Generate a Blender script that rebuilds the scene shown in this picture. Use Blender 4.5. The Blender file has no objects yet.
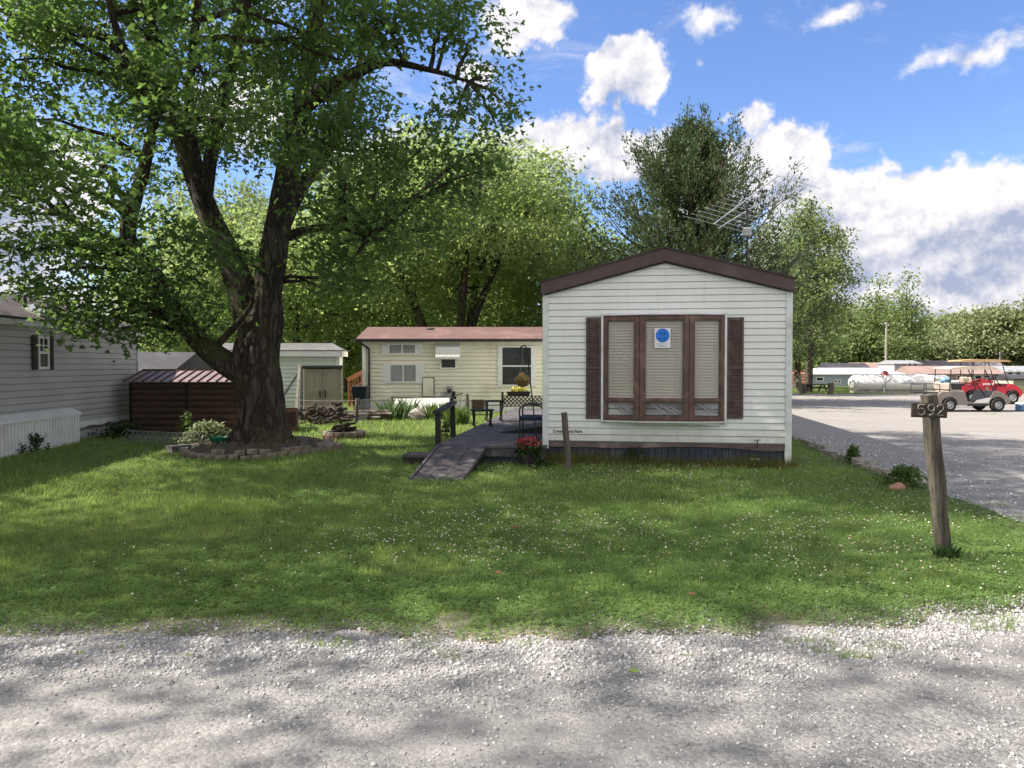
import bpy, bmesh, math, random
import numpy as np
from mathutils import Vector, Matrix, Euler, noise as mnoise

R = math.radians
rnd = random.Random(7)
rng = np.random.default_rng(11)
S = bpy.context.scene
C = S.collection

# ------------------------------------------------------------------ camera
CAMH, FOC = 1.55, 769.0
PITCH = math.atan(19.0 / FOC)
cd = bpy.data.cameras.new('camera')
cd.lens = 36.0 * FOC / 1024.0
cd.sensor_width = 36.0
cd.clip_end = 2000
cam = bpy.data.objects.new('camera', cd)
cam.location = (0, 0, CAMH)
cam.rotation_euler = (math.pi / 2 - PITCH, 0, 0)
C.objects.link(cam)
S.camera = cam

# ------------------------------------------------------------------ light
SUN_TO = Vector((-1.0, -0.04, 1.05)).normalized()          # towards the sun
SUN_EL = math.asin(SUN_TO.z)
SUN_AZ = math.atan2(SUN_TO.x, SUN_TO.y)
sd = bpy.data.lights.new('sun', 'SUN')
sd.energy = 3.8
sd.angle = R(0.6)
sd.color = (1.0, 0.91, 0.79)
so = bpy.data.objects.new('sun', sd)
so.rotation_euler = SUN_TO.to_track_quat('Z', 'Y').to_euler()
so.location = (-30, -10, 35)
C.objects.link(so)

S.view_settings.view_transform = 'Standard'
S.view_settings.look = 'None'
S.view_settings.gamma = 1
S.view_settings.use_curve_mapping = False
S.view_settings.exposure = 1.52
S.cycles.max_bounces = 8
S.cycles.diffuse_bounces = 6
S.cycles.glossy_bounces = 3
S.cycles.transmission_bounces = 6
S.cycles.transparent_max_bounces = 8
S.cycles.sample_clamp_indirect = 6

W = bpy.data.worlds.new('World')
S.world = W
W.use_nodes = True


class NT:
    """small node-tree writer"""
    def __init__(s, tree):
        s.t = tree
        s.n = tree.nodes
        s.l = tree.links

    def node(s, kind, **kw):
        n = s.n.new(kind)
        for k, v in kw.items():
            setattr(n, k, v)
        return n

    def put(s, sock, v):
        if isinstance(v, bpy.types.NodeSocket):
            s.l.new(v, sock)
        elif v is not None:
            if isinstance(v, (tuple, list)) and len(v) == 3 and sock.type == 'RGBA':
                v = (*v, 1)
            sock.default_value = v

    def math(s, op, a, b=None, c=None, clamp=False):
        n = s.node('ShaderNodeMath', operation=op, use_clamp=clamp)
        s.put(n.inputs[0], a)
        if b is not None:
            s.put(n.inputs[1], b)
        if c is not None:
            s.put(n.inputs[2], c)
        return n.outputs[0]

    def vmath(s, op, a, b=None, out=0):
        n = s.node('ShaderNodeVectorMath', operation=op)
        s.put(n.inputs[0], a)
        if b is not None:
            s.put(n.inputs[1], b)
        return n.outputs[out]

    def mix(s, f, a, b, blend='MIX'):
        n = s.node('ShaderNodeMix', data_type='RGBA', blend_type=blend)
        s.put(n.inputs[0], f)
        s.put(n.inputs[6], a)
        s.put(n.inputs[7], b)
        return n.outputs[2]

    def noise(s, vec, scale, detail=4, rough=0.55, dist=0.0, dim='3D'):
        n = s.node('ShaderNodeTexNoise', noise_dimensions=dim)
        if vec is not None:
            s.put(n.inputs['Vector'], vec)
        s.put(n.inputs['Scale'], scale)
        s.put(n.inputs['Detail'], detail)
        s.put(n.inputs['Roughness'], rough)
        s.put(n.inputs['Distortion'], dist)
        return n.outputs[0]

    def ramp(s, f, stops, interp='LINEAR'):
        n = s.node('ShaderNodeValToRGB')
        n.color_ramp.interpolation = interp
        el = n.color_ramp.elements
        while len(el) < len(stops):
            el.new(0.5)
        for e, (p, c) in zip(el, stops):
            e.position = p
            e.color = (*c, 1) if len(c) == 3 else c
        s.put(n.inputs[0], f)
        return n.outputs[0]

    def maprange(s, v, a, b, c=0.0, d=1.0, smooth=True):
        n = s.node('ShaderNodeMapRange')
        n.interpolation_type = 'SMOOTHSTEP' if smooth else 'LINEAR'
        s.put(n.inputs[0], v)
        for i, x in enumerate((a, b, c, d)):
            s.put(n.inputs[i + 1], x)
        return n.outputs[0]


def px_dir(px, py):
    """azimuth, elevation of a picture point"""
    x = (px - 512) / FOC
    zc = (384 - py) / FOC
    cp, sp = math.cos(PITCH), math.sin(PITCH)
    y, z = cp + zc * sp, -sp + zc * cp
    return math.atan2(x, y), math.atan2(z, math.hypot(x, y))


SKY_STRENGTH = 0.15
CLOUD = 2.25


def build_world():
    t = NT(W.node_tree)
    t.n.clear()
    out = t.node('ShaderNodeOutputWorld')
    bg = t.node('ShaderNodeBackground')
    t.l.new(bg.outputs[0], out.inputs[0])
    sky = t.node('ShaderNodeTexSky', sky_type='NISHITA')
    sky.sun_disc = False
    sky.sun_elevation = SUN_EL
    sky.sun_rotation = SUN_AZ
    sky.air_density = 1.0
    sky.dust_density = 0.4
    sky.ozone_density = 2.5
    tc = t.node('ShaderNodeTexCoord')
    d = t.vmath('NORMALIZE', tc.outputs['Generated'])
    sx = t.node('ShaderNodeSeparateXYZ')
    t.l.new(d, sx.inputs[0])
    az = t.math('ARCTAN2', sx.outputs[0], sx.outputs[1])
    el = t.math('ARCSINE', sx.outputs[2])
    n1 = t.noise(d, 7.0, 9, 0.62)
    n2 = t.noise(t.vmath('ADD', d, (0.0, 0.0, 7.3)), 22.0, 8, 0.6)
    n1c = t.math('SUBTRACT', n1, 0.5)
    n2c = t.math('SUBTRACT', n2, 0.5)
    # soft wobble of the cloud outlines
    wa = t.math('MULTIPLY_ADD', t.math('SUBTRACT', t.noise(d, 16.0, 4, 0.6), 0.5), 0.11, az)
    we = t.math('MULTIPLY_ADD', t.math('SUBTRACT', t.noise(t.vmath('ADD', d, (3.1, 0, 0)), 16.0, 4, 0.6), 0.5), 0.09, el)
    # (px, py, rx, ry, weight)
    blobs = [(470, 80, 34, 20, .5), (528, 22, 46, 30, .75), (628, 72, 50, 32, .95), (602, 96, 30, 20, .8),
             (548, 148, 92, 40, 1.1), (500, 190, 80, 46, .9), (635, 160, 70, 34, .95), (700, 22, 50, 20, .36), (838, 10, 64, 20, .38),
             (712, 62, 18, 12, .36), (757, 112, 28, 22, .7), (788, 160, 50, 38, 1.2), (828, 196, 62, 36, 1.2), (715, 190, 60, 46, 1),
             (858, 228, 78, 46, 1.25), (965, 222, 96, 56, 1.35), (1012, 196, 56, 34, 1.1), (915, 292, 200, 34, 1.1),
             (820, 250, 80, 50, 1.1), (1120, 230, 150, 70, 1.2), (975, 54, 110, 16, .30),
             (10, 205, 90, 70, 1.1), (-60, 260, 120, 60, 1), (30, 320, 120, 40, .9), (250, 120, 80, 50, .6), (400, 180, 90, 60, .9),
             (40, 20, 40, 20, .4)]

    def field(elv):
        f = None
        for px, py, rx, ry, w in blobs:
            a0, e0 = px_dir(px, py)
            u = t.math('MULTIPLY', t.math('SUBTRACT', wa, a0), FOC / rx)
            v = t.math('MULTIPLY', t.math('SUBTRACT', elv, e0), FOC / ry)
            r2 = t.math('MULTIPLY_ADD', u, u, t.math('MULTIPLY', v, v))
            g = t.math('MULTIPLY', t.math('SUBTRACT', 1.0, t.math('SQRT', r2)), w)
            f = g if f is None else t.math('SMOOTH_MAX', f, g, 0.05)
        return f
    f0 = field(we)
    f1 = field(t.math('ADD', we, 0.045))
    # unseen cloud cover outside the view, added and thickened to whiten the fill light
    far = t.maprange(t.math('ABSOLUTE', az), 0.80, 1.05, -0.6, 0.62)
    f0 = t.math('MAXIMUM', f0, far)
    dens = t.math('ADD', t.math('MULTIPLY_ADD', n1c, 1.15, f0), t.math('MULTIPLY', n2c, 0.55))
    mask = t.maprange(dens, 0.05, 0.36)
    wisp = t.noise(t.vmath('MULTIPLY', d, (1.0, 1.0, 2.6)), 5.0, 9, 0.68, 0.8)
    mask = t.math('MAXIMUM', mask, t.math('MULTIPLY', t.maprange(wisp, 0.52, 0.76), 0.6))
    mask = t.math('MULTIPLY', mask, t.maprange(el, -0.02, 0.03))
    # light: tops bright, undersides bluish grey, billows from the noise relief
    n1b = t.noise(t.vmath('ADD', d, (0.018, 0.006, -0.022)), 7.0, 9, 0.62)
    n2b = t.noise(t.vmath('ADD', d, (0.006, 0.002, 7.292)), 22.0, 8, 0.6)
    rel = t.math('MULTIPLY_ADD', t.math('SUBTRACT', n1, n1b), 3.2, t.math('MULTIPLY', t.math('SUBTRACT', n2, n2b), 2.6))
    under = t.maprange(t.math('MULTIPLY_ADD', n1c, 1.2, f1), 0.1, 0.85)
    lite = t.math('ADD', t.math('SUBTRACT', 0.92, t.math('MULTIPLY', under, 0.62)), rel, clamp=True)
    ccol = t.mix(lite, (0.46 * CLOUD, 0.52 * CLOUD, 0.70 * CLOUD), (1.12 * CLOUD, 1.08 * CLOUD, 1.08 * CLOUD))
    # a little more saturated blue towards the zenith, as the photo shows it
    blue = t.mix(1.0, sky.outputs[0], (0.37, 0.41, 0.52), 'MULTIPLY')
    col = t.mix(mask, blue, ccol)
    t.l.new(col, bg.inputs[0])
    bg.inputs[1].default_value = SKY_STRENGTH


build_world()

# ------------------------------------------------------------------ helpers
def ray(px, py):
    x = (px - 512) / FOC
    zc = (384 - py) / FOC
    cp, sp = math.cos(PITCH), math.sin(PITCH)
    return Vector((x, cp + zc * sp, -sp + zc * cp))


def G(px, py, z=0.0):
    """world point at height z seen at a picture point"""
    d = ray(px, py)
    t = (z - CAMH) / d.z
    return Vector((d.x * t, d.y * t, z))


def AT(px, py, Y):
    """world point at depth Y seen at a picture point"""
    d = ray(px, py)
    t = Y / d.y
    return Vector((d.x * t, Y, CAMH + d.z * t))


def proj(x, y, z):
    cp, sp = math.cos(PITCH), math.sin(PITCH)
    dz = z - CAMH
    f = y * cp - dz * sp
    u = y * sp + dz * cp
    return 512 + FOC * x / f, 384 - FOC * u / f


class Frame:
    """local frame of a facade: x along it, y into the building, z up"""
    def __init__(s, ox, oy, yaw):
        s.o = Vector((ox, oy, 0))
        s.yaw = yaw
        s.ax = Vector((math.cos(yaw), math.sin(yaw), 0))
        s.ay = Vector((-math.sin(yaw), math.cos(yaw), 0))

    def hit(s, px, py, yl=0.0):
        d = ray(px, py)
        o = Vector((0, 0, CAMH)) - s.o
        t = (yl - o.dot(s.ay)) / d.dot(s.ay)
        p = o + d * t
        return p.dot(s.ax), p.z


class MB:
    """mesh builder: collects shapes, build() links them as one mesh object"""
    def __init__(s):
        s.v = []
        s.f = []

    def add(s, vs, fs, M=None):
        b = len(s.v)
        if M is not None:
            vs = [M @ Vector(v) for v in vs]
        s.v += [tuple(v) for v in vs]
        s.f += [tuple(b + i for i in f) for f in fs]
        return s

    def box(s, x0, x1, y0, y1, z0, z1, M=None, bev=0.0):
        if bev > 0:
            b = min(bev, abs(x1 - x0) * .45, abs(y1 - y0) * .45, abs(z1 - z0) * .45)
            bm = bmesh.new()
            bmesh.ops.create_cube(bm, size=1.0)
            for v in bm.verts:
                v.co = Vector(((x0 + x1) / 2 + v.co.x * (x1 - x0), (y0 + y1) / 2 + v.co.y * (y1 - y0), (z0 + z1) / 2 + v.co.z * (z1 - z0)))
            bmesh.ops.bevel(bm, geom=bm.edges[:], offset=b, segments=1, affect='EDGES')
            bm.verts.index_update()
            s.add([v.co.copy() for v in bm.verts], [[v.index for v in f.verts] for f in bm.faces], M)
            bm.free()
            return s
        vs = [(x0, y0, z0), (x1, y0, z0), (x1, y1, z0), (x0, y1, z0), (x0, y0, z1), (x1, y0, z1), (x1, y1, z1), (x0, y1, z1)]
        fs = [(0, 3, 2, 1), (4, 5, 6, 7), (0, 1, 5, 4), (1, 2, 6, 5), (2, 3, 7, 6), (3, 0, 4, 7)]
        return s.add(vs, fs, M)

    def bar(s, p0, p1, w, h, up=(0, 0, 1), bev=0.0):
        """rectangular bar between two points"""
        p0, p1 = Vector(p0), Vector(p1)
        d = (p1 - p0)
        L = d.length
        x = d.normalized()
        u = Vector(up)
        if abs(u.dot(x)) > 0.98:
            u = Vector((0, 1, 0))
        y = u.cross(x).normalized()
        z = x.cross(y)
        M = Matrix(((x.x, y.x, z.x, p0.x), (x.y, y.y, z.y, p0.y), (x.z, y.z, z.z, p0.z), (0, 0, 0, 1)))
        return s.box(0, L, -w / 2, w / 2, -h / 2, h / 2, M, bev)

    def tube(s, pts, radii, n=10, cap=True, wob=0.0, ridge=None):
        pts = [Vector(p) for p in pts]
        if not isinstance(radii, (list, tuple)):
            radii = [radii] * len(pts)
        rings = []
        t0 = (pts[1] - pts[0]).normalized()
        nrm = t0.orthogonal().normalized()
        vs, fs = [], []
        for i, p in enumerate(pts):
            a = pts[max(0, i - 1)]
            b = pts[min(len(pts) - 1, i + 1)]
            t = (b - a).normalized()
            nrm = (nrm - t * nrm.dot(t)).normalized()
            bn = t.cross(nrm)
            for k in range(n):
                th = 2 * math.pi * k / n
                r = radii[i]
                if ridge:
                    r *= ridge(th, i, p)
                elif wob:
                    r *= 1 + wob * mnoise.noise(Vector((p.x * 3 + math.cos(th) * 1.3, p.y * 3 + math.sin(th) * 1.3, p.z * 2)))
                vs.append(p + (nrm * math.cos(th) + bn * math.sin(th)) * r)
        for i in range(len(pts) - 1):
            for k in range(n):
                k2 = (k + 1) % n
                fs.append((i * n + k, i * n + k2, (i + 1) * n + k2, (i + 1) * n + k))
        if cap:
            fs.append(tuple(reversed(range(n))))
            fs.append(tuple((len(pts) - 1) * n + k for k in range(n)))
        return s.add(vs, fs)

    def prism(s, prof, y0, y1, M=None, axis='y'):
        """prof = list of (x, z), extruded along y"""
        n = len(prof)
        vs = [(x, y0, z) for x, z in prof] + [(x, y1, z) for x, z in prof]
        fs = [tuple(range(n)), tuple(reversed(range(n, 2 * n)))]
        for i in range(n):
            j = (i + 1) % n
            fs.append((j, i, n + i, n + j))
        return s.add(vs, fs, M)

    def lathe(s, prof, n=24, M=None, cap=False):
        """prof = list of (r, z) turned round z"""
        vs, fs = [], []
        for r, z in prof:
            for k in range(n):
                th = 2 * math.pi * k / n
                vs.append((r * math.cos(th), r * math.sin(th), z))
        for i in range(len(prof) - 1):
            for k in range(n):
                k2 = (k + 1) % n
                fs.append((i * n + k, i * n + k2, (i + 1) * n + k2, (i + 1) * n + k))
        if cap:
            fs.append(tuple(reversed(range(n))))
            fs.append(tuple((len(prof) - 1) * n + k for k in range(n)))
        return s.add(vs, fs, M)

    def rock(s, c, r, sq=(1, 1, 1), seed=0, sub=1, M=None):
        bm = bmesh.new()
        bmesh.ops.create_icosphere(bm, subdivisions=sub + 1, radius=1)
        vs = []
        for v in bm.verts:
            k = 1 + .35 * mnoise.noise(v.co * 1.1 + Vector((seed * 3.7, 0, 0))) + .12 * mnoise.noise(v.co * 3 + Vector((0, seed * 2.3, 0)))
            p = v.co * k * r
            vs.append((c[0] + p.x * sq[0], c[1] + p.y * sq[1], c[2] + p.z * sq[2]))
        bm.verts.index_update()
        s.add(vs, [[v.index for v in f.verts] for f in bm.faces], M)
        bm.free()
        return s

    def build(s, name, mat, parent=None, smooth=False, angle=None):
        me = bpy.data.meshes.new(name)
        me.from_pydata(s.v, [], s.f)
        me.update()
        bm = bmesh.new()
        bm.from_mesh(me)
        bmesh.ops.recalc_face_normals(bm, faces=bm.faces[:])
        if smooth:
            lim = R(angle if angle else 38)
            for f in bm.faces:
                f.smooth = True
            for e in bm.edges:
                if len(e.link_faces) == 2 and e.calc_face_angle(0) > lim:
                    e.smooth = False
        bm.to_mesh(me)
        bm.free()
        if mat:
            me.materials.append(mat)
        o = bpy.data.objects.new(name, me)
        C.objects.link(o)
        if parent:
            o.parent = parent
        return o


def tag(o, label=None, cat=None, group=None, kind=None):
    if label:
        o['label'] = label
    if cat:
        o['category'] = cat
    if group:
        o['group'] = group
    if kind:
        o['kind'] = kind
    return o


def thing(name, label, cat, loc=(0, 0, 0), rz=0.0, group=None):
    o = bpy.data.objects.new(name, None)
    o.empty_display_size = 0.2
    C.objects.link(o)
    o.location = loc
    o.rotation_euler = (0, 0, rz)
    return tag(o, label, cat, group)


def kids(o):
    return [c for c in bpy.data.objects if c.parent is o]


def copy_tree(o, parent=None):
    c = o.copy()
    C.objects.link(c)
    c.parent = parent
    for ch in kids(o):
        copy_tree(ch, c)
    return c


def np_mesh(name, verts, faces_n, mat, parent=None, smooth=False):
    """verts (N,3), faces (F,k) all of one size"""
    me = bpy.data.meshes.new(name)
    F, k = faces_n.shape
    me.vertices.add(len(verts))
    me.vertices.foreach_set('co', np.asarray(verts, dtype=np.float32).ravel())
    me.loops.add(F * k)
    me.loops.foreach_set('vertex_index', faces_n.astype(np.int32).ravel())
    me.polygons.add(F)
    me.polygons.foreach_set('loop_start', np.arange(0, F * k, k, dtype=np.int32))
    me.polygons.foreach_set('loop_total', np.full(F, k, dtype=np.int32))
    me.update(calc_edges=True)
    if mat:
        me.materials.append(mat)
    o = bpy.data.objects.new(name, me)
    C.objects.link(o)
    if parent:
        o.parent = parent
    return o


def text_mesh(body, size, depth, name, mat, parent, M, bold=0.0):
    cu = bpy.data.curves.new(name, 'FONT')
    cu.body = body
    cu.size = size
    cu.extrude = depth
    cu.offset = bold
    cu.resolution_u = 3
    tmp = bpy.data.objects.new('lettering_curve', cu)
    C.objects.link(tmp)
    dg = bpy.context.evaluated_depsgraph_get()
    me = bpy.data.meshes.new_from_object(tmp.evaluated_get(dg))
    bpy.data.objects.remove(tmp)
    me.transform(M)
    me.materials.clear()
    me.materials.append(mat)
    o = bpy.data.objects.new(name, me)
    C.objects.link(o)
    o.parent = parent
    return o


# ------------------------------------------------------------------ materials
def principled(name):
    m = bpy.data.materials.new(name)
    m.use_nodes = True
    t = NT(m.node_tree)
    b = t.n['Principled BSDF']
    return m, t, b


def pm(name, c1, c2=None, scale=6.0, rough=0.6, bump=0.0, bscale=None, stretch=(1, 1, 1), metal=0.0, spec=0.35, detail=6, lo=.35, hi=.65, c3=None, s3=1.5, coat=0.0):
    """two-tone noise material, optional stain c3 at a large scale, optional bump"""
    m, t, b = principled(name)
    tc = t.node('ShaderNodeTexCoord')
    mp = t.node('ShaderNodeMapping')
    mp.inputs['Scale'].default_value = stretch
    t.l.new(tc.outputs['Object'], mp.inputs[0])
    v = mp.outputs[0]
    c2 = c2 or tuple(x * .8 for x in c1)
    n = t.noise(v, scale, detail, .6)
    col = t.mix(t.maprange(n, lo, hi), c1, c2)
    if c3:
        n3 = t.noise(tc.outputs['Object'], s3, 5, .6)
        col = t.mix(t.math('MULTIPLY', t.maprange(n3, .52, .72), .75), col, c3)
    t.put(b.inputs['Base Color'], col)
    b.inputs['Roughness'].default_value = rough
    b.inputs['Metallic'].default_value = metal
    b.inputs['Specular IOR Level'].default_value = spec
    if coat:
        b.inputs['Coat Weight'].default_value = coat
        b.inputs['Coat Roughness'].default_value = 0.08
    if bump:
        nb = t.noise(v, bscale or scale * 4, 6, .65)
        bp = t.node('ShaderNodeBump')
        bp.inputs['Strength'].default_value = bump
        bp.inputs['Distance'].default_value = 0.01
        t.l.new(nb, bp.inputs['Height'])
        t.l.new(bp.outputs[0], b.inputs['Normal'])
    return m


def leaf_mat(name, dark, light, trans, tw=0.45, scale=.5, rough=.55, spec=.25, yellow=None):
    m, t, b = principled(name)
    geo = t.node('ShaderNodeNewGeometry')
    r = geo.outputs['Random Per Island']
    col = t.mix(r, dark, light)
    n = t.noise(geo.outputs['Position'], scale, 3, .5)
    if yellow:
        col = t.mix(t.math('MULTIPLY', t.maprange(n, .5, .75), .6), col, yellow)
    t.put(b.inputs['Base Color'], col)
    b.inputs['Roughness'].default_value = rough
    b.inputs['Specular IOR Level'].default_value = spec
    tr = t.node('ShaderNodeBsdfTranslucent')
    tcol = t.mix(r, tuple(x * .7 for x in trans), trans)
    t.put(tr.inputs[0], tcol)
    ms = t.node('ShaderNodeMixShader')
    ms.inputs[0].default_value = tw
    t.l.new(b.outputs[0], ms.inputs[1])
    t.l.new(tr.outputs[0], ms.inputs[2])
    t.l.new(ms.outputs[0], t.n['Material Output'].inputs[0])
    return m


def bark_mat(name, dark, light, moss=None, scale=5.0, bump=.9):
    m, t, b = principled(name)
    tc = t.node('ShaderNodeTexCoord')
    mp = t.node('ShaderNodeMapping')
    mp.inputs['Scale'].default_value = (1, 1, .22)
    t.l.new(tc.outputs['Object'], mp.inputs[0])
    v = mp.outputs[0]
    wv = t.vmath('ADD', v, t.vmath('MULTIPLY', t.node('ShaderNodeTexNoise').outputs[1], (.3, .3, .3)))
    n1 = t.noise(wv, scale * 1.9, 5, .55, .6)
    rg = t.math('ABSOLUTE', t.math('MULTIPLY_ADD', n1, 2.0, -1.0))
    n2 = t.noise(v, scale * 5.5, 6, .7, .4)
    rg2 = t.math('ABSOLUTE', t.math('MULTIPLY_ADD', n2, 2.0, -1.0))
    h = t.math('ADD', t.math('MULTIPLY', t.maprange(rg, 0, .26), .6), t.math('MULTIPLY', t.maprange(rg2, 0, .35), .4))
    col = t.mix(t.maprange(h, .1, 1.0), dark, light)
    col = t.mix(t.math('MULTIPLY', t.noise(tc.outputs['Object'], 2.2, 5, .6), .5), col, tuple(x * .55 for x in light))
    if moss:
        col = t.mix(t.math('MULTIPLY', t.maprange(t.noise(tc.outputs['Object'], 1.6, 5, .6), .48, .66), .6), col, moss)
    t.put(b.inputs['Base Color'], col)
    b.inputs['Roughness'].default_value = .95
    b.inputs['Specular IOR Level'].default_value = .1
    bp = t.node('ShaderNodeBump')
    bp.inputs['Strength'].default_value = bump
    bp.inputs['Distance'].default_value = .04
    t.l.new(h, bp.inputs['Height'])
    t.l.new(bp.outputs[0], b.inputs['Normal'])
    return m


def glass_mat(name, col=(.03, .035, .04), rough=.04, alpha=0.35):
    """window pane: dark reflective sheet one can partly see through"""
    m, t, b = principled(name)
    b.inputs['Base Color'].default_value = (*col, 1)
    b.inputs['Roughness'].default_value = rough
    b.inputs['Specular IOR Level'].default_value = .6
    tp = t.node('ShaderNodeBsdfTransparent')
    ms = t.node('ShaderNodeMixShader')
    ms.inputs[0].default_value = alpha
    t.l.new(tp.outputs[0], ms.inputs[1])
    t.l.new(b.outputs[0], ms.inputs[2])
    t.l.new(ms.outputs[0], t.n['Material Output'].inputs[0])
    return m


def shingle_mat(name, c1, c2, scale=3.0, mort=(.02, .02, .02)):
    m, t, b = principled(name)
    tc = t.node('ShaderNodeTexCoord')
    br = t.node('ShaderNodeTexBrick')
    t.l.new(tc.outputs['Object'], br.inputs['Vector'])
    br.inputs['Scale'].default_value = scale
    br.inputs['Mortar Size'].default_value = .01
    br.inputs['Color1'].default_value = (*c1, 1)
    br.inputs['Color2'].default_value = (*c2, 1)
    br.inputs['Mortar'].default_value = (*mort, 1)
    nz = t.noise(tc.outputs['Object'], 40, 3, .6)
    col = t.mix(t.math('MULTIPLY', nz, .6), br.outputs[0], (c2[0] * .5, c2[1] * .5, c2[2] * .5))
    st = t.noise(tc.outputs['Object'], .9, 5, .6)
    col = t.mix(t.math('MULTIPLY', t.maprange(st, .45, .7), .4), col, tuple(min(1, x * 1.5) for x in c1))
    t.put(b.inputs['Base Color'], col)
    b.inputs['Roughness'].default_value = .9
    return m


M = {}
def siding_white():
    m, t, b = principled('siding_white')
    tc = t.node('ShaderNodeTexCoord')
    o = tc.outputs['Object']
    n1 = t.noise(o, 1.3, 5, .6)
    col = t.mix(t.maprange(n1, .35, .65), (.76, .80, .79), (.71, .75, .74))
    st = t.noise(t.vmath('MULTIPLY', o, (7.0, 1.0, .55)), 1.6, 7, .65)
    col = t.mix(t.math('MULTIPLY', t.maprange(st, .52, .74), .30), col, (.44, .46, .41))
    sp = t.noise(o, 26.0, 4, .7)
    col = t.mix(t.math('MULTIPLY', t.maprange(sp, .60, .74), .22), col, (.36, .37, .32))
    sx = t.node('ShaderNodeSeparateXYZ')
    t.l.new(o, sx.inputs[0])
    low = t.math('MULTIPLY', t.maprange(t.math('MULTIPLY_ADD', t.math('SUBTRACT', t.noise(o, 5.0, 6, .7), .5), .9, sx.outputs[2]), .75, .25), .5)
    col = t.mix(low, col, (.40, .39, .30))
    t.put(b.inputs['Base Color'], col)
    b.inputs['Roughness'].default_value = .5
    bp = t.node('ShaderNodeBump')
    bp.inputs['Strength'].default_value = .35
    bp.inputs['Distance'].default_value = .02
    t.l.new(t.noise(t.vmath('MULTIPLY', o, (1, 1, 3)), 1.4, 3, .5), bp.inputs['Height'])
    t.l.new(bp.outputs[0], b.inputs['Normal'])
    return m


M['siding_white'] = siding_white()
M['siding_cream'] = pm('siding_cream', (.82, .79, .67), (.76, .73, .61), 1.4, .5, c3=(.58, .55, .42), s3=.8)
M['siding_grey'] = pm('siding_grey', (.46, .455, .475), (.40, .40, .415), 1.2, .5, c3=(.40, .40, .41), s3=.7)
M['siding_shed'] = pm('siding_shed', (.72, .76, .76), (.66, .70, .70), 1.4, .5, c3=(.52, .56, .54), s3=1.2)
M['white'] = pm('white_paint', (.78, .79, .80), (.72, .73, .74), 3, .45, c3=(.6, .6, .58), s3=2.2)
M['white_metal'] = pm('white_metal', (.80, .80, .80), (.76, .76, .76), 2, .35, spec=.5, c3=(.66, .65, .62), s3=1.0)
M['trim_white'] = pm('trim_white', (.70, .75, .75), (.60, .64, .64), 5, .5, c3=(.42, .42, .38), s3=4)
M['brown_fascia'] = pm('brown_fascia', (.075, .048, .045), (.055, .036, .034), 8, .45, stretch=(1, 1, 1), c3=(.10, .07, .065), s3=2.0, spec=.4)
M['brown_frame'] = pm('brown_frame', (.135, .082, .070), (.09, .058, .050), 9, .55, c3=(.22, .145, .125), s3=3.2, bump=.15)
M['shutter_brown'] = pm('shutter_brown', (.10, .072, .062), (.065, .048, .042), 14, .6, c3=(.16, .125, .11), s3=6)
M['dark_trim'] = pm('dark_trim', (.03, .026, .028), (.02, .018, .02), 10, .5)
M['skirt_navy'] = pm('skirt_navy', (.040, .052, .075), (.026, .034, .05), 12, .6, stretch=(1, 1, .2), c3=(.09, .10, .11), s3=3, bump=.2)
M['plank_mauve'] = pm('plank_mauve', (.16, .12, .12), (.09, .07, .075), 8, .8, stretch=(.3, 1, 3), c3=(.34, .27, .24), s3=2.0, bump=.4)
M['blind'] = pm('blind', (.80, .77, .68), (.74, .71, .62), 2, .6, c3=(.52, .50, .42), s3=1)
M['interior'] = pm('interior_dark', (.05, .055, .055), (.03, .033, .033), 3, .9)
M['curtain'] = pm('curtain', (.62, .60, .64), (.45, .44, .48), 20, .9, stretch=(6, 1, .6))
M['glass'] = glass_mat('window_glass', (.04, .05, .05), .03, .28)
M['glass_dark'] = glass_mat('window_glass_dark', (.012, .015, .02), .05, .9)
M['poster'] = pm('poster_paper', (.78, .80, .86), (.74, .76, .82), 8, .6)
M['poster_blue'] = pm('poster_blue', (.02, .20, .72), (.015, .16, .6), 6, .5)
M['poster_ink'] = pm('poster_ink', (.01, .05, .26), (.01, .04, .2), 6, .6)
M['grey_ink'] = pm('grey_ink', (.28, .30, .36), (.22, .24, .3), 6, .6)
M['roof_red'] = shingle_mat('roof_red', (.175, .105, .10), (.115, .064, .062), 4.0, (.2, .11, .11))
M['roof_brown'] = shingle_mat('roof_brown', (.062, .046, .045), (.045, .034, .034), 3.4)
M['roof_grey'] = shingle_mat('roof_grey', (.17, .17, .175), (.12, .12, .125), 3.4)
M['roof_dark'] = shingle_mat('roof_dark', (.06, .06, .075), (.04, .04, .05), 3.0)
M['roof_metal_pink'] = pm('roof_metal_brown', (.27, .20, .185), (.20, .145, .135), 5, .5, c3=(.22, .14, .13), s3=2, spec=.4)
M['shed_brown'] = pm('shed_brown', (.10, .060, .050), (.068, .042, .035), 6, .7, stretch=(.4, 1, 2), c3=(.15, .088, .07), s3=1.4, bump=.3)
M['tan_plastic'] = pm('tan_plastic', (.33, .30, .24), (.29, .265, .21), 4, .6, c3=(.24, .22, .18), s3=2)
M['lid_plastic'] = pm('lid_plastic', (.05, .055, .06), (.035, .04, .045), 5, .6)
M['deck_wood'] = pm('deck_wood', (.115, .108, .125), (.075, .070, .085), 9, .75, stretch=(3, .35, 1), c3=(.20, .19, .19), s3=2.5, bump=.35, spec=.3)
M['ramp_wood'] = pm('ramp_wood', (.085, .075, .085), (.055, .048, .055), 9, .7, stretch=(3, .35, 1), c3=(.16, .15, .15), s3=3.5, bump=.35)
M['black_wood'] = pm('black_wood', (.018, .018, .02), (.012, .012, .014), 10, .6)
M['black_metal'] = pm('black_metal', (.02, .02, .022), (.012, .012, .013), 10, .45, spec=.5)
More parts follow.
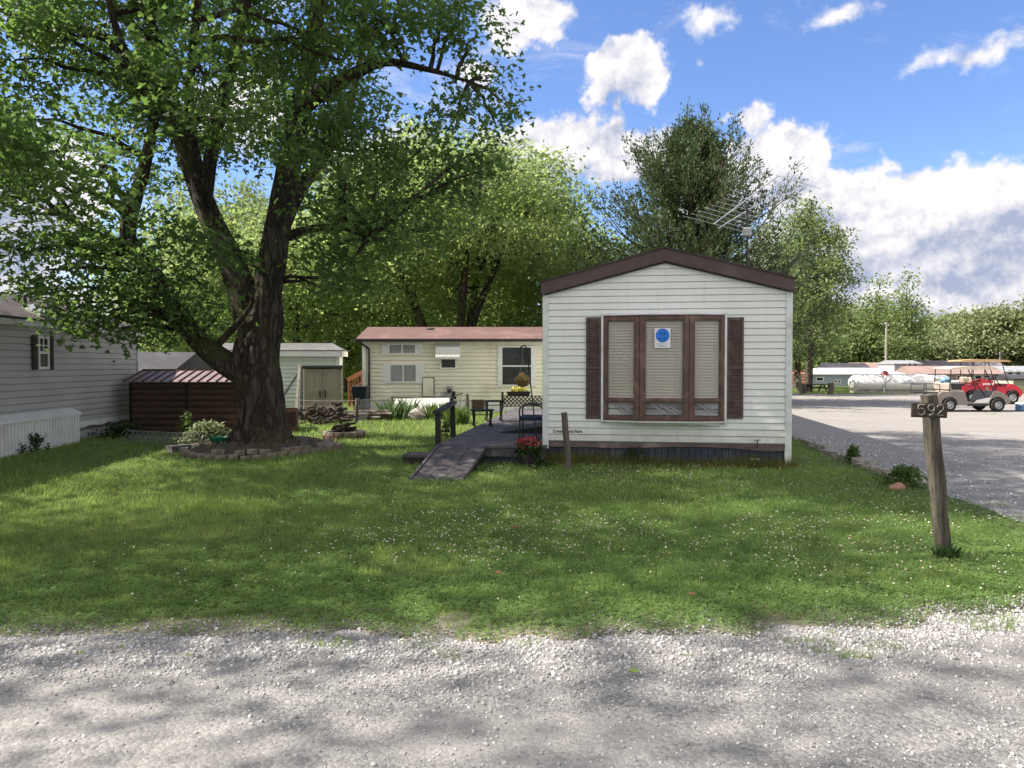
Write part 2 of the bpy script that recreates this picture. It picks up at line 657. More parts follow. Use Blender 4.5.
M['grey_wood'] = pm('grey_wood', (.15, .13, .11), (.075, .065, .055), 9, .9, stretch=(3, 3, .3), c3=(.22, .20, .18), s3=4, bump=.9, bscale=30)
M['post_wood'] = pm('post_wood', (.125, .112, .092), (.048, .043, .036), 14, .9, stretch=(3.4, 3.4, .25), c3=(.10, .11, .07), s3=5, bump=1.0, bscale=34)
M['sign_wood'] = pm('sign_wood', (.062, .050, .040), (.03, .025, .02), 20, .9, stretch=(.4, 3, 3), bump=.8)
M['sign_digit'] = pm('sign_digit', (.33, .31, .28), (.16, .15, .13), 30, .8, lo=.4, hi=.6)
M['red_wood'] = pm('red_wood', (.30, .13, .07), (.22, .09, .05), 8, .7, stretch=(1, 1, 3))
M['blue_fabric'] = pm('blue_fabric', (.035, .06, .13), (.025, .045, .10), 20, .85)
M['terracotta'] = pm('terracotta', (.05, .04, .045), (.035, .03, .03), 8, .6)
M['straw'] = pm('straw', (.20, .14, .04), (.14, .10, .03), 20, .8)
M['rust'] = pm('rust', (.13, .06, .04), (.07, .035, .03), 12, .9, bump=.4)
M['stone'] = pm('edging_stone', (.27, .23, .19), (.15, .125, .105), 9, .95, c3=(.10, .11, .07), s3=6, bump=.8, bscale=40)
M['stone_pale'] = pm('pale_stone', (.36, .34, .31), (.22, .20, .18), 9, .95, c3=(.14, .14, .10), s3=6, bump=.8, bscale=40)
M['stone_dark'] = pm('dark_stone', (.10, .10, .105), (.06, .06, .062), 9, .95, bump=.8, bscale=40)
M['stone_orange'] = pm('orange_stone', (.40, .21, .14), (.26, .15, .11), 9, .9, bump=.5)
M['green_plastic'] = pm('green_plastic', (.015, .16, .09), (.012, .12, .07), 5, .4)
M['navy_plastic'] = pm('navy_plastic', (.012, .018, .032), (.01, .014, .025), 5, .5)
M['galv'] = pm('galvanised', (.42, .43, .44), (.32, .33, .34), 8, .5, metal=.25)
M['wire'] = pm('wire', (.30, .30, .31), (.22, .22, .23), 8, .6, metal=.3)
M['alu'] = pm('aluminium', (.60, .62, .65), (.5, .52, .55), 8, .35, metal=.8)
M['tank_white'] = pm('tank_white', (.84, .84, .84), (.80, .80, .80), 1.5, .35, c3=(.74, .73, .70), s3=.8)
M['tank_red'] = pm('tank_red', (.42, .07, .06), (.32, .05, .05), 6, .5)
M['concrete'] = pm('concrete', (.42, .39, .34), (.34, .31, .27), 5, .9, bump=.3)
M['cart_tan'] = pm('cart_tan', (.24, .21, .185), (.20, .175, .155), 3, .35, coat=.3, c3=(.30, .26, .22), s3=2)
M['cart_red'] = pm('cart_red', (.58, .025, .05), (.5, .02, .04), 3, .3, coat=.4)
M['cart_top_cream'] = pm('cart_top_cream', (.66, .58, .44), (.6, .52, .39), 3, .5)
M['cart_top_tan'] = pm('cart_top_tan', (.62, .40, .20), (.56, .36, .18), 3, .5)
M['seat_pale'] = pm('seat_pale', (.42, .38, .33), (.36, .32, .28), 5, .6)
M['rubber'] = pm('rubber', (.018, .018, .019), (.012, .012, .012), 10, .85, bump=.3)
M['rim'] = pm('rim', (.60, .61, .63), (.5, .51, .52), 8, .35, metal=.6)
M['blue_bag'] = pm('blue_bag', (.16, .33, .50), (.12, .26, .42), 6, .7)
M['trailer_blue'] = pm('trailer_blue', (.33, .39, .46), (.29, .35, .42), 1, .6)
M['trailer_tan'] = pm('trailer_tan', (.38, .29, .25), (.32, .24, .21), 1, .7)
M['roof_mauve'] = pm('roof_mauve', (.22, .19, .21), (.17, .15, .17), 1, .8)
M['roof_salmon'] = pm('roof_salmon', (.30, .215, .195), (.25, .18, .165), 1, .8)
M['orange_fence'] = pm('orange_fence', (.48, .17, .07), (.40, .14, .06), 3, .8, stretch=(.3, 1, 3))
M['pole_wood'] = pm('pole_wood', (.34, .31, .28), (.24, .22, .2), 4, .9, stretch=(2, 2, .3))
M['log_end'] = pm('log', (.060, .045, .036), (.025, .019, .016), 12, .95, bump=.8, c3=(.13, .10, .08), s3=7)
M['car_white'] = pm('car_white', (.78, .78, .79), (.74, .74, .75), 2, .3, coat=.5)
M['bark_maple'] = bark_mat('bark_maple', (.030, .026, .022), (.165, .145, .125), (.11, .11, .05), 5.0, 1.0)
M['bark_dark'] = bark_mat('bark_dark', (.05, .042, .034), (.20, .17, .14), None, 4.0, .6)
M['leaf_maple'] = leaf_mat('leaf_maple', (.040, .080, .028), (.088, .145, .050), (.25, .42, .10), .48, .45, yellow=(.11, .16, .05))
M['leaf_back'] = leaf_mat('leaf_back', (.14, .215, .085), (.23, .32, .13), (.46, .60, .19), .5, .3, yellow=(.28, .34, .12))
M['leaf_lime'] = leaf_mat('leaf_lime', (.15, .23, .085), (.25, .34, .12), (.52, .66, .20), .48, .3, yellow=(.30, .36, .12))
M['leaf_mid'] = leaf_mat('leaf_mid', (.10, .155, .065), (.18, .24, .10), (.36, .46, .14), .36, .3)
M['leaf_far'] = leaf_mat('leaf_far', (.17, .215, .11), (.245, .285, .14), (.38, .44, .18), .3, .08, yellow=(.17, .19, .07))  # paler greens: distance haze is put into the leaf colour
M['leaf_cedar'] = leaf_mat('leaf_cedar', (.040, .072, .032), (.085, .125, .055), (.12, .18, .06), .22, .6, yellow=(.11, .12, .045))
M['leaf_weed'] = leaf_mat('leaf_weed', (.045, .09, .02), (.09, .15, .035), (.20, .30, .05), .35, 3)
M['leaf_darkweed'] = leaf_mat('leaf_darkweed', (.022, .05, .018), (.045, .085, .025), (.08, .14, .03), .3, 3)
M['leaf_pale'] = leaf_mat('leaf_pale', (.16, .20, .10), (.30, .34, .18), (.30, .36, .15), .3, 3)
M['leaf_iris'] = leaf_mat('leaf_iris', (.06, .12, .05), (.11, .18, .07), (.16, .26, .08), .3, 3)
M['petal_red'] = leaf_mat('petal_red', (.36, .03, .05), (.55, .08, .11), (.4, .05, .06), .25, 3)
M['petal_yellow'] = leaf_mat('petal_yellow', (.50, .44, .06), (.62, .58, .12), (.6, .55, .1), .25, 3)
M['brown_leaf'] = pm('brown_leaf', (.26, .12, .07), (.18, .08, .05), 20, .9)
M['green_leaf'] = pm('green_leaf', (.22, .32, .06), (.18, .28, .05), 20, .6)

# ------------------------------------------------------------------ ground
def sstep(a, b, x):
    t = np.clip((x - a) / (b - a), 0, 1)
    return t * t * (3 - 2 * t)


def terr(x, y):
    """flat lawn, falling away gently beyond the far side of the lot"""
    return -1.5 * sstep(57.0, 67.0, np.asarray(y, dtype=float))


def vnoise(x, y, f, seed=0):
    """cheap smooth value noise on arrays"""
    x = np.asarray(x, float) * f + seed * 17.3
    y = np.asarray(y, float) * f + seed * 9.1
    xi, yi = np.floor(x), np.floor(y)
    u, v = x - xi, y - yi
    u, v = u * u * (3 - 2 * u), v * v * (3 - 2 * v)

    def h(a, b):
        q = np.sin(a * 127.1 + b * 311.7 + seed * 3.3) * 43758.5453
        return q - np.floor(q)
    return (h(xi, yi) * (1 - u) + h(xi + 1, yi) * u) * (1 - v) + (h(xi, yi + 1) * (1 - u) + h(xi + 1, yi + 1) * u) * v


def road_edge(x):
    x = np.asarray(x, float)
    e = 4.34 + .10 * np.maximum(0, x - 1.0) ** 2 + .26 * (vnoise(x, x * 0, 1.1, 1) - .5) + .22 * (vnoise(x, x * 0, 4.0, 2) - .5) + .08 * (vnoise(x, x * 0, 13.0, 3) - .5)
    return e


def lot_edge(y):
    y = np.asarray(y, float)
    return 4.98 + .118 * (y - 7.45) - .32 * np.maximum(0, 7.0 - y) ** 2 + .16 * (vnoise(y, y * 0, 1.3, 4) - .5) + .10 * (vnoise(y, y * 0, 5.0, 5) - .5)


def in_gravel(x, y):
    return (y < road_edge(x)) | ((x > lot_edge(y)) & (y < 41.0))


def ground_mat():
    m, t, b = principled('lawn_soil')
    geo = t.node('ShaderNodeNewGeometry')
    p = geo.outputs['Position']
    n1 = t.noise(p, .35, 5, .6)
    n2 = t.noise(p, 3.0, 6, .65)
    n3 = t.noise(p, 45.0, 4, .6)
    g = t.mix(t.maprange(n2, .3, .7), (.050, .068, .026), (.095, .120, .045))
    g = t.mix(t.math('MULTIPLY', t.maprange(n1, .45, .68), .55), g, (.155, .160, .070))
    g = t.mix(t.math('MULTIPLY', n3, .35), g, (.035, .045, .02))
    sp_ = t.node('ShaderNodeSeparateXYZ')
    t.l.new(p, sp_.inputs[0])
    yy = t.math('MULTIPLY_ADD', t.math('SUBTRACT', n2, .5), .9, sp_.outputs[1])
    g = t.mix(t.maprange(yy, 5.2, 4.3), g, (.25, .225, .19))
    t.put(b.inputs['Base Color'], g)
    b.inputs['Roughness'].default_value = .95
    b.inputs['Specular IOR Level'].default_value = .1
    bp = t.node('ShaderNodeBump')
    bp.inputs['Strength'].default_value = .5
    bp.inputs['Distance'].default_value = .006
    t.l.new(t.math('ADD', n3, n2), bp.inputs['Height'])
    t.l.new(bp.outputs[0], b.inputs['Normal'])
    return m


def gravel_mat():
    m, t, b = principled('gravel')
    geo = t.node('ShaderNodeNewGeometry')
    p = geo.outputs['Position']
    vo = t.node('ShaderNodeTexVoronoi')
    vo.inputs['Scale'].default_value = 55.0
    vo.inputs['Randomness'].default_value = 1.0
    t.l.new(p, vo.inputs['Vector'])
    vo2 = t.node('ShaderNodeTexVoronoi')
    vo2.inputs['Scale'].default_value = 140.0
    t.l.new(p, vo2.inputs['Vector'])
    hsv = t.node('ShaderNodeSeparateColor')
    t.l.new(vo.outputs['Color'], hsv.inputs[0])
    base = t.mix(hsv.outputs[0], (.205, .205, .205), (.42, .415, .41))
    base = t.mix(t.math('MULTIPLY', t.maprange(vo2.outputs[0], .1, .7), .5), base, (.12, .12, .12))
    # packed tracks: finer, browner
    n1 = t.noise(p, .55, 5, .6)
    n2 = t.noise(t.vmath('MULTIPLY', p, (.25, 1.2, 1)), 1.0, 5, .6)
    dust = t.noise(p, 260, 3, .6)
    fine = t.mix(dust, (.21, .205, .20), (.38, .365, .35))
    k = t.maprange(t.math('MULTIPLY_ADD', n1, .5, t.math('MULTIPLY', n2, .6)), .46, .66)
    col = t.mix(t.math('MULTIPLY', k, .6), base, fine)
    sp_ = t.node('ShaderNodeSeparateXYZ')
    t.l.new(p, sp_.inputs[0])
    far = t.maprange(sp_.outputs[1], 8.0, 16.0)
    col = t.mix(t.math('MULTIPLY', far, .5), col, (.28, .265, .255))
    col = t.mix(t.math('MULTIPLY', t.maprange(t.noise(p, .16, 6, .65), .5, .62), .35), col, (.25, .235, .23))
    t.put(b.inputs['Base Color'], col)
    b.inputs['Roughness'].default_value = .95
    b.inputs['Specular IOR Level'].default_value = .12
    h = t.math('ADD', t.math('MULTIPLY', t.math('SUBTRACT', 1.0, vo.outputs[0]), t.math('SUBTRACT', 1.0, t.math('MULTIPLY', k, .7))), t.math('MULTIPLY', dust, .3))
    bp = t.node('ShaderNodeBump')
    bp.inputs['Strength'].default_value = .7
    bp.inputs['Distance'].default_value = .010
    t.l.new(h, bp.inputs['Height'])
    t.l.new(bp.outputs[0], b.inputs['Normal'])
    return m


xs = np.concatenate([np.linspace(-900, -80, 8), np.linspace(-70, 70, 29), np.linspace(80, 900, 8)])
ys = np.concatenate([np.linspace(-200, -20, 4), np.linspace(-10, 55, 14), np.linspace(56, 70, 15), np.linspace(80, 200, 7), np.linspace(300, 1500, 6)])
gx, gy = np.meshgrid(xs, ys)
gv = np.stack([gx, gy, terr(gx, gy)], -1).reshape(-1, 3)
nx, ny = len(xs), len(ys)
ii = np.arange(nx * ny).reshape(ny, nx)
gf = np.stack([ii[:-1, :-1], ii[:-1, 1:], ii[1:, 1:], ii[1:, :-1]], -1).reshape(-1, 4)
tag(np_mesh('ground', gv, gf, ground_mat()), kind='structure')

# the gravel: road in front, opening into the lot at the right
gm = MB()
YC = 5.75
XC = float(lot_edge(YC))
cols = [-60.0, -30.0] + [float(x) for x in np.arange(-14, XC - .02, .035)] + [XC]
ed = [4.3, 4.3] + [float(road_edge(x)) for x in cols[2:]]
for i in range(len(cols) - 1):
    gm.add([(cols[i], -14, .006), (cols[i + 1], -14, .006), (cols[i + 1], ed[i + 1], .006), (cols[i], ed[i], .006)], [(0, 1, 2, 3)])
gm.add([(XC, -14, .006), (70, -14, .006), (70, YC, .006), (XC, YC, .006)], [(0, 1, 2, 3)])
rows = [float(y) for y in np.arange(YC, 41.0, .07)] + [41.0]
for i in range(len(rows) - 1):
    gm.add([(float(lot_edge(rows[i])), rows[i], .006), (70, rows[i], .006), (70, rows[i + 1], .006), (float(lot_edge(rows[i + 1])), rows[i + 1], .006)], [(0, 1, 2, 3)])
me = bpy.data.meshes.new('gravel_road')
me.from_pydata(gm.v, [], gm.f)
me.update()
me.materials.append(gravel_mat())
o = bpy.data.objects.new('gravel_road', me)
C.objects.link(o)
tag(o, kind='structure')


def island_mat(name, c1, c2, c3=None, rough=.9, tw=0.0, trans=None, patch=None):
    m, t, b = principled(name)
    geo = t.node('ShaderNodeNewGeometry')
    r = geo.outputs['Random Per Island']
    if c3:
        col = t.ramp(r, [(0, c1), (.55, c2), (1, c3)])
    else:
        col = t.mix(r, c1, c2)
    if patch:
        n = t.noise(geo.outputs['Position'], .55, 5, .6)
        col = t.mix(t.math('MULTIPLY', t.maprange(n, .50, .70), .6), col, patch)
        n3 = t.noise(geo.outputs['Position'], 11.0, 4, .7)
        col = t.mix(1.0, col, t.mix(t.maprange(n3, .32, .68), (.52, .56, .5), (1.35, 1.32, 1.3)), 'MULTIPLY')
        n2 = t.noise(geo.outputs['Position'], 2.6, 4, .6)
        col = t.mix(t.math('MULTIPLY', t.maprange(n2, .52, .70), .45), col, (c1[0] * .9, c1[1] * 1.0, c1[2] * .9))
    t.put(b.inputs['Base Color'], col)
    b.inputs['Roughness'].default_value = rough
    b.inputs['Specular IOR Level'].default_value = .2
    if tw:
        tr = t.node('ShaderNodeBsdfTranslucent')
        t.put(tr.inputs[0], trans)
        ms = t.node('ShaderNodeMixShader')
        ms.inputs[0].default_value = tw
        t.l.new(b.outputs[0], ms.inputs[1])
        t.l.new(tr.outputs[0], ms.inputs[2])
        t.l.new(ms.outputs[0], t.n['Material Output'].inputs[0])
    return m


def scatter_view(n, y0, y1, power=1.0, margin=1.6):
    """random ground points in the wedge the photograph shows, plus a margin to either side"""
    u = rng.random(n)
    y = y0 + (y1 - y0) * u ** power
    w = .70 * y + margin
    x = (rng.random(n) * 2 - 1) * w
    return x, y


BLD = [(-14.0, -8.9, 10, 22), (-1.15, .6, 12.0, 22.4)]


def lawn_ok(x, y):
    ok = ~in_gravel(x, y)
    # house, deck, left trailer footprints
    lx = (x - .50) * .989 - (y - 12.05) * .147
    lyy = (x - .50) * .147 + (y - 12.05) * .989
    ok &= ~((lx > .0) & (lx < 3.66) & (lyy > .02) & (lyy < 14))
    ok &= ~((x < -8.72 - .06 * (y - 13.0)) & (y < 19) & (y > 5))
    ok &= ~((x > -1.20 + .11 * (y - 12.0)) & (x < .8 + .13 * (y - 12)) & (y > 11.98) & (y < 22.3))
    return ok


def blades(n, y0, y1, h, w, power, segs=1):
    x, y = scatter_view(n, y0, y1, power)
    edge = np.minimum(np.abs(y - road_edge(x)), np.abs(x - lot_edge(y)))
    ok = lawn_ok(x, y)
    # ragged fringe: thin near the gravel, a few tufts out on it
    thin = rng.random(n) < (.10 + .90 * sstep(0, .45 + .4 * (vnoise(x, y, 1.5, 61) - .3), edge) * (.55 + .45 * (vnoise(x, y, 7, 62) > .35) + .45 * sstep(.2, .6, edge)))
    keep = ok & thin
    stray = (~ok) & in_gravel(x, y) & (edge < .30) & (vnoise(x, y, 5, 9) > .70) & (rng.random(n) < .6)
    k = keep | stray
    x, y = x[k], y[k]
    n = len(x)
    hh = h * (.4 + 1.1 * rng.random(n)) * (.5 + .6 * vnoise(x, y, 1.3, 7) + .5 * vnoise(x, y, 5.0, 8)) * (.35 + 1.2 * vnoise(x, y, 15.0, 12))
    hh = hh * (.40 + .60 * sstep(0, .7, np.minimum(np.abs(y - road_edge(x)), np.abs(x - lot_edge(y)))))
    a = rng.random(n) * 2 * np.pi
    lean = rng.random(n) * .9
    a2 = rng.random(n) * 2 * np.pi
    ww = w * (.6 + .8 * rng.random(n))
    z = terr(x, y)
    dx, dy = np.cos(a) * ww * .5, np.sin(a) * ww * .5
    tx, ty = np.cos(a2) * lean * hh, np.sin(a2) * lean * hh
    v = np.empty((n, 3, 3))
    v[:, 0] = np.stack([x - dx, y - dy, z], -1)
    v[:, 1] = np.stack([x + dx, y + dy, z], -1)
    v[:, 2] = np.stack([x + tx, y + ty, z + hh], -1)
    return v.reshape(-1, 3)


gb = [blades(330000, 4.0, 8.5, .040, .0050, 1.25), blades(240000, 8.0, 15.5, .050, .0095, 1.1),
      blades(150000, 15, 30, .060, .019, 1.1), blades(60000, 30, 58, .08, .05, 1.0)]
gvv = np.concatenate(gb)
grass_mat = island_mat('grass_blade', (.088, .162, .052), (.165, .270, .088), (.35, .41, .16), .7, .42, (.44, .60, .15), patch=(.25, .28, .11))
tag(np_mesh('grass', gvv, np.arange(len(gvv)).reshape(-1, 3), grass_mat), kind='stuff',
    label='mown green lawn grass around the trailers and the big tree')

# clover leaves: flat little leaflets between the blades
def clover(n, y0, y1, size):
    x, y = scatter_view(n, y0, y1, 1.2)
    dn = vnoise(x, y, .5, 21) * .6 + vnoise(x, y, 1.7, 22) * .4
    front = sstep(-3.2, -.5, x) * .25
    k = lawn_ok(x, y) & (dn + front > .52) & (rng.random(n) < .3 + .7 * sstep(0, .3, y - road_edge(x)))
    x, y = x[k], y[k]
    n = len(x)
    out = []
    a0 = rng.random(n) * 2 * np.pi
    zc = .018 + .024 * rng.random(n)
    tilt = (rng.random((n, 2)) - .5) * .8
    sz = size * (.7 + .6 * rng.random(n))
    for k3 in range(3):
        a = a0 + k3 * 2.094
        for_s = []
        for rr, da in ((.1, 0), (.8, -.55), (1.1, 0), (.8, .55)):
            px_ = x + np.cos(a + da) * rr * sz
            py_ = y + np.sin(a + da) * rr * sz
            pz_ = zc + (px_ - x) * tilt[:, 0] + (py_ - y) * tilt[:, 1]
            for_s.append(np.stack([px_, py_, pz_], -1))
        out.append(np.stack(for_s, 1))
    return np.concatenate(out).reshape(-1, 3)


cv = np.concatenate([clover(120000, 4.2, 8.5, .014), clover(50000, 8.5, 13, .019)])
tag(np_mesh('clover_leaves', cv, np.arange(len(cv)).reshape(-1, 4),
            island_mat('clover_leaf', (.090, .165, .052), (.175, .275, .09), None, .6, .38, (.34, .48, .12))), kind='stuff',
    label='low clover leaves growing among the lawn grass')

# white clover heads
bmx = bmesh.new()
bmesh.ops.create_icosphere(bmx, subdivisions=1, radius=1)
ico_v = np.array([v.co[:] for v in bmx.verts])
bmx.verts.index_update()
ico_f = np.array([[v.index for v in f.verts] for f in bmx.faces])
bmx.free()
nfl = 15000
x, y = scatter_view(nfl, 4.7, 13.0, 1.0)
cl = sstep(.45, .72, vnoise(x, y, .9, 31) * .55 + vnoise(x, y, 3.0, 32) * .45)
zone = sstep(-2.6, -1.1, x) * sstep(4.7, 5.6, y) + .07
zone = zone * (1 + 1.2 * np.exp(-((x + .6) ** 2 / .9 + (y - 7.0) ** 2 / 1.0)))
k = lawn_ok(x, y) & (rng.random(nfl) < zone * (.16 + .84 * cl) * .62)
x, y = x[k], y[k]
n = len(x)
rr = .0068 * (.6 + .6 * rng.random(n)) * (1 + .025 * y)
zz = .045 + .03 * rng.random(n)
fv = (ico_v[None] * rr[:, None, None] * np.array([1, 1, .85])) + np.stack([x, y, zz], -1)[:, None]
off = (np.arange(n) * len(ico_v))[:, None, None]
ff = (ico_f[None] + off).reshape(-1, 3)
tag(np_mesh('clover_flowers', fv.reshape(-1, 3), ff, island_mat('clover_head', (.32, .32, .23), (.55, .55, .46), (.45, .34, .29), .9)), kind='stuff',
    label='small white clover flower heads dotted over the lawn')

# loose stones on the gravel
cube = np.array([[-1, -1, -1], [1, -1, -1], [1, 1, -1], [-1, 1, -1], [-1, -1, 1], [1, -1, 1], [1, 1, 1], [-1, 1, 1]], float) * .5
cube[4:, :2] *= .6
cubf = np.array([[0, 3, 2, 1], [4, 5, 6, 7], [0, 1, 5, 4], [1, 2, 6, 5], [2, 3, 7, 6], [3, 0, 4, 7]])


def stones(x, y, size):
    n = len(x)
    v = cube[None] + (rng.random((n, 8, 3)) - .5) * .42
    s3 = np.stack([.8 + .6 * rng.random(n), .6 + .5 * rng.random(n), .45 + .4 * rng.random(n)], -1) * size[:, None]
    v = v * s3[:, None]
    a = rng.random(n) * 2 * np.pi
    b = (rng.random(n) - .5) * .9
    ca, sa, cb, sb = np.cos(a), np.sin(a), np.cos(b), np.sin(b)
    X = v[..., 0] * cb[:, None] + v[..., 2] * sb[:, None]
    Z = -v[..., 0] * sb[:, None] + v[..., 2] * cb[:, None]
    Y = v[..., 1]
    X, Y = X * ca[:, None] - Y * sa[:, None], X * sa[:, None] + Y * ca[:, None]
    return np.stack([X + x[:, None], Y + y[:, None], Z + (size * .15)[:, None] + .006], -1)


def stone_field(n, y0, y1, dens):
    x = (rng.random(n) * 2 - 1) * (y1 * .75 + 1.2)
    y = y0 + (y1 - y0) * rng.random(n)
    k = dens(x, y) > rng.random(n)
    return x[k], y[k]


def near_dens(x, y):
    e = road_edge(x) - y
    band = np.exp(-((e - .25) / .38) ** 2)
    patch = sstep(.40, .66, vnoise(x, y * 1.6, .9, 41) * .6 + vnoise(x, y * 1.5, 2.6, 42) * .4)
    side = sstep(.3, 2.0, x) * .38
    return np.where(e > -.42, np.clip(band * .95 + patch * (.16 + side) + .06, 0, 1) * np.where(e < 0, .75 * (vnoise(x, y, 4, 43) > .35), 1), 0)


x, y = stone_field(100000, 2.4, 5.2, near_dens)
sz = (.006 + .013 * rng.random(len(x)) ** 2 + .012 * (rng.random(len(x)) < .05)) * (.66 + .36 * np.exp(-((road_edge(x) - y - .25) / .4) ** 2))
x2 = 5 + rng.random(9000) * 5
y2 = 5 + rng.random(9000) * 12
e2 = x2 - lot_edge(y2)
k = (e2 > -.1) & (rng.random(9000) < np.exp(-(e2 / .8) ** 2) * .9 + .12)
x2, y2 = x2[k], y2[k]
sz2 = .014 + .03 * rng.random(len(x2)) ** 2
sv = np.concatenate([stones(x, y, sz), stones(x2, y2, sz2)])
n = len(sv)
sf = (cubf[None] + (np.arange(n) * 8)[:, None, None]).reshape(-1, 4)
tag(np_mesh('gravel_stones', sv.reshape(-1, 3), sf, island_mat('limestone', (.23, .23, .23), (.38, .38, .38), (.58, .58, .585), .85)), kind='stuff',
    label='loose pale limestone chips lying on the gravel')


# ------------------------------------------------------------------ trees
KITE = [(0, 0), (.26, .45), (0, 1), (-.26, .45)]


def leaf_verts(cen, size, nbias, lobed=False, direction=None, width=1.0):
    """cen (N,3) -> verts for N leaves. nbias: how much the blades face up"""
    n = len(cen)
    nr = rng.normal(size=(n, 3))
    nr[:, 2] = np.abs(nr[:, 2]) * .7 + nbias
    nr /= np.linalg.norm(nr, axis=1)[:, None]
    if direction is None:
        dr = rng.normal(size=(n, 3))
        dr[:, 2] -= .35
    else:
        dr = direction + rng.normal(size=(n, 3)) * .45
        dr /= np.linalg.norm(dr, axis=1)[:, None]
    u = dr - nr * np.sum(dr * nr, 1)[:, None]
    u /= (np.linalg.norm(u, axis=1)[:, None] + 1e-9)
    if direction is not None:
        u = dr
        nr = np.cross(u, rng.normal(size=(n, 3)))
        nr /= (np.linalg.norm(nr, axis=1)[:, None] + 1e-9)
    w = np.cross(nr, u)
    sz = size * (.65 + .7 * rng.random(n))
    if not lobed:
        vs = []
        for a, b in KITE:
            bend = nr * (-.12 * abs(a) * 4) if a else 0
            vs.append(cen + (w * a * width + u * b) * sz[:, None] + (bend * (sz[:, None] * .3) if a else 0))
        return np.stack(vs, 1).reshape(-1, 3), 4
    vs = []
    for ang, L in ((0, 1.0), (R(62), .82), (-R(62), .82)):
        c, s_ = math.cos(ang), math.sin(ang)
        for a, b in KITE:
            a2, b2 = a * 1.15 * L, b * L
            aa, bb = a2 * c + b2 * s_, -a2 * s_ + b2 * c
            droop = -.18 * abs(aa)
            vs.append(cen + (w * aa + u * (bb - .25) + nr * droop) * sz[:, None])
    return np.stack(vs, 1).reshape(-1, 3), 4


def ellip_pts(n, c, r, shell=.5):
    d = rng.normal(size=(n, 3))
    d /= np.linalg.norm(d, axis=1)[:, None]
    rad = (shell + (1 - shell) * rng.random(n)) ** .6
    return np.array(c) + d * rad[:, None] * np.array(r)


def catmull(pts, k=4):
    P = [Vector(p) for p in pts]
    P = [P[0] * 2 - P[1]] + P + [P[-1] * 2 - P[-2]]
    out = []
    for i in range(1, len(P) - 2):
        for j in range(k):
            t = j / k
            a, b, c, d = P[i - 1:i + 3]
            out.append(.5 * ((2 * b) + (-a + c) * t + (2 * a - 5 * b + 4 * c - d) * t * t + (-a + 3 * b - 3 * c + d) * t ** 3))
    out.append(P[-2])
    return out


def lerp_list(r, n):
    r = list(r)
    return [float(np.interp(i / (n - 1) * (len(r) - 1), range(len(r)), r)) for i in range(n)]


def twigs(mb, start, end, r0, r1, n=5, sag=.0, wig=.12):
    a, b = Vector(start), Vector(end)
    L = (b - a).length
    pts = []
    m = 5
    for i in range(m + 1):
        t = i / m
        p = a.lerp(b, t)
        s_ = math.sin(t * math.pi) * L
        p += Vector((rnd.uniform(-1, 1), rnd.uniform(-1, 1), rnd.uniform(-1, 1))) * wig * s_ * .5
        p.z += sag * s_
        pts.append(p)
    mb.tube(pts, lerp_list([r0, r1], m + 1), n, cap=False)
    return pts


def crown(name, lobes, clusters, per, leaf, mat, parent, wood, stem_pts, lobed=False, nbias=.5, csize=.34, twig=.012, shell=.35, flat=.75, origin=(0, 0, 0), wood_r=.05):
    """lobes: (x, y, z, r) boughs. Each bough grows from the nearest stem point and carries leaf clusters on twigs."""
    O = np.array(origin)
    allc = []
    for (lx, ly, lz, lr) in lobes:
        c = Vector((lx, ly, lz))
        if stem_pts:
            s0 = min(stem_pts, key=lambda p: (p - c).length + max(0, p.z - c.z) * 1.5)
            bp = twigs(wood, s0, c, wood_r * (.6 + .5 * lr), wood_r * .35, 6, sag=.10)
        n = max(3, int(clusters * (lr / 1.2) ** 2))
        cc = ellip_pts(n, (lx, ly, lz), (lr, lr, lr * flat), shell)
        for i, q in enumerate(cc):
            if stem_pts and i % 2 == 0:
                twigs(wood, bp[rnd.choice((3, 4, 5))], q, twig, twig * .4, 4, wig=.2)
        allc.append(cc)
    cc = np.concatenate(allc)
    m = per
    base = np.repeat(cc, m, 0)
    offs = rng.normal(size=(len(base), 3)) * csize * np.array([1, 1, .6])
    cen = base + offs
    v, k = leaf_verts(cen, leaf, nbias, lobed)
    v = v - O
    return np_mesh(name, v, np.arange(len(v)).reshape(-1, k), mat, parent)


def shift(mb, o):
    mb.v = [(x - o[0], y - o[1], z - o[2]) for x, y, z in mb.v]
    return mb


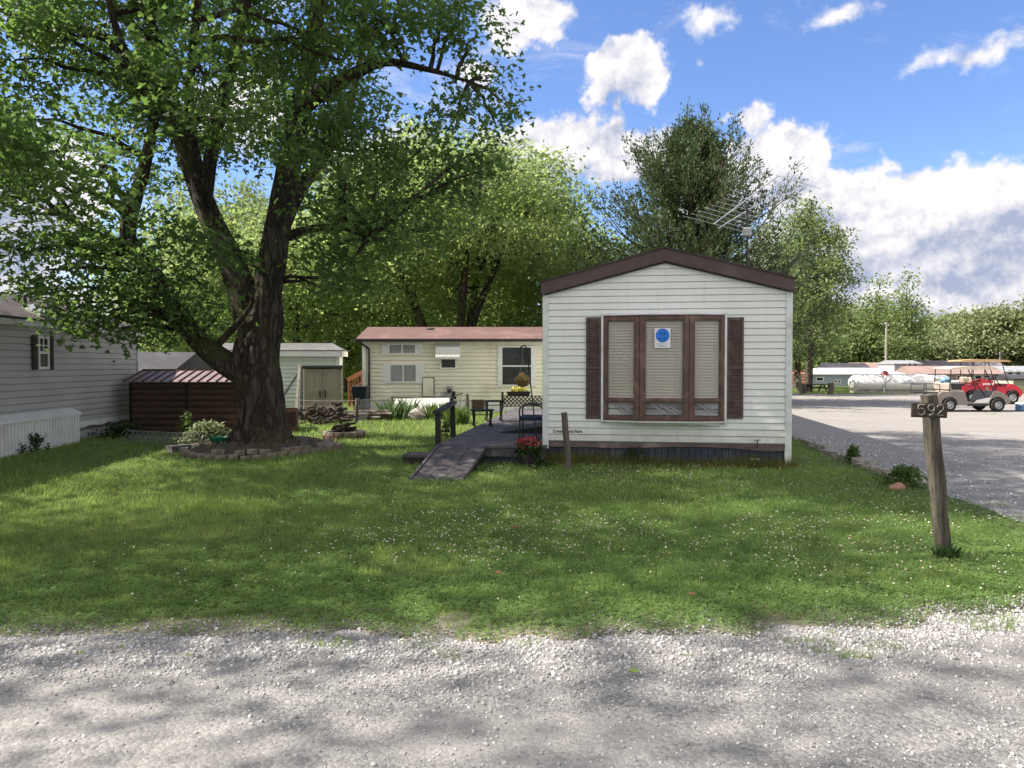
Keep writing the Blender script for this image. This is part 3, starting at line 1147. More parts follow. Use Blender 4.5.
# --- the big maple -------------------------------------------------------
def big_maple():
    T = Vector((-4.62, 14.2, 0))
    t = thing('maple_tree', 'huge old maple tree with thick furrowed trunk ringed by edging stones', 'tree', T)
    wood = MB()

    def W_(px, py, Y):
        return AT(px, py, Y)

    def ridge_f(th, i, p):
        k = mnoise.noise(Vector((math.cos(th) * 2.6, math.sin(th) * 2.6, p.z * .45)))
        k2 = mnoise.noise(Vector((math.cos(th) * 7, math.sin(th) * 7, p.z * 1.1)))
        k3 = abs(mnoise.noise(Vector((math.cos(th) * 16, math.sin(th) * 16, p.z * 1.8))))
        flare = 1 + .42 * max(0, 1 - p.z / .55) * (1 + .6 * math.sin(th * 5 + 1))
        return (1 + .16 * k + .10 * k2 - .10 * k3) * flare

    def branch(pts, rad, n=22, ridge=ridge_f, k=6):
        P = catmull(pts, k)
        wood.tube(P, lerp_list(rad, len(P)), n, ridge=ridge)
        return P
    b0 = Vector((-4.62, 14.2, -.1))
    stems = []
    trunk = branch([b0, (-4.62, 14.2, .5), (-4.66, 14.2, 1.1), (-4.72, 14.2, 1.75), W_(264, 322, 14.2), W_(266, 290, 14.25)],
                   [.47, .43, .40, .39, .33, .25], 56, k=14)
    L1 = branch([(-4.75, 14.15, 1.3), W_(222, 360, 14.1), W_(192, 333, 14.0), W_(172, 300, 13.9), W_(138, 252, 13.6), W_(128, 228, 13.5), W_(146, 160, 13.4), W_(152, 105, 13.4), W_(120, 40, 13.0), W_(100, -40, 12.8), W_(90, -120, 12.6)],
                [.25, .22, .18, .15, .135, .13, .10, .085, .065, .045, .02])
    L2 = branch([(-4.8, 14.25, 2.2), W_(240, 285, 14.3), W_(226, 250, 14.4), W_(206, 208, 14.6), W_(180, 130, 14.8), W_(163, 75, 15), W_(151, 24, 15), W_(120, -30, 15.2), W_(95, -110, 15.5)],
                [.28, .25, .225, .20, .19, .14, .105, .07, .04])
    L2b = branch([W_(163, 75, 15), W_(150, 45, 15.2), W_(112, 2, 15.4), W_(80, -60, 15.6)], [.13, .11, .09, .05], 14)
    L2c = branch([W_(204, 205, 14.6), W_(212, 150, 14.4), W_(228, 80, 14.2), W_(243, 15, 14), W_(255, -60, 14), W_(270, -170, 14)], [.14, .125, .11, .10, .07, .03], 16)
    L3 = branch([(-4.62, 14.2, 2.4), W_(268, 285, 14.3), W_(279, 220, 14.5), W_(291, 156, 14.7), W_(306, 80, 14.9), W_(317, 12, 15), W_(325, -80, 15), W_(330, -190, 15), W_(335, -300, 15)],
                [.30, .26, .235, .22, .19, .15, .12, .08, .03])
    L4 = branch([W_(290, 236, 14.4), W_(306, 230, 14.0), W_(332, 227, 13.6), W_(352, 230, 13.4), W_(368, 240, 13.2)], [.10, .075, .065, .05, .03], 12)
    L5 = branch([W_(300, 110, 14.8), W_(322, 92, 14.6), W_(352, 75, 14.4), W_(385, 62, 14.2), W_(430, 70, 14), W_(470, 82, 13.9)], [.17, .15, .12, .08, .05, .025], 14)
    L6 = branch([W_(318, 10, 15), W_(350, -60, 14.6), W_(400, -120, 14.2), W_(440, -170, 14)], [.13, .10, .06, .03], 12)
    L7 = branch([W_(208, 205, 14.5), W_(190, 120, 12.6), W_(196, 20, 11.0), W_(215, -140, 9.6), W_(225, -260, 9.2)], [.10, .08, .06, .045, .02], 12)
    L8 = branch([W_(272, 250, 14.6), W_(300, 190, 16), W_(340, 130, 17.6), W_(360, 60, 18.6), W_(370, -40, 19)], [.18, .14, .11, .08, .04], 14)
    L9 = branch([W_(135, 250, 13.6), W_(100, 235, 14), W_(60, 215, 14.5), W_(25, 200, 15)], [.07, .055, .04, .02], 10)
    L10 = branch([W_(213, 350, 14.1), W_(240, 320, 13.9), W_(252, 300, 13.8), W_(240, 270, 13.6)], [.075, .055, .04, .02], 10)
    for P in (L1, L2, L2b, L2c, L3, L4, L5, L6, L7, L8, L9):
        stems += P[6:]
    # dead twigs at the burr on the left limb
    for i in range(26):
        s0 = W_(rnd.uniform(146, 166), rnd.uniform(95, 125), 13.6)
        e0 = s0 + Vector((rnd.uniform(-1.0, .9), rnd.uniform(-1.2, .2), rnd.uniform(-.8, .9)))
        twigs(wood, s0, e0, .012, .003, 4, wig=.3)
    for i in range(7):
        wood.rock(W_(157 + rnd.uniform(-7, 7), 98 + rnd.uniform(-8, 8), 14.6), .20, (1, 1, 1), i)
    # boughs
    right = [(-400, 440), (-60, 455), (20, 470), (60, 485), (110, 490), (170, 478), (200, 448), (235, 440), (290, 372), (320, 320), (345, 300)]
    low = [(-80, 250), (0, 285), (40, 296), (80, 312), (150, 318), (200, 325), (228, 295), (300, 285), (340, 305), (390, 298), (430, 255), (470, 205), (520, 170)]
    lobes = []
    tries = 0
    while len(lobes) < 120 and tries < 20000:
        tries += 1
        d = rng.normal(size=3)
        d /= np.linalg.norm(d)
        q = rng.random() ** .42
        c = np.array([-5.3, 12.9, 9.4]) + d * q * np.array([6.3, 5.0, 7.3])
        if c[2] < 2.7:
            continue
        r = rnd.uniform(.75, 1.35)
        px, py = proj(*c)
        rp = r * FOC / c[1]
        if px + rp * .85 > np.interp(py, [a for a, _ in right], [b for _, b in right]):
            continue
        if py + rp * .7 > np.interp(px, [a for a, _ in low], [b for _, b in low]):
            continue
        if c[1] < 13.2 and 110 < px < 335 and py > -40 and rnd.random() < .78:
            continue
        if c[1] < 14.6 and 190 < px < 305 and py > 90 and rnd.random() < .8:
            continue
        if 150 < px < 330 and 240 < py and c[1] < 15 and rnd.random() < .6:
            continue
        if any(np.linalg.norm(c - np.array(l[:3])) < .58 * (r + l[3]) for l in lobes):
            continue
        lobes.append((*c, r))
    # hand-set boughs on the outline the photograph shows
    for px, py, Y, r in ((500, 100, 14.0, .45), (497, 128, 14.2, .4), (487, 150, 14.0, .5), (470, 40, 13.8, .7), (483, 78, 14, .5), (440, 20, 13.6, .8), (462, 8, 14, .5),
                         (478, 172, 14.3, .45), (455, 118, 13.8, .7), (420, 150, 13.4, .8), (395, 200, 13.4, .8), (360, 215, 13.0, .7), (330, 250, 13.0, .6), (440, 190, 14, .7), (420, 232, 15, .7),
                         (350, 265, 13.4, .6), (390, 250, 14.2, .6), (330, 290, 14.6, .5), (372, 282, 14.6, .5),
                         (60, 245, 12.5, .7), (90, 290, 12.6, .55), (70, 310, 12.4, .4), (110, 312, 12.6, .5), (150, 300, 12.8, .6), (130, 270, 12.8, .6), (45, 270, 13, .5), (180, 318, 13.1, .5), (95, 325, 12.2, .3), (62, 322, 12.8, .4), (122, 328, 13.0, .45), (38, 296, 13, .45), (160, 328, 13.4, .4), (20, 255, 13, .6), (10, 215, 12.6, .7),
                         (30, 120, 12, .8), (15, 60, 12, .9), (60, 30, 11.5, .8), (20, 170, 13, .6), (200, 285, 12.6, .6), (215, 320, 13.2, .45), (232, 250, 12.4, .5), (180, 240, 12.3, .6), (260, 60, 12.0, .8), (300, 30, 12, .8), (340, 60, 12.2, .8), (250, 130, 12.2, .6), (330, 130, 12.6, .7), (380, 20, 12.6, .9)):
        p = AT(px, py, Y)
        lobes.append((p.x, p.y, p.z, r))
    cr = crown('crown', lobes, 24, 46, .084, M['leaf_maple'], t, wood, stems, lobed=True, nbias=.55, csize=.23, twig=.009, shell=.15, flat=.70, origin=T, wood_r=.05)
    shift(wood, T).build('trunk', M['bark_maple'], t, smooth=True, angle=70)
    return t


big_maple()


def simple_tree(name, label, x, y, H, R_, low, bark, leafm, leaf, nl, clusters, per, stems=1, group=None, seed=1, squash=1.0, lobe_r=(.14, .24), trunk_r=.22, csize=.3, nbias=.4, base=None, taper=0.0, lean=(0, 0), ecc=1.0, spread=.5):
    """tree with limbs, boughs and leaf clusters. R_ crown radius, low = lowest bough height"""
    global rnd
    rnd2 = random.Random(seed)
    z0 = float(terr(x, y)) if base is None else base
    t = thing(name, label, 'tree', (x, y, z0), 0, group)
    wood = MB()
    sp = []
    for s_ in range(stems):
        a = s_ * 2 * math.pi / stems + rnd2.uniform(-.4, .4)
        k = 0 if stems == 1 else spread
        top = Vector((x + lean[0] + math.cos(a) * R_ * k * .9, y + lean[1] + math.sin(a) * R_ * k * .6, z0 + H * rnd2.uniform(.72, .86)))
        b = Vector((x + math.cos(a) * .15 * (stems > 1), y + math.sin(a) * .12 * (stems > 1), z0 - .1))
        mid = b.lerp(top, .35) + Vector((rnd2.uniform(-.3, .3), rnd2.uniform(-.3, .3), .25 * (stems > 1)))
        P = catmull([b, b.lerp(mid, .5), mid, mid.lerp(top, .5) + Vector((rnd2.uniform(-.3, .3), 0, 0)), top], 4)
        wood.tube(P, lerp_list([trunk_r * 1.25, trunk_r, trunk_r * .8, trunk_r * .5, trunk_r * .15], len(P)), 10, wob=.15)
        sp += P[3:]
    lobes = []
    cz = (H + low) / 2
    tries = 0
    while len(lobes) < nl and tries < 6000:
        tries += 1
        d = rng.normal(size=3)
        d /= np.linalg.norm(d)
        q = rng.random() ** .4
        zz = cz + d[2] * q * (H - low) / 2 * .93
        tt = (zz - low) / max(.1, H - low)
        rad = R_ * (1 - taper * tt)
        c = np.array([x + lean[0] * tt + d[0] * q * rad * .88, y + lean[1] * tt + d[1] * q * rad * .88 * ecc, z0 + zz])
        r = rnd2.uniform(*lobe_r) * 2 * R_ * (1 - .4 * taper * tt)
        if any(np.linalg.norm(c - np.array(l[:3])) < .55 * (r + l[3]) for l in lobes):
            continue
        lobes.append((*c, r))
    crown('crown', lobes, clusters, per, leaf, leafm, t, wood, sp, nbias=nbias, csize=csize, twig=.02, shell=.3, flat=.75 * squash, origin=(x, y, z0), wood_r=.05)
    shift(wood, (x, y, z0)).build('trunk', bark, t, smooth=True, angle=60)
    return t

# trees behind the trailers
def X_at(px, Y):
    return (px - 512) / FOC * Y


simple_tree('maple_tree', 'pale green spreading maple with several stems rising behind the cream trailer', X_at(445, 34), 34, 11.4, 6.4, 4.3, M['bark_maple'], M['leaf_back'], .20, 62, 16, 34,
            stems=5, seed=3, lobe_r=(.09, .15), csize=.42, trunk_r=.25, spread=.6)
simple_tree('broadleaf_tree', 'pale broadleaf tree filling the gap left of the cream trailer roof', X_at(345, 42), 43, 11.5, 5.0, .6, M['bark_dark'], M['leaf_lime'], .24, 44, 14, 30, seed=4, csize=.5, lobe_r=(.12, .19))
simple_tree('broadleaf_tree', 'green broadleaf tree behind the white shed roof', X_at(285, 36), 37, 9.5, 4.0, 1.0, M['bark_dark'], M['leaf_back'], .20, 40, 13, 30, seed=5, csize=.42, lobe_r=(.12, .19))
simple_tree('broadleaf_tree', 'sunlit broadleaf tree behind the low brown shed, leftmost of the back row', X_at(176, 33), 34, 9.2, 3.9, 1.0, M['bark_dark'], M['leaf_back'], .20, 40, 13, 30, seed=6, csize=.42, lobe_r=(.12, .19))
simple_tree('broadleaf_tree', 'tall green tree seen behind the fork of the big maple', X_at(232, 46), 46, 13.5, 5.2, .6, M['bark_dark'], M['leaf_mid'], .26, 44, 13, 28, seed=7, csize=.5, lobe_r=(.12, .19))
simple_tree('broadleaf_tree', 'yellow green tree between the cream trailer roof and the white mobile home gable', X_at(525, 43), 43, 11.0, 5.0, .6, M['bark_dark'], M['leaf_lime'], .24, 48, 14, 30, seed=8, csize=.48, lobe_r=(.12, .19))
simple_tree('broadleaf_tree', 'low lime green tree just left of the dark cedar', X_at(592, 38), 38, 8.6, 3.5, .6, M['bark_dark'], M['leaf_lime'], .20, 40, 14, 30, seed=9, csize=.42, lobe_r=(.13, .2))
simple_tree('broadleaf_tree', 'rounded broadleaf tree far behind the middle of the cream trailer', X_at(440, 56), 56, 11.5, 7.0, .2, M['bark_dark'], M['leaf_lime'], .32, 50, 12, 28, seed=10, csize=.6, lobe_r=(.12, .18))
simple_tree('broadleaf_tree', 'wide pale tree far behind the white shed', X_at(320, 60), 60, 12.0, 7.0, .2, M['bark_dark'], M['leaf_lime'], .34, 46, 12, 28, seed=14, csize=.6, lobe_r=(.12, .18))
simple_tree('broadleaf_tree', 'shadowy tree far behind the low brown shed roof', X_at(205, 58), 58, 9.5, 6.0, .2, M['bark_dark'], M['leaf_mid'], .34, 40, 12, 28, seed=15, csize=.6, lobe_r=(.12, .18))
simple_tree('broadleaf_tree', 'leafy green tree right of the cedar beyond the mobile home corner', X_at(808, 44.5), 44.5, 11.4, 3.4, 2.6, M['bark_dark'], M['leaf_mid'], .20, 72, 16, 34, seed=12, csize=.36, lobe_r=(.10, .17), taper=.62, trunk_r=.2)
simple_tree('broadleaf_tree', 'bushy dark green tree half hidden behind the mobile home beside the cedar', X_at(762, 40), 40, 8.8, 2.9, .8, M['bark_dark'], M['leaf_mid'], .20, 44, 14, 32, seed=16, csize=.38, lobe_r=(.12, .19), taper=.4)
simple_tree('broadleaf_tree', 'small bushy tree low beside the right corner of the mobile home', X_at(797, 50), 50, 6.2, 2.6, 1.7, M['bark_dark'], M['leaf_mid'], .22, 44, 14, 30, seed=13, csize=.42, lobe_r=(.13, .2), taper=.3)


def cedar(x, y, label):
    t = thing('cedar_tree', label, 'tree', (x, y, 0))
    wood = MB()
    H = 10.9
    r2 = random.Random(5)
    cens, dirs = [], []
    tops = []
    main = catmull([(x, y, -.1), (x - .1, y, 3), (x + .1, y, 6), (x - .1, y, 9), (x - .15, y, H - .5)], 5)
    wood.tube(main, lerp_list([.30, .24, .18, .10, .03], len(main)), 10, wob=.15)
    # boughs rise outward in loose tiers and end in feathery spires
    n = 270
    for i in range(n):
        ez = 1.8 + (H - 1.8) * ((i + .5) / n) ** .85
        a = i * 2.399 + r2.uniform(-.3, .3)
        wmax = float(np.interp(ez, [1.8, 3.0, 4.5, 6.4, 7.6, 9.0, 10.0, 10.9], [3.6, 4.4, 4.5, 4.4, 3.8, 2.9, 1.8, .4]))
        wmax *= 1 + .30 * math.sin(ez * 4.1 + 1.7 * math.sin(a * 2))
        reach = wmax * (1.10 if i % 3 == 0 else r2.uniform(.30, .95))
        rise = min(ez - .8, reach * r2.uniform(.28, .60) + .25)
        h0 = ez - rise
        b = Vector((x, y, h0))
        ca, sa = math.cos(a), math.sin(a)
        m = b + Vector((ca * reach * .6, sa * reach * .6, rise * .25))
        e = b + Vector((ca * reach, sa * reach, rise))
        if i % 9 == 0:      # upright leaders that break the outline into spires
            e = Vector((x + ca * reach * .75, y + sa * reach * .75, min(H + .5, ez + 1.1)))
            b = Vector((x + ca * reach * .2, y + sa * reach * .2, e.z - 2.6))
            m = b.lerp(e, .5) + Vector((ca * .3, sa * .3, 0))
        P = catmull([b, m, e], 6)
        wood.tube(P, lerp_list([.05, .03, .008], len(P)), 5, cap=False)
        for j, p in enumerate(P):
            f = j / (len(P) - 1)
            if f < .25:
                continue
            d = (P[min(j + 1, len(P) - 1)] - P[max(0, j - 1)]).normalized()
            rad = (.30 if i % 9 == 0 else .44 if i % 3 == 0 else .33) * math.sin(min(1, (1 - f) * 1.2 + .10) * math.pi * .6)
            k = int(30 + 60 * rad)
            for _ in range(4):
                o = Vector((r2.gauss(0, 1), r2.gauss(0, 1), r2.gauss(0, .7))) * rad * .8
                sd_ = (d * .9 + o.normalized() * .5 + Vector((0, 0, .30))).normalized()
                for q in range(k // 4):
                    s_ = r2.random() * .40
                    pp = p + o + sd_ * s_ + Vector((r2.gauss(0, .045), r2.gauss(0, .045), r2.gauss(0, .045)))
                    cens.append(pp)
                    dirs.append(sd_)
    cen = np.array([c[:] for c in cens])
    dr = np.array([d[:] for d in dirs])
    v, k = leaf_verts(cen, .135, .2, False, direction=dr, width=.7)
    v -= np.array([x, y, 0])
    np_mesh('crown', v, np.arange(len(v)).reshape(-1, k), M['leaf_cedar'], t)
    shift(wood, (x, y, 0)).build('trunk', M['bark_dark'], t, smooth=True)


cedar(X_at(690, 31), 31, 'dark ragged cedar with feathery spires rising behind the white mobile home')

# the distant tree line at the right and behind everything
FT = 'trees in the distant tree line'
far_spec = [(838, 105, 11.0, 6.5, 21), (868, 118, 10.2, 6, 22), (925, 112, 8.6, 6.5, 24), (950, 120, 9.6, 6, 25), (985, 112, 10.4, 6.5, 26), (1018, 118, 10.4, 6.5, 27),
            (1052, 110, 10.6, 6.5, 28), (1090, 120, 11, 7, 29), (900, 128, 9.6, 6, 30), (810, 120, 10.5, 6.5, 31), (965, 132, 10.5, 6, 32), (1130, 115, 10, 7, 33)]
far_lab = {838: 'distant green tree directly left of the two tall pointed trees', 868: 'distant rounded tree just behind the left tall pointed tree', 925: 'distant low tree just right of the two tall pointed trees',
           950: 'distant tree rising above the left end of the golf cart roofs', 985: 'distant broad tree rising above the right end of the golf cart roofs', 1018: 'distant tree at the right edge of the photo',
           1052: 'distant tree just beyond the right edge of the photo', 1090: 'distant tree well beyond the right edge of the photo', 900: 'farthest tree filling the gap between the two tall pointed trees',
           810: 'distant tree low behind the leafy green tree at the mobile home corner', 965: 'farthest tree seen between the crowns above the golf carts', 1130: 'outermost distant tree on the right'}
for px, Y, H, rr, sdv in far_spec:
    simple_tree('broadleaf_tree', far_lab[px], X_at(px, Y), Y, H + 1.0 + 1.1 * math.sin(sdv * 2.3), rr, .2, M['bark_dark'], M[('leaf_far', 'leaf_mid', 'leaf_far', 'leaf_mid')[sdv % 4]], .50, 30, 11, 26, seed=sdv, group=FT, csize=.9, lobe_r=(.12, .19), base=-1.5, trunk_r=.3, nbias=.3)
simple_tree('poplar_tree', 'tall pointed tree standing above the distant line, left of the two peaks', X_at(876, 100), 100, 15.4, 3.2, 1.5, M['bark_dark'], M['leaf_mid'], .40, 26, 9, 24, seed=41, csize=.7, lobe_r=(.14, .22), base=-1.5, taper=.7)
simple_tree('poplar_tree', 'tall pointed tree standing above the distant line, right of the two peaks', X_at(905, 96), 96, 15.0, 3.4, 1.5, M['bark_dark'], M['leaf_mid'], .40, 28, 9, 24, seed=42, csize=.7, lobe_r=(.14, .22), base=-1.5, taper=.65)
# a tree outside the left edge of the photograph whose crown shades the road and lawn
simple_tree('maple_tree', 'broad maple beside the road at the left edge of the view, shading the lawn', -12.8, 6.2, 17.0, 5.5, 4.2, M['bark_maple'], M['leaf_maple'], .17, 31, 13, 28, seed=51, csize=.45, lobe_r=(.10, .17), trunk_r=.34)


# ------------------------------------------------------------------ siding walls
def laps(mb, x0, x1, z0, z1, lap=.102, deep=.018, y=0.0, top=None, M_=None, slot=None):
    """clapboard: every lap slopes out to its lower edge, which overhangs a narrow open groove"""
    z = z0
    slot = slot or lap * .13
    while z < z1 - 1e-4:
        zt = min(z + lap, z1)
        a0, b0 = (x0, x1) if top is None else top(z)
        a1, b1 = (x0, x1) if top is None else top(zt)
        if b1 - a1 < .005:
            a1 = b1 = (a0 + b0) / 2
        zs = min(z + slot, zt)
        vs = [(a0, y - deep, zs), (b0, y - deep, zs), (b1, y - deep * .35, zt), (a1, y - deep * .35, zt),
              (a0, y + .022, zs), (b0, y + .022, zs), (a0, y + .022, z), (b0, y + .022, z), (a0, y - deep * .35, z), (b0, y - deep * .35, z)]
        mb.add(vs, [(0, 1, 2, 3), (4, 5, 1, 0), (6, 7, 5, 4), (8, 9, 7, 6)], M_)
        z = zt
    return mb


# ------------------------------------------------------------------ white mobile home
HF = Frame(.525, 12.06, -math.asin(.148))
HW, HD = 3.66, 13.5


def mobile_home():
    t = thing('mobile_home', 'white single-wide mobile home with brown-framed front window and brown gable trim', 'mobile home', HF.o, HF.yaw)
    EV, PK = 2.66, 3.13
    wall = MB()
    zb = .36

    def top(z):
        if z <= EV:
            return 0, HW
        k = (z - EV) / (PK - EV)
        return HW / 2 * k, HW - HW / 2 * k
    laps(wall, 0, HW, zb, PK, top=top)
    # backing body, sides and rear
    bd = [(.002, .30), (HW - .002, .30), (HW - .002, EV), (HW / 2, PK), (.002, EV)]
    wall.prism(bd, .03, HD)
    for side in (0, 1):
        Ms = Matrix.Translation((0 if side == 0 else HW, HD if side == 0 else 0, 0)) @ Matrix.Rotation(R(-90 if side == 0 else 90), 4, 'Z')
        laps(wall, 0, HD, zb, EV, M_=Ms)
    wall.build('wall', M['siding_white'], t)
    ct = MB()
    ct.box(-.045, .05, -.03, .05, .24, EV, bev=.006)
    ct.build('corner_trim', M['trim_white'], t)
    ct = MB()
    ct.box(HW - .05, HW + .045, -.03, .05, .03, EV, bev=.006)
    ct.build('corner_trim', M['trim_white'], t)
    # roof: fascia board, dark edge, roof sheets
    ro = MB()
    oh = .10
    for sgn in (0, 1):
        def mx(x):
            return x if sgn == 0 else HW - x
        prof = [(mx(-.06), EV - .02), (mx(HW / 2), PK), (mx(HW / 2), PK + .185), (mx(-.06), EV + .165)]
        ro.prism(prof, -oh, -oh + .03)
    roof = ro.build('fascia', M['brown_fascia'], t)
    dk = MB()
    for sgn in (0, 1):
        def mx(x):
            return x if sgn == 0 else HW - x
        dk.prism([(mx(-.085), EV + .160), (mx(HW / 2), PK + .187), (mx(HW / 2), PK + .212), (mx(-.085), EV + .186)], -oh - .02, HD + .08)
    dk.build('roof', M['roof_brown'], t)
    so_ = MB()
    for sgn in (0, 1):
        def mx(x):
            return x if sgn == 0 else HW - x
        so_.prism([(mx(.01), EV - .022), (mx(HW / 2), PK - .028), (mx(HW / 2), PK), (mx(-.05), EV - .005)], -oh + .032, -.0135)
        n = 26
        for i in range(n):
            f = (i + .5) / n
            xx, zz = mx(-.04 + f * (HW / 2 + .03)), EV - .02 + f * (PK - EV + .012)
            so_.box(xx - .010, xx + .010, -oh - .004, -oh + .03, zz - .016, zz + .004)
        so_.prism([(mx(-.055), EV + .145), (mx(-.02), EV + .150), (mx(-.02), EV - .01), (mx(-.055), EV - .03)], -oh + .03, HD)
    so_.build('soffit', M['dark_trim'], t)
    # skirting
    pk = MB()
    pts = [0, .5, 1.1, 1.7, 2.3, 2.8, 3.3, HW]
    dz = [.27, .272, .262, .285, .30, .292, .25, .262]
    for i in range(len(pts) - 1):
        a, b = pts[i], pts[i + 1]
        pk.add([(a, -.008, dz[i]), (b, -.008, dz[i + 1]), (b, -.008, .353), (a, -.008, .353), (a, .0, dz[i]), (b, .0, dz[i + 1]), (b, 0, .353), (a, 0, .353)],
               [(0, 1, 2, 3), (4, 7, 6, 5), (0, 4, 5, 1)])
    pk.build('skirt_board', M['plank_mauve'], t)
    sk = MB()
    x = .0
    while x < HW - .01:
        w = min(.098, HW - x)
        yo = .018 + rnd.uniform(0, .008)
        sk.box(x, x + w - .008, yo, yo + .02, -.02, .30)
        x += .1
    sk.box(0, HW, .046, .06, -.02, .30)
    sk.box(-.0, .02, .06, HD, -.02, .30)
    sk.box(HW - .02, HW, .06, HD, -.02, .30)
    sk.build('skirting', M['skirt_navy'], t)
    vt = MB()
    vx = HF.hit(755, 461)[0]
    vt.box(vx - .07, vx + .07, .006, .018, .11, .14)
    vt.build('skirt_vent', M['trim_white'], t)
    tp = MB()
    tx, tz = HF.hit(757, 441)
    tp.tube([(tx, -.03, .30), (tx, -.035, tz + .02)], .007, 6)
    tp.tube([(tx - .045, -.035, tz + .015), (tx + .05, -.035, tz + .02)], .006, 6)
    tp.build('tap', M['black_metal'], t)
    # --- front window: a shallow three-light bow in a brown frame
    x0, z1 = HF.hit(603.5, 316)
    x1, _ = HF.hit(724.5, 316)
    _, z0 = HF.hit(660, 419.5)
    trim = MB()
    trim.box(x0 - .035, x0, -.055, .0, z0 - .06, z1 + .035, bev=.004)
    trim.box(x1, x1 + .035, -.055, .0, z0 - .06, z1 + .035, bev=.004)
    trim.box(x0, x1, -.055, .0, z1 + .003, z1 + .035, bev=.004)
    trim.build('window_trim', M['trim_white'], t)
    win = MB()
    bow = .17
    xa, _ = HF.hit(639.5, 350)
    xb, _ = HF.hit(688, 350)
    P = [(x0, -.03), (xa, -bow), (xb, -bow), (x1, -.03)]

    def seg(i):
        a, b = Vector((*P[i], 0)), Vector((*P[i + 1], 0))
        d = (b - a)
        L = d.length
        d.normalize()
        nrm = Vector((d.y, -d.x, 0))   # outward (towards -y)
        Mx = Matrix(((d.x, -nrm.x, 0, a.x), (d.y, -nrm.y, 0, a.y), (0, 0, 1, 0), (0, 0, 0, 1)))
        return Mx, L
    zmid = HF.hit(660, 400)[1] + .0
    frames, panes = [], []
    wt = win
    for i in range(3):
        Mx, L = seg(i)
        e = .075 if i == 1 else .04
        l_, r_ = (e if i else .06), (e if i < 2 else .06)
        if i == 0:
            r_ = .075
        if i == 2:
            l_ = .075
        win.box(0, l_, -.022, .05, z0, z1, Mx, .005)
        win.box(L - r_, L, -.022, .05, z0, z1, Mx, .005)
        win.box(l_, L - r_, -.018, .05, z1 - .075, z1, Mx, .004)
        win.box(l_, L - r_, -.018, .05, z0, z0 + .05, Mx, .004)
        win.box(l_, L - r_, -.024, .03, zmid - .022, zmid + .022, Mx, .004)
        # inner sash
        a, b = l_, L - r_
        for zz0, zz1 in ((zmid + .022, z1 - .075), (z0 + .05, zmid - .022)):
            win.box(a, a + .016, -.010, .03, zz0, zz1, Mx)
            win.box(b - .016, b, -.010, .03, zz0, zz1, Mx)
            win.box(a + .016, b - .016, -.010, .03, zz0, zz0 + .014, Mx)
            win.box(a + .016, b - .016, -.010, .03, zz1 - .014, zz1, Mx)
        panes.append((Mx, a + .016, b - .016))
    # head and sill following the bow
    for zz, th in ((z1 + .0, .0), (z0, 1)):
        if th:
            pr = [(x0, 0), (x0, -.07), (xa, -bow - .045), (xb, -bow - .045), (x1, -.07), (x1, 0)]
            n = len(pr)
            win.add([(a, b, z0 - .001) for a, b in pr] + [(a, b, z0 - .012) for a, b in pr],
                    [tuple(range(n)), tuple(reversed(range(n, 2 * n)))] + [(i, (i + 1) % n, n + (i + 1) % n, n + i) for i in range(n)])
        else:
            pr = [(x0, 0), (x0, -.06), (xa, -bow - .035), (xb, -bow - .035), (x1, -.06), (x1, 0)]
            n = len(pr)
            win.add([(a, b, z1 + .002) for a, b in pr] + [(a, b, z1 - .010) for a, b in pr],
                    [tuple(range(n)), tuple(reversed(range(n, 2 * n)))] + [(i, (i + 1) % n, n + (i + 1) % n, n + i) for i in range(n)])
    wf = win.build('window', M['brown_frame'], t)
    sl = MB()
    pr = [(x0 - .03, 0), (x0 - .03, -.07), (xa, -bow - .052), (xb, -bow - .052), (x1 + .03, -.07), (x1 + .03, 0)]
    n = len(pr)
    sl.add([(a, b, z0 - .013) for a, b in pr] + [(x0 - .03, 0, z0 - .035)] + [(a, b * .98, z0 - .035) for a, b in pr[1:-1]] + [(x1 + .03, 0, z0 - .035)],
           [tuple(range(n)), tuple(reversed(range(n, 2 * n)))] + [(i, (i + 1) % n, n + (i + 1) % n, n + i) for i in range(n)])
    sl.build('window_sill', M['trim_white'], t)
    ap = MB()   # sloping white metal under the sill
    pr2 = [(x0 + .05, 0), (x0 + .05, -.05), (xa, -bow - .03), (xb, -bow - .03), (x1 - .05, -.05), (x1 - .05, 0)]
    ap.add([(a, b, z0 - .036) for a, b in pr2] + [(a, b * .3 - .004, z0 - .10) for a, b in pr2],
           [tuple(range(n)), tuple(reversed(range(n, 2 * n)))] + [(i, (i + 1) % n, n + (i + 1) % n, n + i) for i in range(n)])
    ap.build('sill_flashing', M['siding_white'], t)
    hd = MB()
    prh = [(x0, 0), (x0, -.05), (xa, -bow - .03), (xb, -bow - .03), (x1, -.05), (x1, 0)]
    hd.add([(a, b, z1 + .003) for a, b in prh] + [(a, 0, z1 + .03) for a, b in prh],
           [tuple(range(n))] + [(i, (i + 1) % n, n + (i + 1) % n, n + i) for i in range(n)])
    for i in range(26):
        xx = x0 + .03 + i * (x1 - x0 - .06) / 25
        hd.box(xx - .004, xx + .004, -.06, -.055, z1 + .012, z1 + .02)
    hd.build('window_head_flashing', M['trim_white'], t)
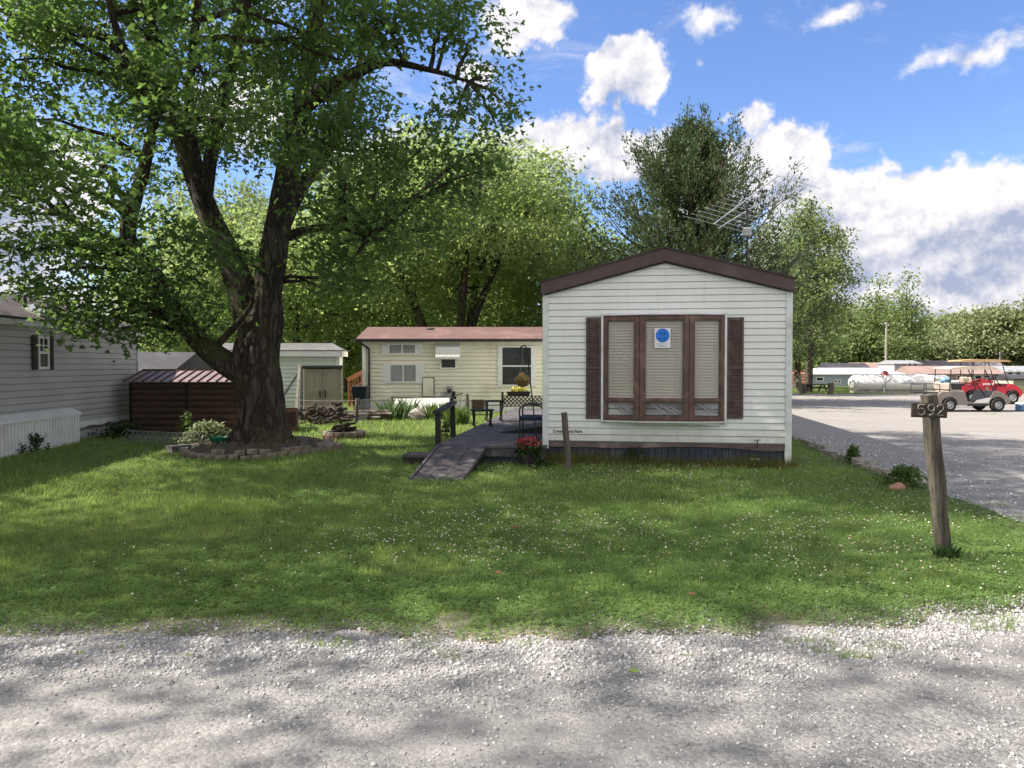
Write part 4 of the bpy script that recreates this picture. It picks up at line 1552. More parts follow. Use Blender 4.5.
    for i, (Mx, a, b) in enumerate(panes):
        g = MB()
        for zz0, zz1 in ((zmid + .036, z1 - .089), (z0 + .064, zmid - .036)):
            g.add([(a, .012, zz0), (b, .012, zz0), (b, .012, zz1), (a, .012, zz1)], [(0, 1, 2, 3)], Mx)
        g.build('pane', M['glass'], wf)
        bl = MB()
        zz = zmid - .015
        while zz < z1 - .08:
            bl.add([(a - .01, .024, zz), (b + .01, .024, zz), (b + .01, .036, zz + .041), (a - .01, .036, zz + .041)], [(0, 1, 2, 3)], Mx)
            zz += .045
        for q in (.18, .82):
            xx = a + (b - a) * q
            bl.add([(xx - .004, .021, zmid), (xx + .004, .021, zmid), (xx + .004, .021, z1 - .08), (xx - .004, .021, z1 - .08)], [(0, 1, 2, 3)], Mx)
        bl.build('blind', M['blind'], wf)
    # what lies behind the lower lights
    inn = MB()
    inn.add([(x0 + .03, .004, z0), (x1 - .03, .004, z0), (x1 - .03, .004, z1), (x0 + .03, .004, z1)], [(0, 1, 2, 3)])
    inn.build('window_recess', M['interior'], wf)
    for i, (Mx, a, b) in enumerate(panes):
        cu = MB()
        for k in range(3):
            s_ = a + (b - a) * (.1 + k * .28)
            cu.add([(s_, .034, zmid - .05 - k * .03), (min(b, s_ + .25), .034, z0 + .09), (min(b, s_ + .25), .034, z0 + .12), (s_, .034, zmid - .02 - k * .03)], [(0, 1, 2, 3)], Mx)
        cu.build('curtain', M['curtain'], wf)
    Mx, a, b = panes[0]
    cu = MB()  # pale ribbons modelled in place of light streaks reflected in the left pane
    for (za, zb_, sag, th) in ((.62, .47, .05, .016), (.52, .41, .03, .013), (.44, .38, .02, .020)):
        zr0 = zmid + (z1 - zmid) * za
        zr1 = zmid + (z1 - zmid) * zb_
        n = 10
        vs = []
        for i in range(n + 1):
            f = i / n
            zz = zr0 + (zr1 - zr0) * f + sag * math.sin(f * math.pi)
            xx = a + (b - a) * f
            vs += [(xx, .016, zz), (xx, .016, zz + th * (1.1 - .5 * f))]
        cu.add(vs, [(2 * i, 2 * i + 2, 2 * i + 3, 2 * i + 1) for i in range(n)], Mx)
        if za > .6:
            cu.build('reflection_streak', M['white'], wf)
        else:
            cu.build('reflection_streak', M['blind'], wf)
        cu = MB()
    # shutters
    for a, b in ((586.2, 601), (727, 743.5)):
        xs0, zt = HF.hit(a, 317.5)
        xs1, _ = HF.hit(b, 317.5)
        zl = HF.hit((a + b) / 2, 418.5)[1]
        sh = MB()
        sh.box(xs0, xs0 + .035, -.045, -.012, zl, zt, bev=.004)
        sh.box(xs1 - .035, xs1, -.045, -.012, zl, zt, bev=.004)
        for zz in (zl, (zl + zt) / 2 - .02, zt - .05):
            sh.box(xs0 + .035, xs1 - .035, -.043, -.012, zz, zz + .05, bev=.003)
        sh.box(xs0 + .035, xs1 - .035, -.018, -.014, zl, zt)
        zz = zl + .055
        while zz < zt - .06:
            if abs(zz - (zl + zt) / 2) > .045:
                sh.add([(xs0 + .035, -.040, zz), (xs1 - .035, -.040, zz), (xs1 - .035, -.022, zz + .026), (xs0 + .035, -.022, zz + .026),
                        (xs0 + .035, -.036, zz - .004), (xs1 - .035, -.036, zz - .004)], [(0, 1, 2, 3), (4, 5, 1, 0)])
            zz += .030
        sh.build('shutter', M['shutter_brown'], t)
    # lettering low on the siding
    lx, lz = HF.hit(553, 432.3)
    Mt = Matrix.Translation((lx, -.018, lz)) @ Matrix.Rotation(R(90), 4, 'X')
    text_mesh('Crestwood Park', .068, .002, 'lettering', M['dark_trim'], t, Mt, bold=.001)
    # attic line of rivets etc. is in the trim; side door steps are hidden behind
    return t


mobile_home()

# smiley sheet taped in the middle light
def poster():
    x, z = HF.hit(662.5, 338, -.16)
    w = AT(662.5, 338, 11.60)
    p = HF.o + HF.ax * x + HF.ay * (-.165)
    t = thing('window_poster', 'white paper sheet with blue smiley face in the middle window light', 'poster', (p.x, p.y, z), HF.yaw)
    W2, H2 = .118, .150
    m = MB()
    m.box(-W2, W2, 0, .002, -H2, H2)
    m.build('sheet', M['poster'], t)
    m = MB()
    n = 32
    ring = [(.103 * math.cos(2 * math.pi * k / n), -.002, .038 + .106 * math.sin(2 * math.pi * k / n)) for k in range(n)]
    m.add(ring + [(a, -.0005, b) for a, _, b in ring], [tuple(range(n))] + [(k, (k + 1) % n, n + (k + 1) % n, n + k) for k in range(n)])
    m.build('smiley_disc', M['poster_blue'], t)
    m = MB()
    for sx in (-.024, .024):
        m = MB()
        m.lathe([(.001, 0), (.009, 0), (.009, .003), (.001, .003)], 14, Matrix.Translation((sx, -.003, .068)) @ Matrix.Rotation(R(90), 4, 'X') @ Matrix.Diagonal((1, 2.4, 1, 1)))
        m.build('smiley_eye', M['poster_ink'], t)
    m = MB()
    pts = [(.060 * math.sin(a), -.004, .035 - .052 * math.cos(a)) for a in np.linspace(-1.15, 1.15, 12)]
    for a, b in zip(pts[:-1], pts[1:]):
        m.bar(a, b, .009, .002, up=(0, 1, 0))
    m.build('smiley_mouth', M['poster_ink'], t)
    m = MB()
    for zz, a, b in ((-.088, -.09, .095), (-.108, -.08, .03), (-.125, -.06, .07)):
        x_ = a
        while x_ < b:
            L = rnd.uniform(.012, .03)
            m.box(x_, min(b, x_ + L), -.0015, -.0003, zz - .004, zz + .004)
            x_ += L + .008
    m.build('caption', M['grey_ink'], t)


poster()


def tv_antenna():
    # on a mast behind the roof ridge
    base = HF.o + HF.ax * 3.0 + HF.ay * 5.2
    Y = base.y
    p0 = AT(748, 268, Y)
    x, y = p0.x, Y
    t = thing('tv_antenna', 'old television antenna on a mast above the mobile home roof', 'antenna', (x, y, 2.6))
    O = Vector((x, y, 2.6))

    def L(px, py, dy=0.0):
        return AT(px, py, Y + dy) - O
    m = MB()
    m.tube([(0, 0, 0), L(747, 203)], .022, 8)
    m.build('mast', M['black_metal'], t)
    m = MB()
    a, b = L(778, 176, -1.0), L(714, 224, 1.0)
    m.bar(a, b, .024, .024)
    m.bar(L(758, 204, -.3), b + Vector((.10, 0, -.10)), .022, .022)
    m.build('boom', M['alu'], t)
    m = MB()
    d = (b - a)
    for i in range(14):
        f = i / 13
        c = a + d * f
        ln = 1.08 - .7 * min(f * 1.5, 1) if f < .5 else .55 + .4 * (f - .5) * 2
        dirv = Vector((.94, .30, -.17)).normalized()
        lft = .05 if f < .35 else .8
        m.tube([c - dirv * ln * lft, c + dirv * ln], .0055, 5)
    m.build('element', M['alu'], t)
    m = MB()
    c = L(747, 232)
    m.box(c.x - .09, c.x + .09, -.05, .05, c.z - .10, c.z + .10, bev=.03)
    m.build('rotor', M['galv'], t)


tv_antenna()


# ------------------------------------------------------------------ cream trailer
def window_unit(mb_frame, mb_glass, x0, x1, z0, z1, y, fw=.04, mull=True, hbars=0):
    mb_frame.box(x0 - fw, x0, y - .03, y, z0 - fw, z1 + fw)
    mb_frame.box(x1, x1 + fw, y - .03, y, z0 - fw, z1 + fw)
    mb_frame.box(x0, x1, y - .03, y, z1, z1 + fw)
    mb_frame.box(x0, x1, y - .03, y, z0 - fw, z0)
    if mull:
        xm = (x0 + x1) / 2
        mb_frame.box(xm - .02, xm + .02, y - .028, y, z0, z1)
    for i in range(hbars):
        zz = z0 + (z1 - z0) * (i + 1) / (hbars + 1)
        mb_frame.box(x0, x1, y - .028, y, zz - .022, zz + .022)
    mb_glass.add([(x0, y - .012, z0), (x1, y - .012, z0), (x1, y - .012, z1), (x0, y - .012, z1)], [(0, 1, 2, 3)])


def cream_trailer():
    F = Frame(X_at(364, 25.2), 25.2, 0)
    t = thing('mobile_home', 'cream sided trailer with faded red roof standing behind the deck', 'mobile home', F.o, 0)
    Wd, Dp = 10.5, 3.7
    zt = F.hit(450, 341)[1]
    zb = F.hit(450, 400.5)[1]
    w = MB()
    laps(w, 0, Wd, zb, zt, lap=.13, deep=.018, slot=.024)
    w.box(.001, Wd, .03, Dp, .2, zt)
    w.build('wall', M['siding_cream'], t)
    s_ = MB()
    x = 0
    while x < Wd:
        s_.box(x, x + .145, .01, .03, -.02, zb - .01)
        x += .15
    s_.box(0, Wd, .031, .06, -.02, zb - .005)
    s_.build('skirting', M['white'], t)
    c = MB()
    c.box(-.05, .06, -.04, .05, -.0, zt)
    c.build('corner_trim', M['white'], t)
    r = MB()
    zr = zt + .10
    r.prism([(0, 0), (0, 0)], 0, 0) if False else None
    r.add([(-.22, -.22, zr - .06), (Wd, -.22, zr - .06), (Wd, Dp / 2, zr + .42), (-.22, Dp / 2, zr + .42), (Wd, Dp + .2, zr - .06), (-.22, Dp + .2, zr - .06),
           (-.22, -.22, zr - .03), (Wd, -.22, zr - .03), (Wd, Dp / 2, zr + .45), (-.22, Dp / 2, zr + .45), (Wd, Dp + .2, zr - .03), (-.22, Dp + .2, zr - .03)],
          [(6, 7, 8, 9), (9, 8, 10, 11), (0, 3, 2, 1), (3, 5, 4, 2), (0, 1, 7, 6), (0, 6, 9, 3), (3, 9, 11, 5), (1, 2, 8, 7), (2, 4, 10, 8)])
    rf = r.build('roof', M['roof_red'], t)
    g = MB()
    g.add([(0.0, 0, zt), (0, Dp / 2, zr + .40), (0, Dp, zt)], [(0, 1, 2)])
    g.build('gable', M['siding_cream'], t)
    v = MB()
    vx, vz = F.hit(426, 329)
    v.rock((vx, 1.4, zr + .36), .1, (1.4, 1, .45), 3)
    v.build('roof_vent', M['roof_dark'], rf)
    gt = MB()
    gt.box(-.24, Wd, -.30, -.222, zr - .13, zr - .04, bev=.01)
    gx, _ = F.hit(369.5, 350)
    gt.tube([(-.1, -.26, zr - .12), (-.02, -.24, zr - .2), (gx, -.10, zr - .36), (gx, -.08, zr - .6), (gx, -.08, .05)], .038, 8)
    gt.build('gutter', M['dark_trim'], t)

    def win(a, b, c_, d, shut=None, mull=True, hb=0, curtain=True):
        x0, z1 = F.hit(a, c_)
        x1, z0 = F.hit(b, d)
        fr, gl = MB(), MB()
        window_unit(fr, gl, x0, x1, z0, z1, -.02, .05, mull, hb)
        fo = fr.build('window', M['white'], t)
        gl.build('pane', M['glass'], fo)
        bk = MB()
        bk.add([(x0, -.019, z0), (x1, -.019, z0), (x1, -.019, z1), (x0, -.019, z1)], [(0, 1, 2, 3)])
        if curtain:
            n = 24
            vs, fs = [], []
            for i in range(n + 1):
                xx = x0 + (x1 - x0) * i / n
                yy = -.024 + .003 * math.sin(i * 1.9)
                vs += [(xx, yy, z0), (xx, yy, z1)]
            for i in range(n):
                fs.append((2 * i, 2 * i + 2, 2 * i + 3, 2 * i + 1))
            cu = MB()
            cu.add(vs, fs)
            cu.build('curtain', M['curtain'], fo)
        else:
            bk.build('window_recess', M['interior'], fo)
        if shut:
            for sa, sb in shut:
                xa, _ = F.hit(sa, c_)
                xb, _ = F.hit(sb, c_)
                s2 = MB()
                s2.box(xa, xb, -.045, -.021, z0 - .06, z1 + .06)
                zz = z0
                while zz < z1:
                    s2.box(xa + .04, xb - .04, -.052, -.046, zz, zz + .03)
                    zz += .06
                s2.build('shutter', M['white'], t)
        return fo
    win(389.5, 415, 344.8, 353, [(382, 388.3), (416.2, 422.8)])
    win(390.7, 415.8, 365.3, 381.5, [(382.8, 389.6), (417, 424)])
    wb = win(502.3, 531, 347.5, 384.6, [(497.6, 501), (532.3, 535.6)], mull=False, hb=1, curtain=False)
    hb_ = MB()   # things standing inside the big window
    x0, z0 = F.hit(517, 376)
    hb_.box(x0 - .2, x0 + .05, -.0195, -.0185, z0, z0 + .75)
    win(441.5, 455.3, 359.5, 367.6, None, mull=False, curtain=False)
    # scalloped awning
    aw = MB()
    x0, z1 = F.hit(436.2, 343.2)
    x1, z0 = F.hit(460.4, 357.4)
    n = 12
    for i in range(n):
        a = x0 + (x1 - x0) * i / n
        b = x0 + (x1 - x0) * (i + 1) / n
        prof = [(-.03, z1), (-.20, z1 - .14), (-.30, z0 + .03), (-.30, z0 - .03 - .02 * (i % 2))]
        vs, fs = [], []
        for j, (yy, zz) in enumerate(prof):
            vs += [(a + .004, yy, zz), (b - .004, yy, zz)]
        for j in range(len(prof) - 1):
            fs.append((2 * j, 2 * j + 1, 2 * j + 3, 2 * j + 2))
        aw.add(vs, fs)
        aw.box(a - .005, a + .005, -.31, -.30, z0, z0 + .03)
    for xx in (x0, x1):
        aw.add([(xx, -.03, z1), (xx, -.20, z1 - .14), (xx, -.30, z0 + .03), (xx, -.03, z0 + .10)], [(0, 1, 2, 3)])
    aw.build('awning', M['white_metal'], t)
    # access panel and meter
    x0, z1 = F.hit(422.2, 377.2)
    x1, z0 = F.hit(434.5, 396.6)
    ap = MB()
    ap.box(x0, x1, -.045, -.02, z0, z1)
    d = ap.build('access_panel', M['plank_mauve'], t)
    ap = MB()
    ap.box(x0 + .03, x1 - .03, -.055, -.046, z0 + .03, z1 - .03)
    ap.build('panel_face', M['siding_cream'], d)
    x0, z1 = F.hit(443, 386.5)
    x1, z0 = F.hit(455, 397)
    mt = MB()
    mt.box(x0 + .14, x1 - .05, -.13, -.02, z0 - .02, z1 + .02, bev=.02)
    mt.box(x0, x0 + .10, -.09, -.02, z0, z0 + .16, bev=.01)
    mo = mt.build('electric_meter', M['galv'], t)
    mt = MB()
    cx = (x0 + x1) / 2 + .03
    Mx = Matrix.Translation((cx, -.13, (z0 + z1) / 2 + .04)) @ Matrix.Rotation(R(90), 4, 'X')
    mt.lathe([(.075, 0), (.075, .05), (.05, .07), (.001, .07)], 16, Mx)
    mt.build('meter_dial', M['glass_dark'], mo)
    # small dark vent hatch low on the wall
    x0, z1 = F.hit(472, 399.5)
    x1, z0 = F.hit(484.5, 411)
    hv = MB()
    hv.box(x0, x1, -.03, .0, z0, z1)
    for i in range(6):
        zz = z0 + .04 + i * (z1 - z0 - .06) / 6
        hv.box(x0 + .03, x1 - .03, -.042, -.031, zz, zz + .02)
    hv.build('hatch', M['shutter_brown'], t)
    # lower board line with a sagging pipe
    return t, F


cream, CF = cream_trailer()


# ------------------------------------------------------------------ grey trailer at the left
def grey_trailer():
    a = G(0, 457)
    p0 = Vector((-8.70, 9.0, 0))
    # facade runs away from the camera; frame: x along the wall (away), y into the building (left)
    yaw = math.atan2(18.3 - 9.0, -8.98 + 8.45)
    F = Frame(-8.42, 9.0, yaw)
    L = 9.35
    t = thing('mobile_home', 'grey sided trailer with brown shingle roof at the left edge', 'mobile home', F.o, yaw)
    zt, zb = 2.26, .38
    w = MB()

    def fl(v):   # outward = right-hand side when looking along x, i.e. -y
        return v
    laps(w, 0, L, zb, zt, lap=.118, deep=.016)
    w.box(.001, L, .03, 3.8, .2, zt)
    w.add([(L, .002, zt), (L, 1.9, zt + .72), (L, 3.8, zt)], [(0, 1, 2)])
    w.add([(0, .002, zt), (0, 1.9, zt + .72), (0, 3.8, zt)], [(0, 1, 2)])
    w.build('wall', M['siding_grey'], t)
    tr = MB()
    tr.box(-.2, L + .2, -.17, -.15, zt - .02, zt + .10)
    tr.box(-.2, L + .2, -.15, -.003, zt - .015, zt + .0)
    tr.build('eave_board', M['trim_white'], t)
    tr = MB()
    tr.box(L - .02, L + .045, -.045, .03, .28, zt - .02)
    tr.build('corner_trim', M['trim_white'], t)
    r = MB()
    r.add([(-.25, -.20, zt + .08), (L + .22, -.20, zt + .08), (L + .22, 1.9, zt + .78), (-.25, 1.9, zt + .78), (L + .22, 4.0, zt + .08), (-.25, 4.0, zt + .08),
           (-.25, -.20, zt + .12), (L + .22, -.20, zt + .12), (L + .22, 1.9, zt + .82), (-.25, 1.9, zt + .82), (L + .22, 4.0, zt + .12), (-.25, 4.0, zt + .12)],
          [(6, 7, 8, 9), (9, 8, 10, 11), (0, 3, 2, 1), (3, 5, 4, 2), (0, 1, 7, 6), (1, 2, 8, 7), (2, 4, 10, 8), (0, 6, 9, 3), (3, 9, 11, 5)])
    rf = r.build('roof', M['roof_brown'], t)

    def on_roof(px, py):
        # intersect the ray with the near roof plane (local)
        d = ray(px, py)
        o_ = Vector((0, 0, CAMH)) - F.o
        lo = Vector((o_.dot(F.ax), o_.dot(F.ay), o_.z))
        ld = Vector((d.dot(F.ax), d.dot(F.ay), d.z))
        k = .70 / 2.1
        # z = zt+.12 + k*(y+.2)
        s_ = (zt + .12 + k * (lo.y + .2) - lo.z) / (ld.z - k * ld.y)
        return lo + ld * s_
    q = [on_roof(22, 308), on_roof(33, 306.5), on_roof(50, 314.5), on_roof(40, 317)]
    sk = MB()
    up = Vector((0, 0, .05))
    sk.add([v + up for v in q] + [v for v in q], [(0, 1, 2, 3), (0, 4, 5, 1), (1, 5, 6, 2), (2, 6, 7, 3), (3, 7, 4, 0)])
    sk.build('skylight', M['galv'], rf)
    vp = on_roof(25, 303)
    m = MB()
    m.tube([vp - Vector((0, 0, .1)), vp + Vector((0, 0, .17))], .035, 8)
    m.build('vent_pipe', M['dark_trim'], rf)
    # window with dark shutters
    xa, z1 = F.hit(36.8, 338.5)
    xb, z0 = F.hit(46.5, 366.5)
    fr, gl = MB(), MB()
    window_unit(fr, gl, xa + .02, xb - .02, z0, z1, -.018, .05, False, 1)
    xm = (xa + xb) / 2
    fr.box(xm - .012, xm + .012, -.04, -.02, (z0 + z1) / 2, z1)
    fr.box(xa, xb, -.04, -.02, z0 + (z1 - z0) * .75, z0 + (z1 - z0) * .78)
    fo = fr.build('window', M['white'], t)
    gl.build('pane', M['glass_dark'], fo)
    bk = MB()
    bk.add([(xa, -.017, z0), (xb, -.017, z0), (xb, -.017, z1), (xa, -.017, z1)], [(0, 1, 2, 3)])
    bk.build('window_recess', M['interior'], fo)
    w_ = xb - xa
    for s0, s1 in ((xa - .05 - w_ * .52, xa - .055), (xb + .055, xb + .05 + w_ * .42)):
        sh = MB()
        sh.box(s0, s1, -.045, -.018, z0 - .06, z1 + .06)
        sh.box(s0 + .04, s1 - .04, -.055, -.046, z0, (z0 + z1) / 2 - .03)
        sh.box(s0 + .04, s1 - .04, -.055, -.046, (z0 + z1) / 2 + .03, z1)
        sh.build('shutter', M['dark_trim'], t)
    # white ribbed skirting that stands proud at the near end
    xe, _ = F.hit(79, 430, -.16)
    sk = MB()
    x = 0.0
    while x < xe - .02:
        sk.box(x, x + .075, -.175, -.14, -.02, .60)
        x += .10
    sk.box(0, x, -.139, -.02, -.02, .60)
    so_ = sk.build('skirting', M['white'], t)
    cp = MB()
    cp.add([(0, -.20, .60), (x + .01, -.20, .60), (x + .01, -.016, .70), (0, -.016, .70), (0, -.20, .56), (x + .01, -.20, .56), (x + .01, -.016, .60)],
           [(0, 1, 2, 3), (4, 5, 1, 0), (5, 6, 2, 1)])
    cp.build('skirt_cap', M['white'], t)
    # buckled bottom strip and dark gap beyond
    bs = MB()
    n = 14
    for i in range(n):
        u0, u1 = xe + .05 + (L - xe - .1) * i / n, xe + .05 + (L - xe - .1) * (i + 1) / n
        h0 = .36 - .05 * abs(math.sin(i * .9))
        h1 = .36 - .05 * abs(math.sin((i + 1) * .9))
        bs.add([(u0, -.03, h0 - .04), (u1, -.03, h1 - .04), (u1, -.016, .40), (u0, -.016, .40)], [(0, 1, 2, 3)])
    bs.build('bottom_strip', M['trim_white'], t)
    ds = MB()
    ds.box(xe + .05, L, .03, .06, -.02, .36)
    ds.build('skirt_panel', M['siding_grey'], t)
    return F


LF = grey_trailer()


# ------------------------------------------------------------------ brown shed, white shed, cabinet, grey shed
def brown_shed():
    F = Frame(X_at(131, 17.2), 17.2, 0)
    t = thing('garden_shed', 'low dark brown log-sided shed with ribbed metal roof beside the grey trailer', 'shed', F.o, 0)
    Wd = F.hit(243, 400)[0]
    zt = F.hit(180, 382)[1]
    w = MB()
    z = .05
    while z < zt - .05:
        h = .132
        for a, b in ((0, Wd * .50 - .03), (Wd * .50 + .03, Wd)):
            vs = []
            n = 6
            for k in range(n + 1):
                th = -math.pi / 2 + math.pi * k / n
                vs += [(a, -.035 * math.cos(th), z + h / 2 + h / 2 * math.sin(th)), (b, -.035 * math.cos(th), z + h / 2 + h / 2 * math.sin(th))]
            w.add(vs, [(2 * k, 2 * k + 1, 2 * k + 3, 2 * k + 2) for k in range(n)])
        z += .14
    w.box(.0, Wd, .002, 1.6, 0, zt)
    w.build('wall', M['shed_brown'], t)
    for x in (0.0, Wd * .5, Wd):
        p = MB()
        p.box(x - .03, x + .03, -.045, .0, 0, zt)
        p.build('batten', M['black_wood'], t)
    r = MB()
    z1 = zt + .235
    y0, y1 = -.12, .80
    r.add([(-.12, y0, zt - .01), (Wd + .1, y0, zt - .01), (Wd + .1, y1, z1), (-.12, y1, z1), (Wd + .1, 1.8, zt + .02), (-.12, 1.8, zt + .02),
           (-.12, y0, zt + .01), (Wd + .1, y0, zt + .01), (Wd + .1, y1, z1 + .02), (-.12, y1, z1 + .02), (Wd + .1, 1.8, zt + .04), (-.12, 1.8, zt + .04)],
          [(6, 7, 8, 9), (9, 8, 10, 11), (0, 3, 2, 1), (3, 5, 4, 2), (0, 1, 7, 6), (0, 6, 9, 3), (3, 9, 11, 5), (1, 2, 8, 7), (2, 4, 10, 8)])
    rf = r.build('roof', M['roof_metal_pink'], t)
    r = MB()
    x = -.1
    while x < Wd + .1:
        r.bar((x, y0 - .01, zt + .02), (x, y1, z1 + .03), .022, .035)
        x += .205
    r.bar((-.12, y1, z1 + .035), (Wd + .1, y1, z1 + .035), .06, .03)
    r.build('roof_rib', M['shed_brown'], rf)


brown_shed()


def white_shed():
    Y = 24.4
    F = Frame(X_at(222, Y), Y, R(4))
    t = thing('storage_shed', 'white sided shed with grey shingle roof behind the big maple trunk', 'shed', F.o, F.yaw)
    Wd = F.hit(338.5, 380)[0]
    zt = F.hit(300, 352)[1]
    w = MB()
    laps(w, 0, Wd, .1, zt, lap=.13, deep=.018, slot=.028)
    w.box(.001, Wd, .03, .9, 0, zt)
    w.build('wall', M['siding_shed'], t)
    c = MB()
    c.box(Wd - .08, Wd + .03, -.04, .04, 0, zt)
    c.build('corner_trim', M['white'], t)
    c = MB()
    zf = F.hit(300, 356.5)[1]
    zg = F.hit(300, 351)[1]
    c.box(-.1, Wd + .16, -.25, -.22, zf, zg)
    c.box(-.1, Wd + .14, -.22, -.003, zf, zf + .02)
    c.box(Wd + .12, Wd + .16, -.22, 1.0, zf, zg)
    c.build('eave_board', M['white'], t)
    r = MB()
    zr = F.hit(300, 345.2)[1] + .06
    r.add([(-.1, -.27, zg + .003), (Wd + .18, -.27, zg + .003), (Wd - .25, .45, zr + .02), (-.1, .45, zr + .02), (Wd + .18, 1.1, zg + .003), (-.1, 1.1, zg + .003),
           (-.1, -.27, zg + .03), (Wd + .18, -.27, zg + .03)], [(6, 7, 2, 3), (3, 2, 4, 5), (7, 4, 2), (0, 1, 7, 6), (0, 5, 4, 1)])
    r.build('roof', M['roof_grey'], t)


white_shed()


def cabinet():
    Y = 22.6
    F = Frame(X_at(303.5, Y), Y, R(5))
    t = thing('storage_cabinet', 'tan plastic storage cabinet with dark lid and double doors by the white shed', 'cabinet', F.o, F.yaw)
    Wd, zt = F.hit(341.4, 400)[0], F.hit(320, 368.5)[1]
    b = MB()
    b.box(0, Wd, .03, .40, .0, zt, bev=.02)
    b.box(.0, .07, -.0, .03, 0, zt, bev=.008)
    b.box(Wd - .05, Wd, -.0, .03, 0, zt, bev=.008)
    b.build('body', M['tan_plastic'], t)
    for a, c in ((.075, Wd / 2 - .006), (Wd / 2 + .006, Wd - .055)):
        d = MB()
        d.box(a, c, .008, .029, .03, zt - .02, bev=.004)
        for z0, z1 in ((.08, zt * .46), (zt * .52, zt - .10)):
            d.box(a + .06, a + .075, .002, .0078, z0, z1)
            d.box(c - .075, c - .06, .002, .0078, z0, z1)
            d.box(a + .076, c - .076, .002, .0078, z1 - .012, z1)
            d.box(a + .076, c - .076, .002, .0078, z0, z0 + .012)
        do = d.build('door', M['tan_plastic'], t)
        h = MB()
        hx = c - .09 if a < .2 else a + .05
        h.box(hx, hx + .045, -.035, .0015, zt * .40, zt * .56, bev=.01)
        h.build('handle', M['black_metal'], do)
    l = MB()
    l.box(-.05, Wd + .04, -.06, .46, zt + .002, zt + .10, bev=.02)
    l.build('lid', M['lid_plastic'], t)


cabinet()


def grey_shed():
    Y = 23.0
    F = Frame(X_at(118, Y), Y, 0)
    t = thing('storage_shed', 'dark roofed grey shed behind the low brown shed', 'shed', F.o, 0)
    Wd = F.hit(172, 380)[0]
    zt = F.hit(150, 372)[1]
    w = MB()
    laps(w, 0, Wd, .1, zt, lap=.13, deep=.018)
    w.box(.001, Wd, .03, 3.0, 0, zt)
    w.build('wall', M['siding_grey'], t)
    r = MB()
    r.add([(-.15, -.2, zt), (Wd + .15, -.2, zt), (Wd + .15, 1.5, zt + .62), (-.15, 1.5, zt + .62), (Wd + .15, 3.2, zt), (-.15, 3.2, zt),
           (-.15, -.2, zt + .04), (Wd + .15, -.2, zt + .04)], [(6, 7, 2, 3), (3, 2, 4, 5), (1, 4, 2, 7), (0, 1, 7, 6), (0, 5, 4, 1), (0, 6, 3, 5)])
    r.build('roof', M['roof_dark'], t)


grey_shed()

# ------------------------------------------------------------------ deck, ramp and what stands on it
DF = Frame(-1.19, 12.0, -math.asin(.125))


def DT(px, py, z=.30):
    return G(px, py, z)


def deck():
    t = thing('wooden_deck', 'weathered grey wooden deck along the left side of the white mobile home', 'deck', DF.o, DF.yaw)
    Wd, Dp = 1.72, 10.2
    m = MB()
    y = 0.0
    while y < Dp:
        w = .138
        xr = Wd + (.0 if y < 1 else .0)
        m.box(rnd.uniform(-.01, .01), xr, y, y + w - .007, .265 + rnd.uniform(-.002, .002), .300 + rnd.uniform(-.002, .002))
        y += .14
    m.box(Wd + .001, Wd + 1.6, 7.0, Dp, .262, .298) if False else None
    m.build('boards', M['deck_wood'], t)
    m = MB()
    m.box(0.01, Wd, .012, .05, .13, .262)
    m.box(.012, .05, .052, Dp, .13, .262)
    m.box(Wd - .05, Wd - .01, .052, Dp, .13, .262)
    for yy in np.arange(1.2, Dp, 1.2):
        m.box(.052, Wd - .052, yy, yy + .04, .14, .260)
    for xx in (.06, Wd - .16):
        for yy in np.arange(.06, Dp, 2.0):
            m.box(xx, xx + .09, yy + .0, yy + .09, -.1, .128)
    m.build('deck_frame', M['ramp_wood'], t)
    m = MB()   # dark shadowed apron under the front edge
    for i in range(12):
        m.box(.62 + i * .09, .62 + i * .09 + .082, .052, .066, -.02, .125)
    m.build('skirting', M['skirt_navy'], t)


deck()


def ramp():
    a0, a1 = G(408.5, 480, .02), G(462, 480.5, .02)
    b0, b1 = G(437.5, 445.5, .305), G(487, 445.5, .305)
    o = (a0 + a1) / 2
    o.z = 0
    t = thing('wheelchair_ramp', 'short dark plank ramp sloping from the deck down to the lawn', 'ramp', o)
    m = MB()
    a0, a1, b0, b1 = a0 - o, a1 - o, b0 - o, b1 - o
    b0.y -= .02
    b1.y -= .02

    def strip(u0, u1, lift, th, g0=0.0, g1=1.0):
        P = []
        for g in (g0, g1):
            for u in (u0, u1):
                p = a0.lerp(a1, u).lerp(b0.lerp(b1, u), g)
                P.append(p + Vector((0, 0, lift)))
        lo = [p - Vector((0, 0, th)) for p in P]
        m.add([P[0], P[1], P[3], P[2], lo[0], lo[1], lo[3], lo[2]], [(0, 1, 2, 3), (7, 6, 5, 4), (0, 4, 5, 1), (1, 5, 6, 2), (2, 6, 7, 3), (3, 7, 4, 0)])
    strip(.0, .045, .022, .06)
    strip(.05, .335, 0, .035)
    strip(.345, .66, .002, .035)
    strip(.67, .955, 0, .035)
    strip(.96, 1.0, .004, .06)
    m.build('planks', M['ramp_wood'], t)
    m = MB()
    for u in (.10, .9):
        p = a0.lerp(a1, u)
        q = b0.lerp(b1, u)
        m.add([p + Vector((-.02, .05, -.02)), p + Vector((.02, .05, -.02)), q + Vector((.02, 0, -.30)), q + Vector((-.02, 0, -.30)), q + Vector((.02, 0, -.04)), q + Vector((-.02, 0, -.04))],
              [(0, 1, 2, 3), (0, 5, 4, 1), (3, 2, 4, 5), (1, 4, 2), (0, 3, 5)])
    m.build('bearer', M['black_wood'], t)


ramp()

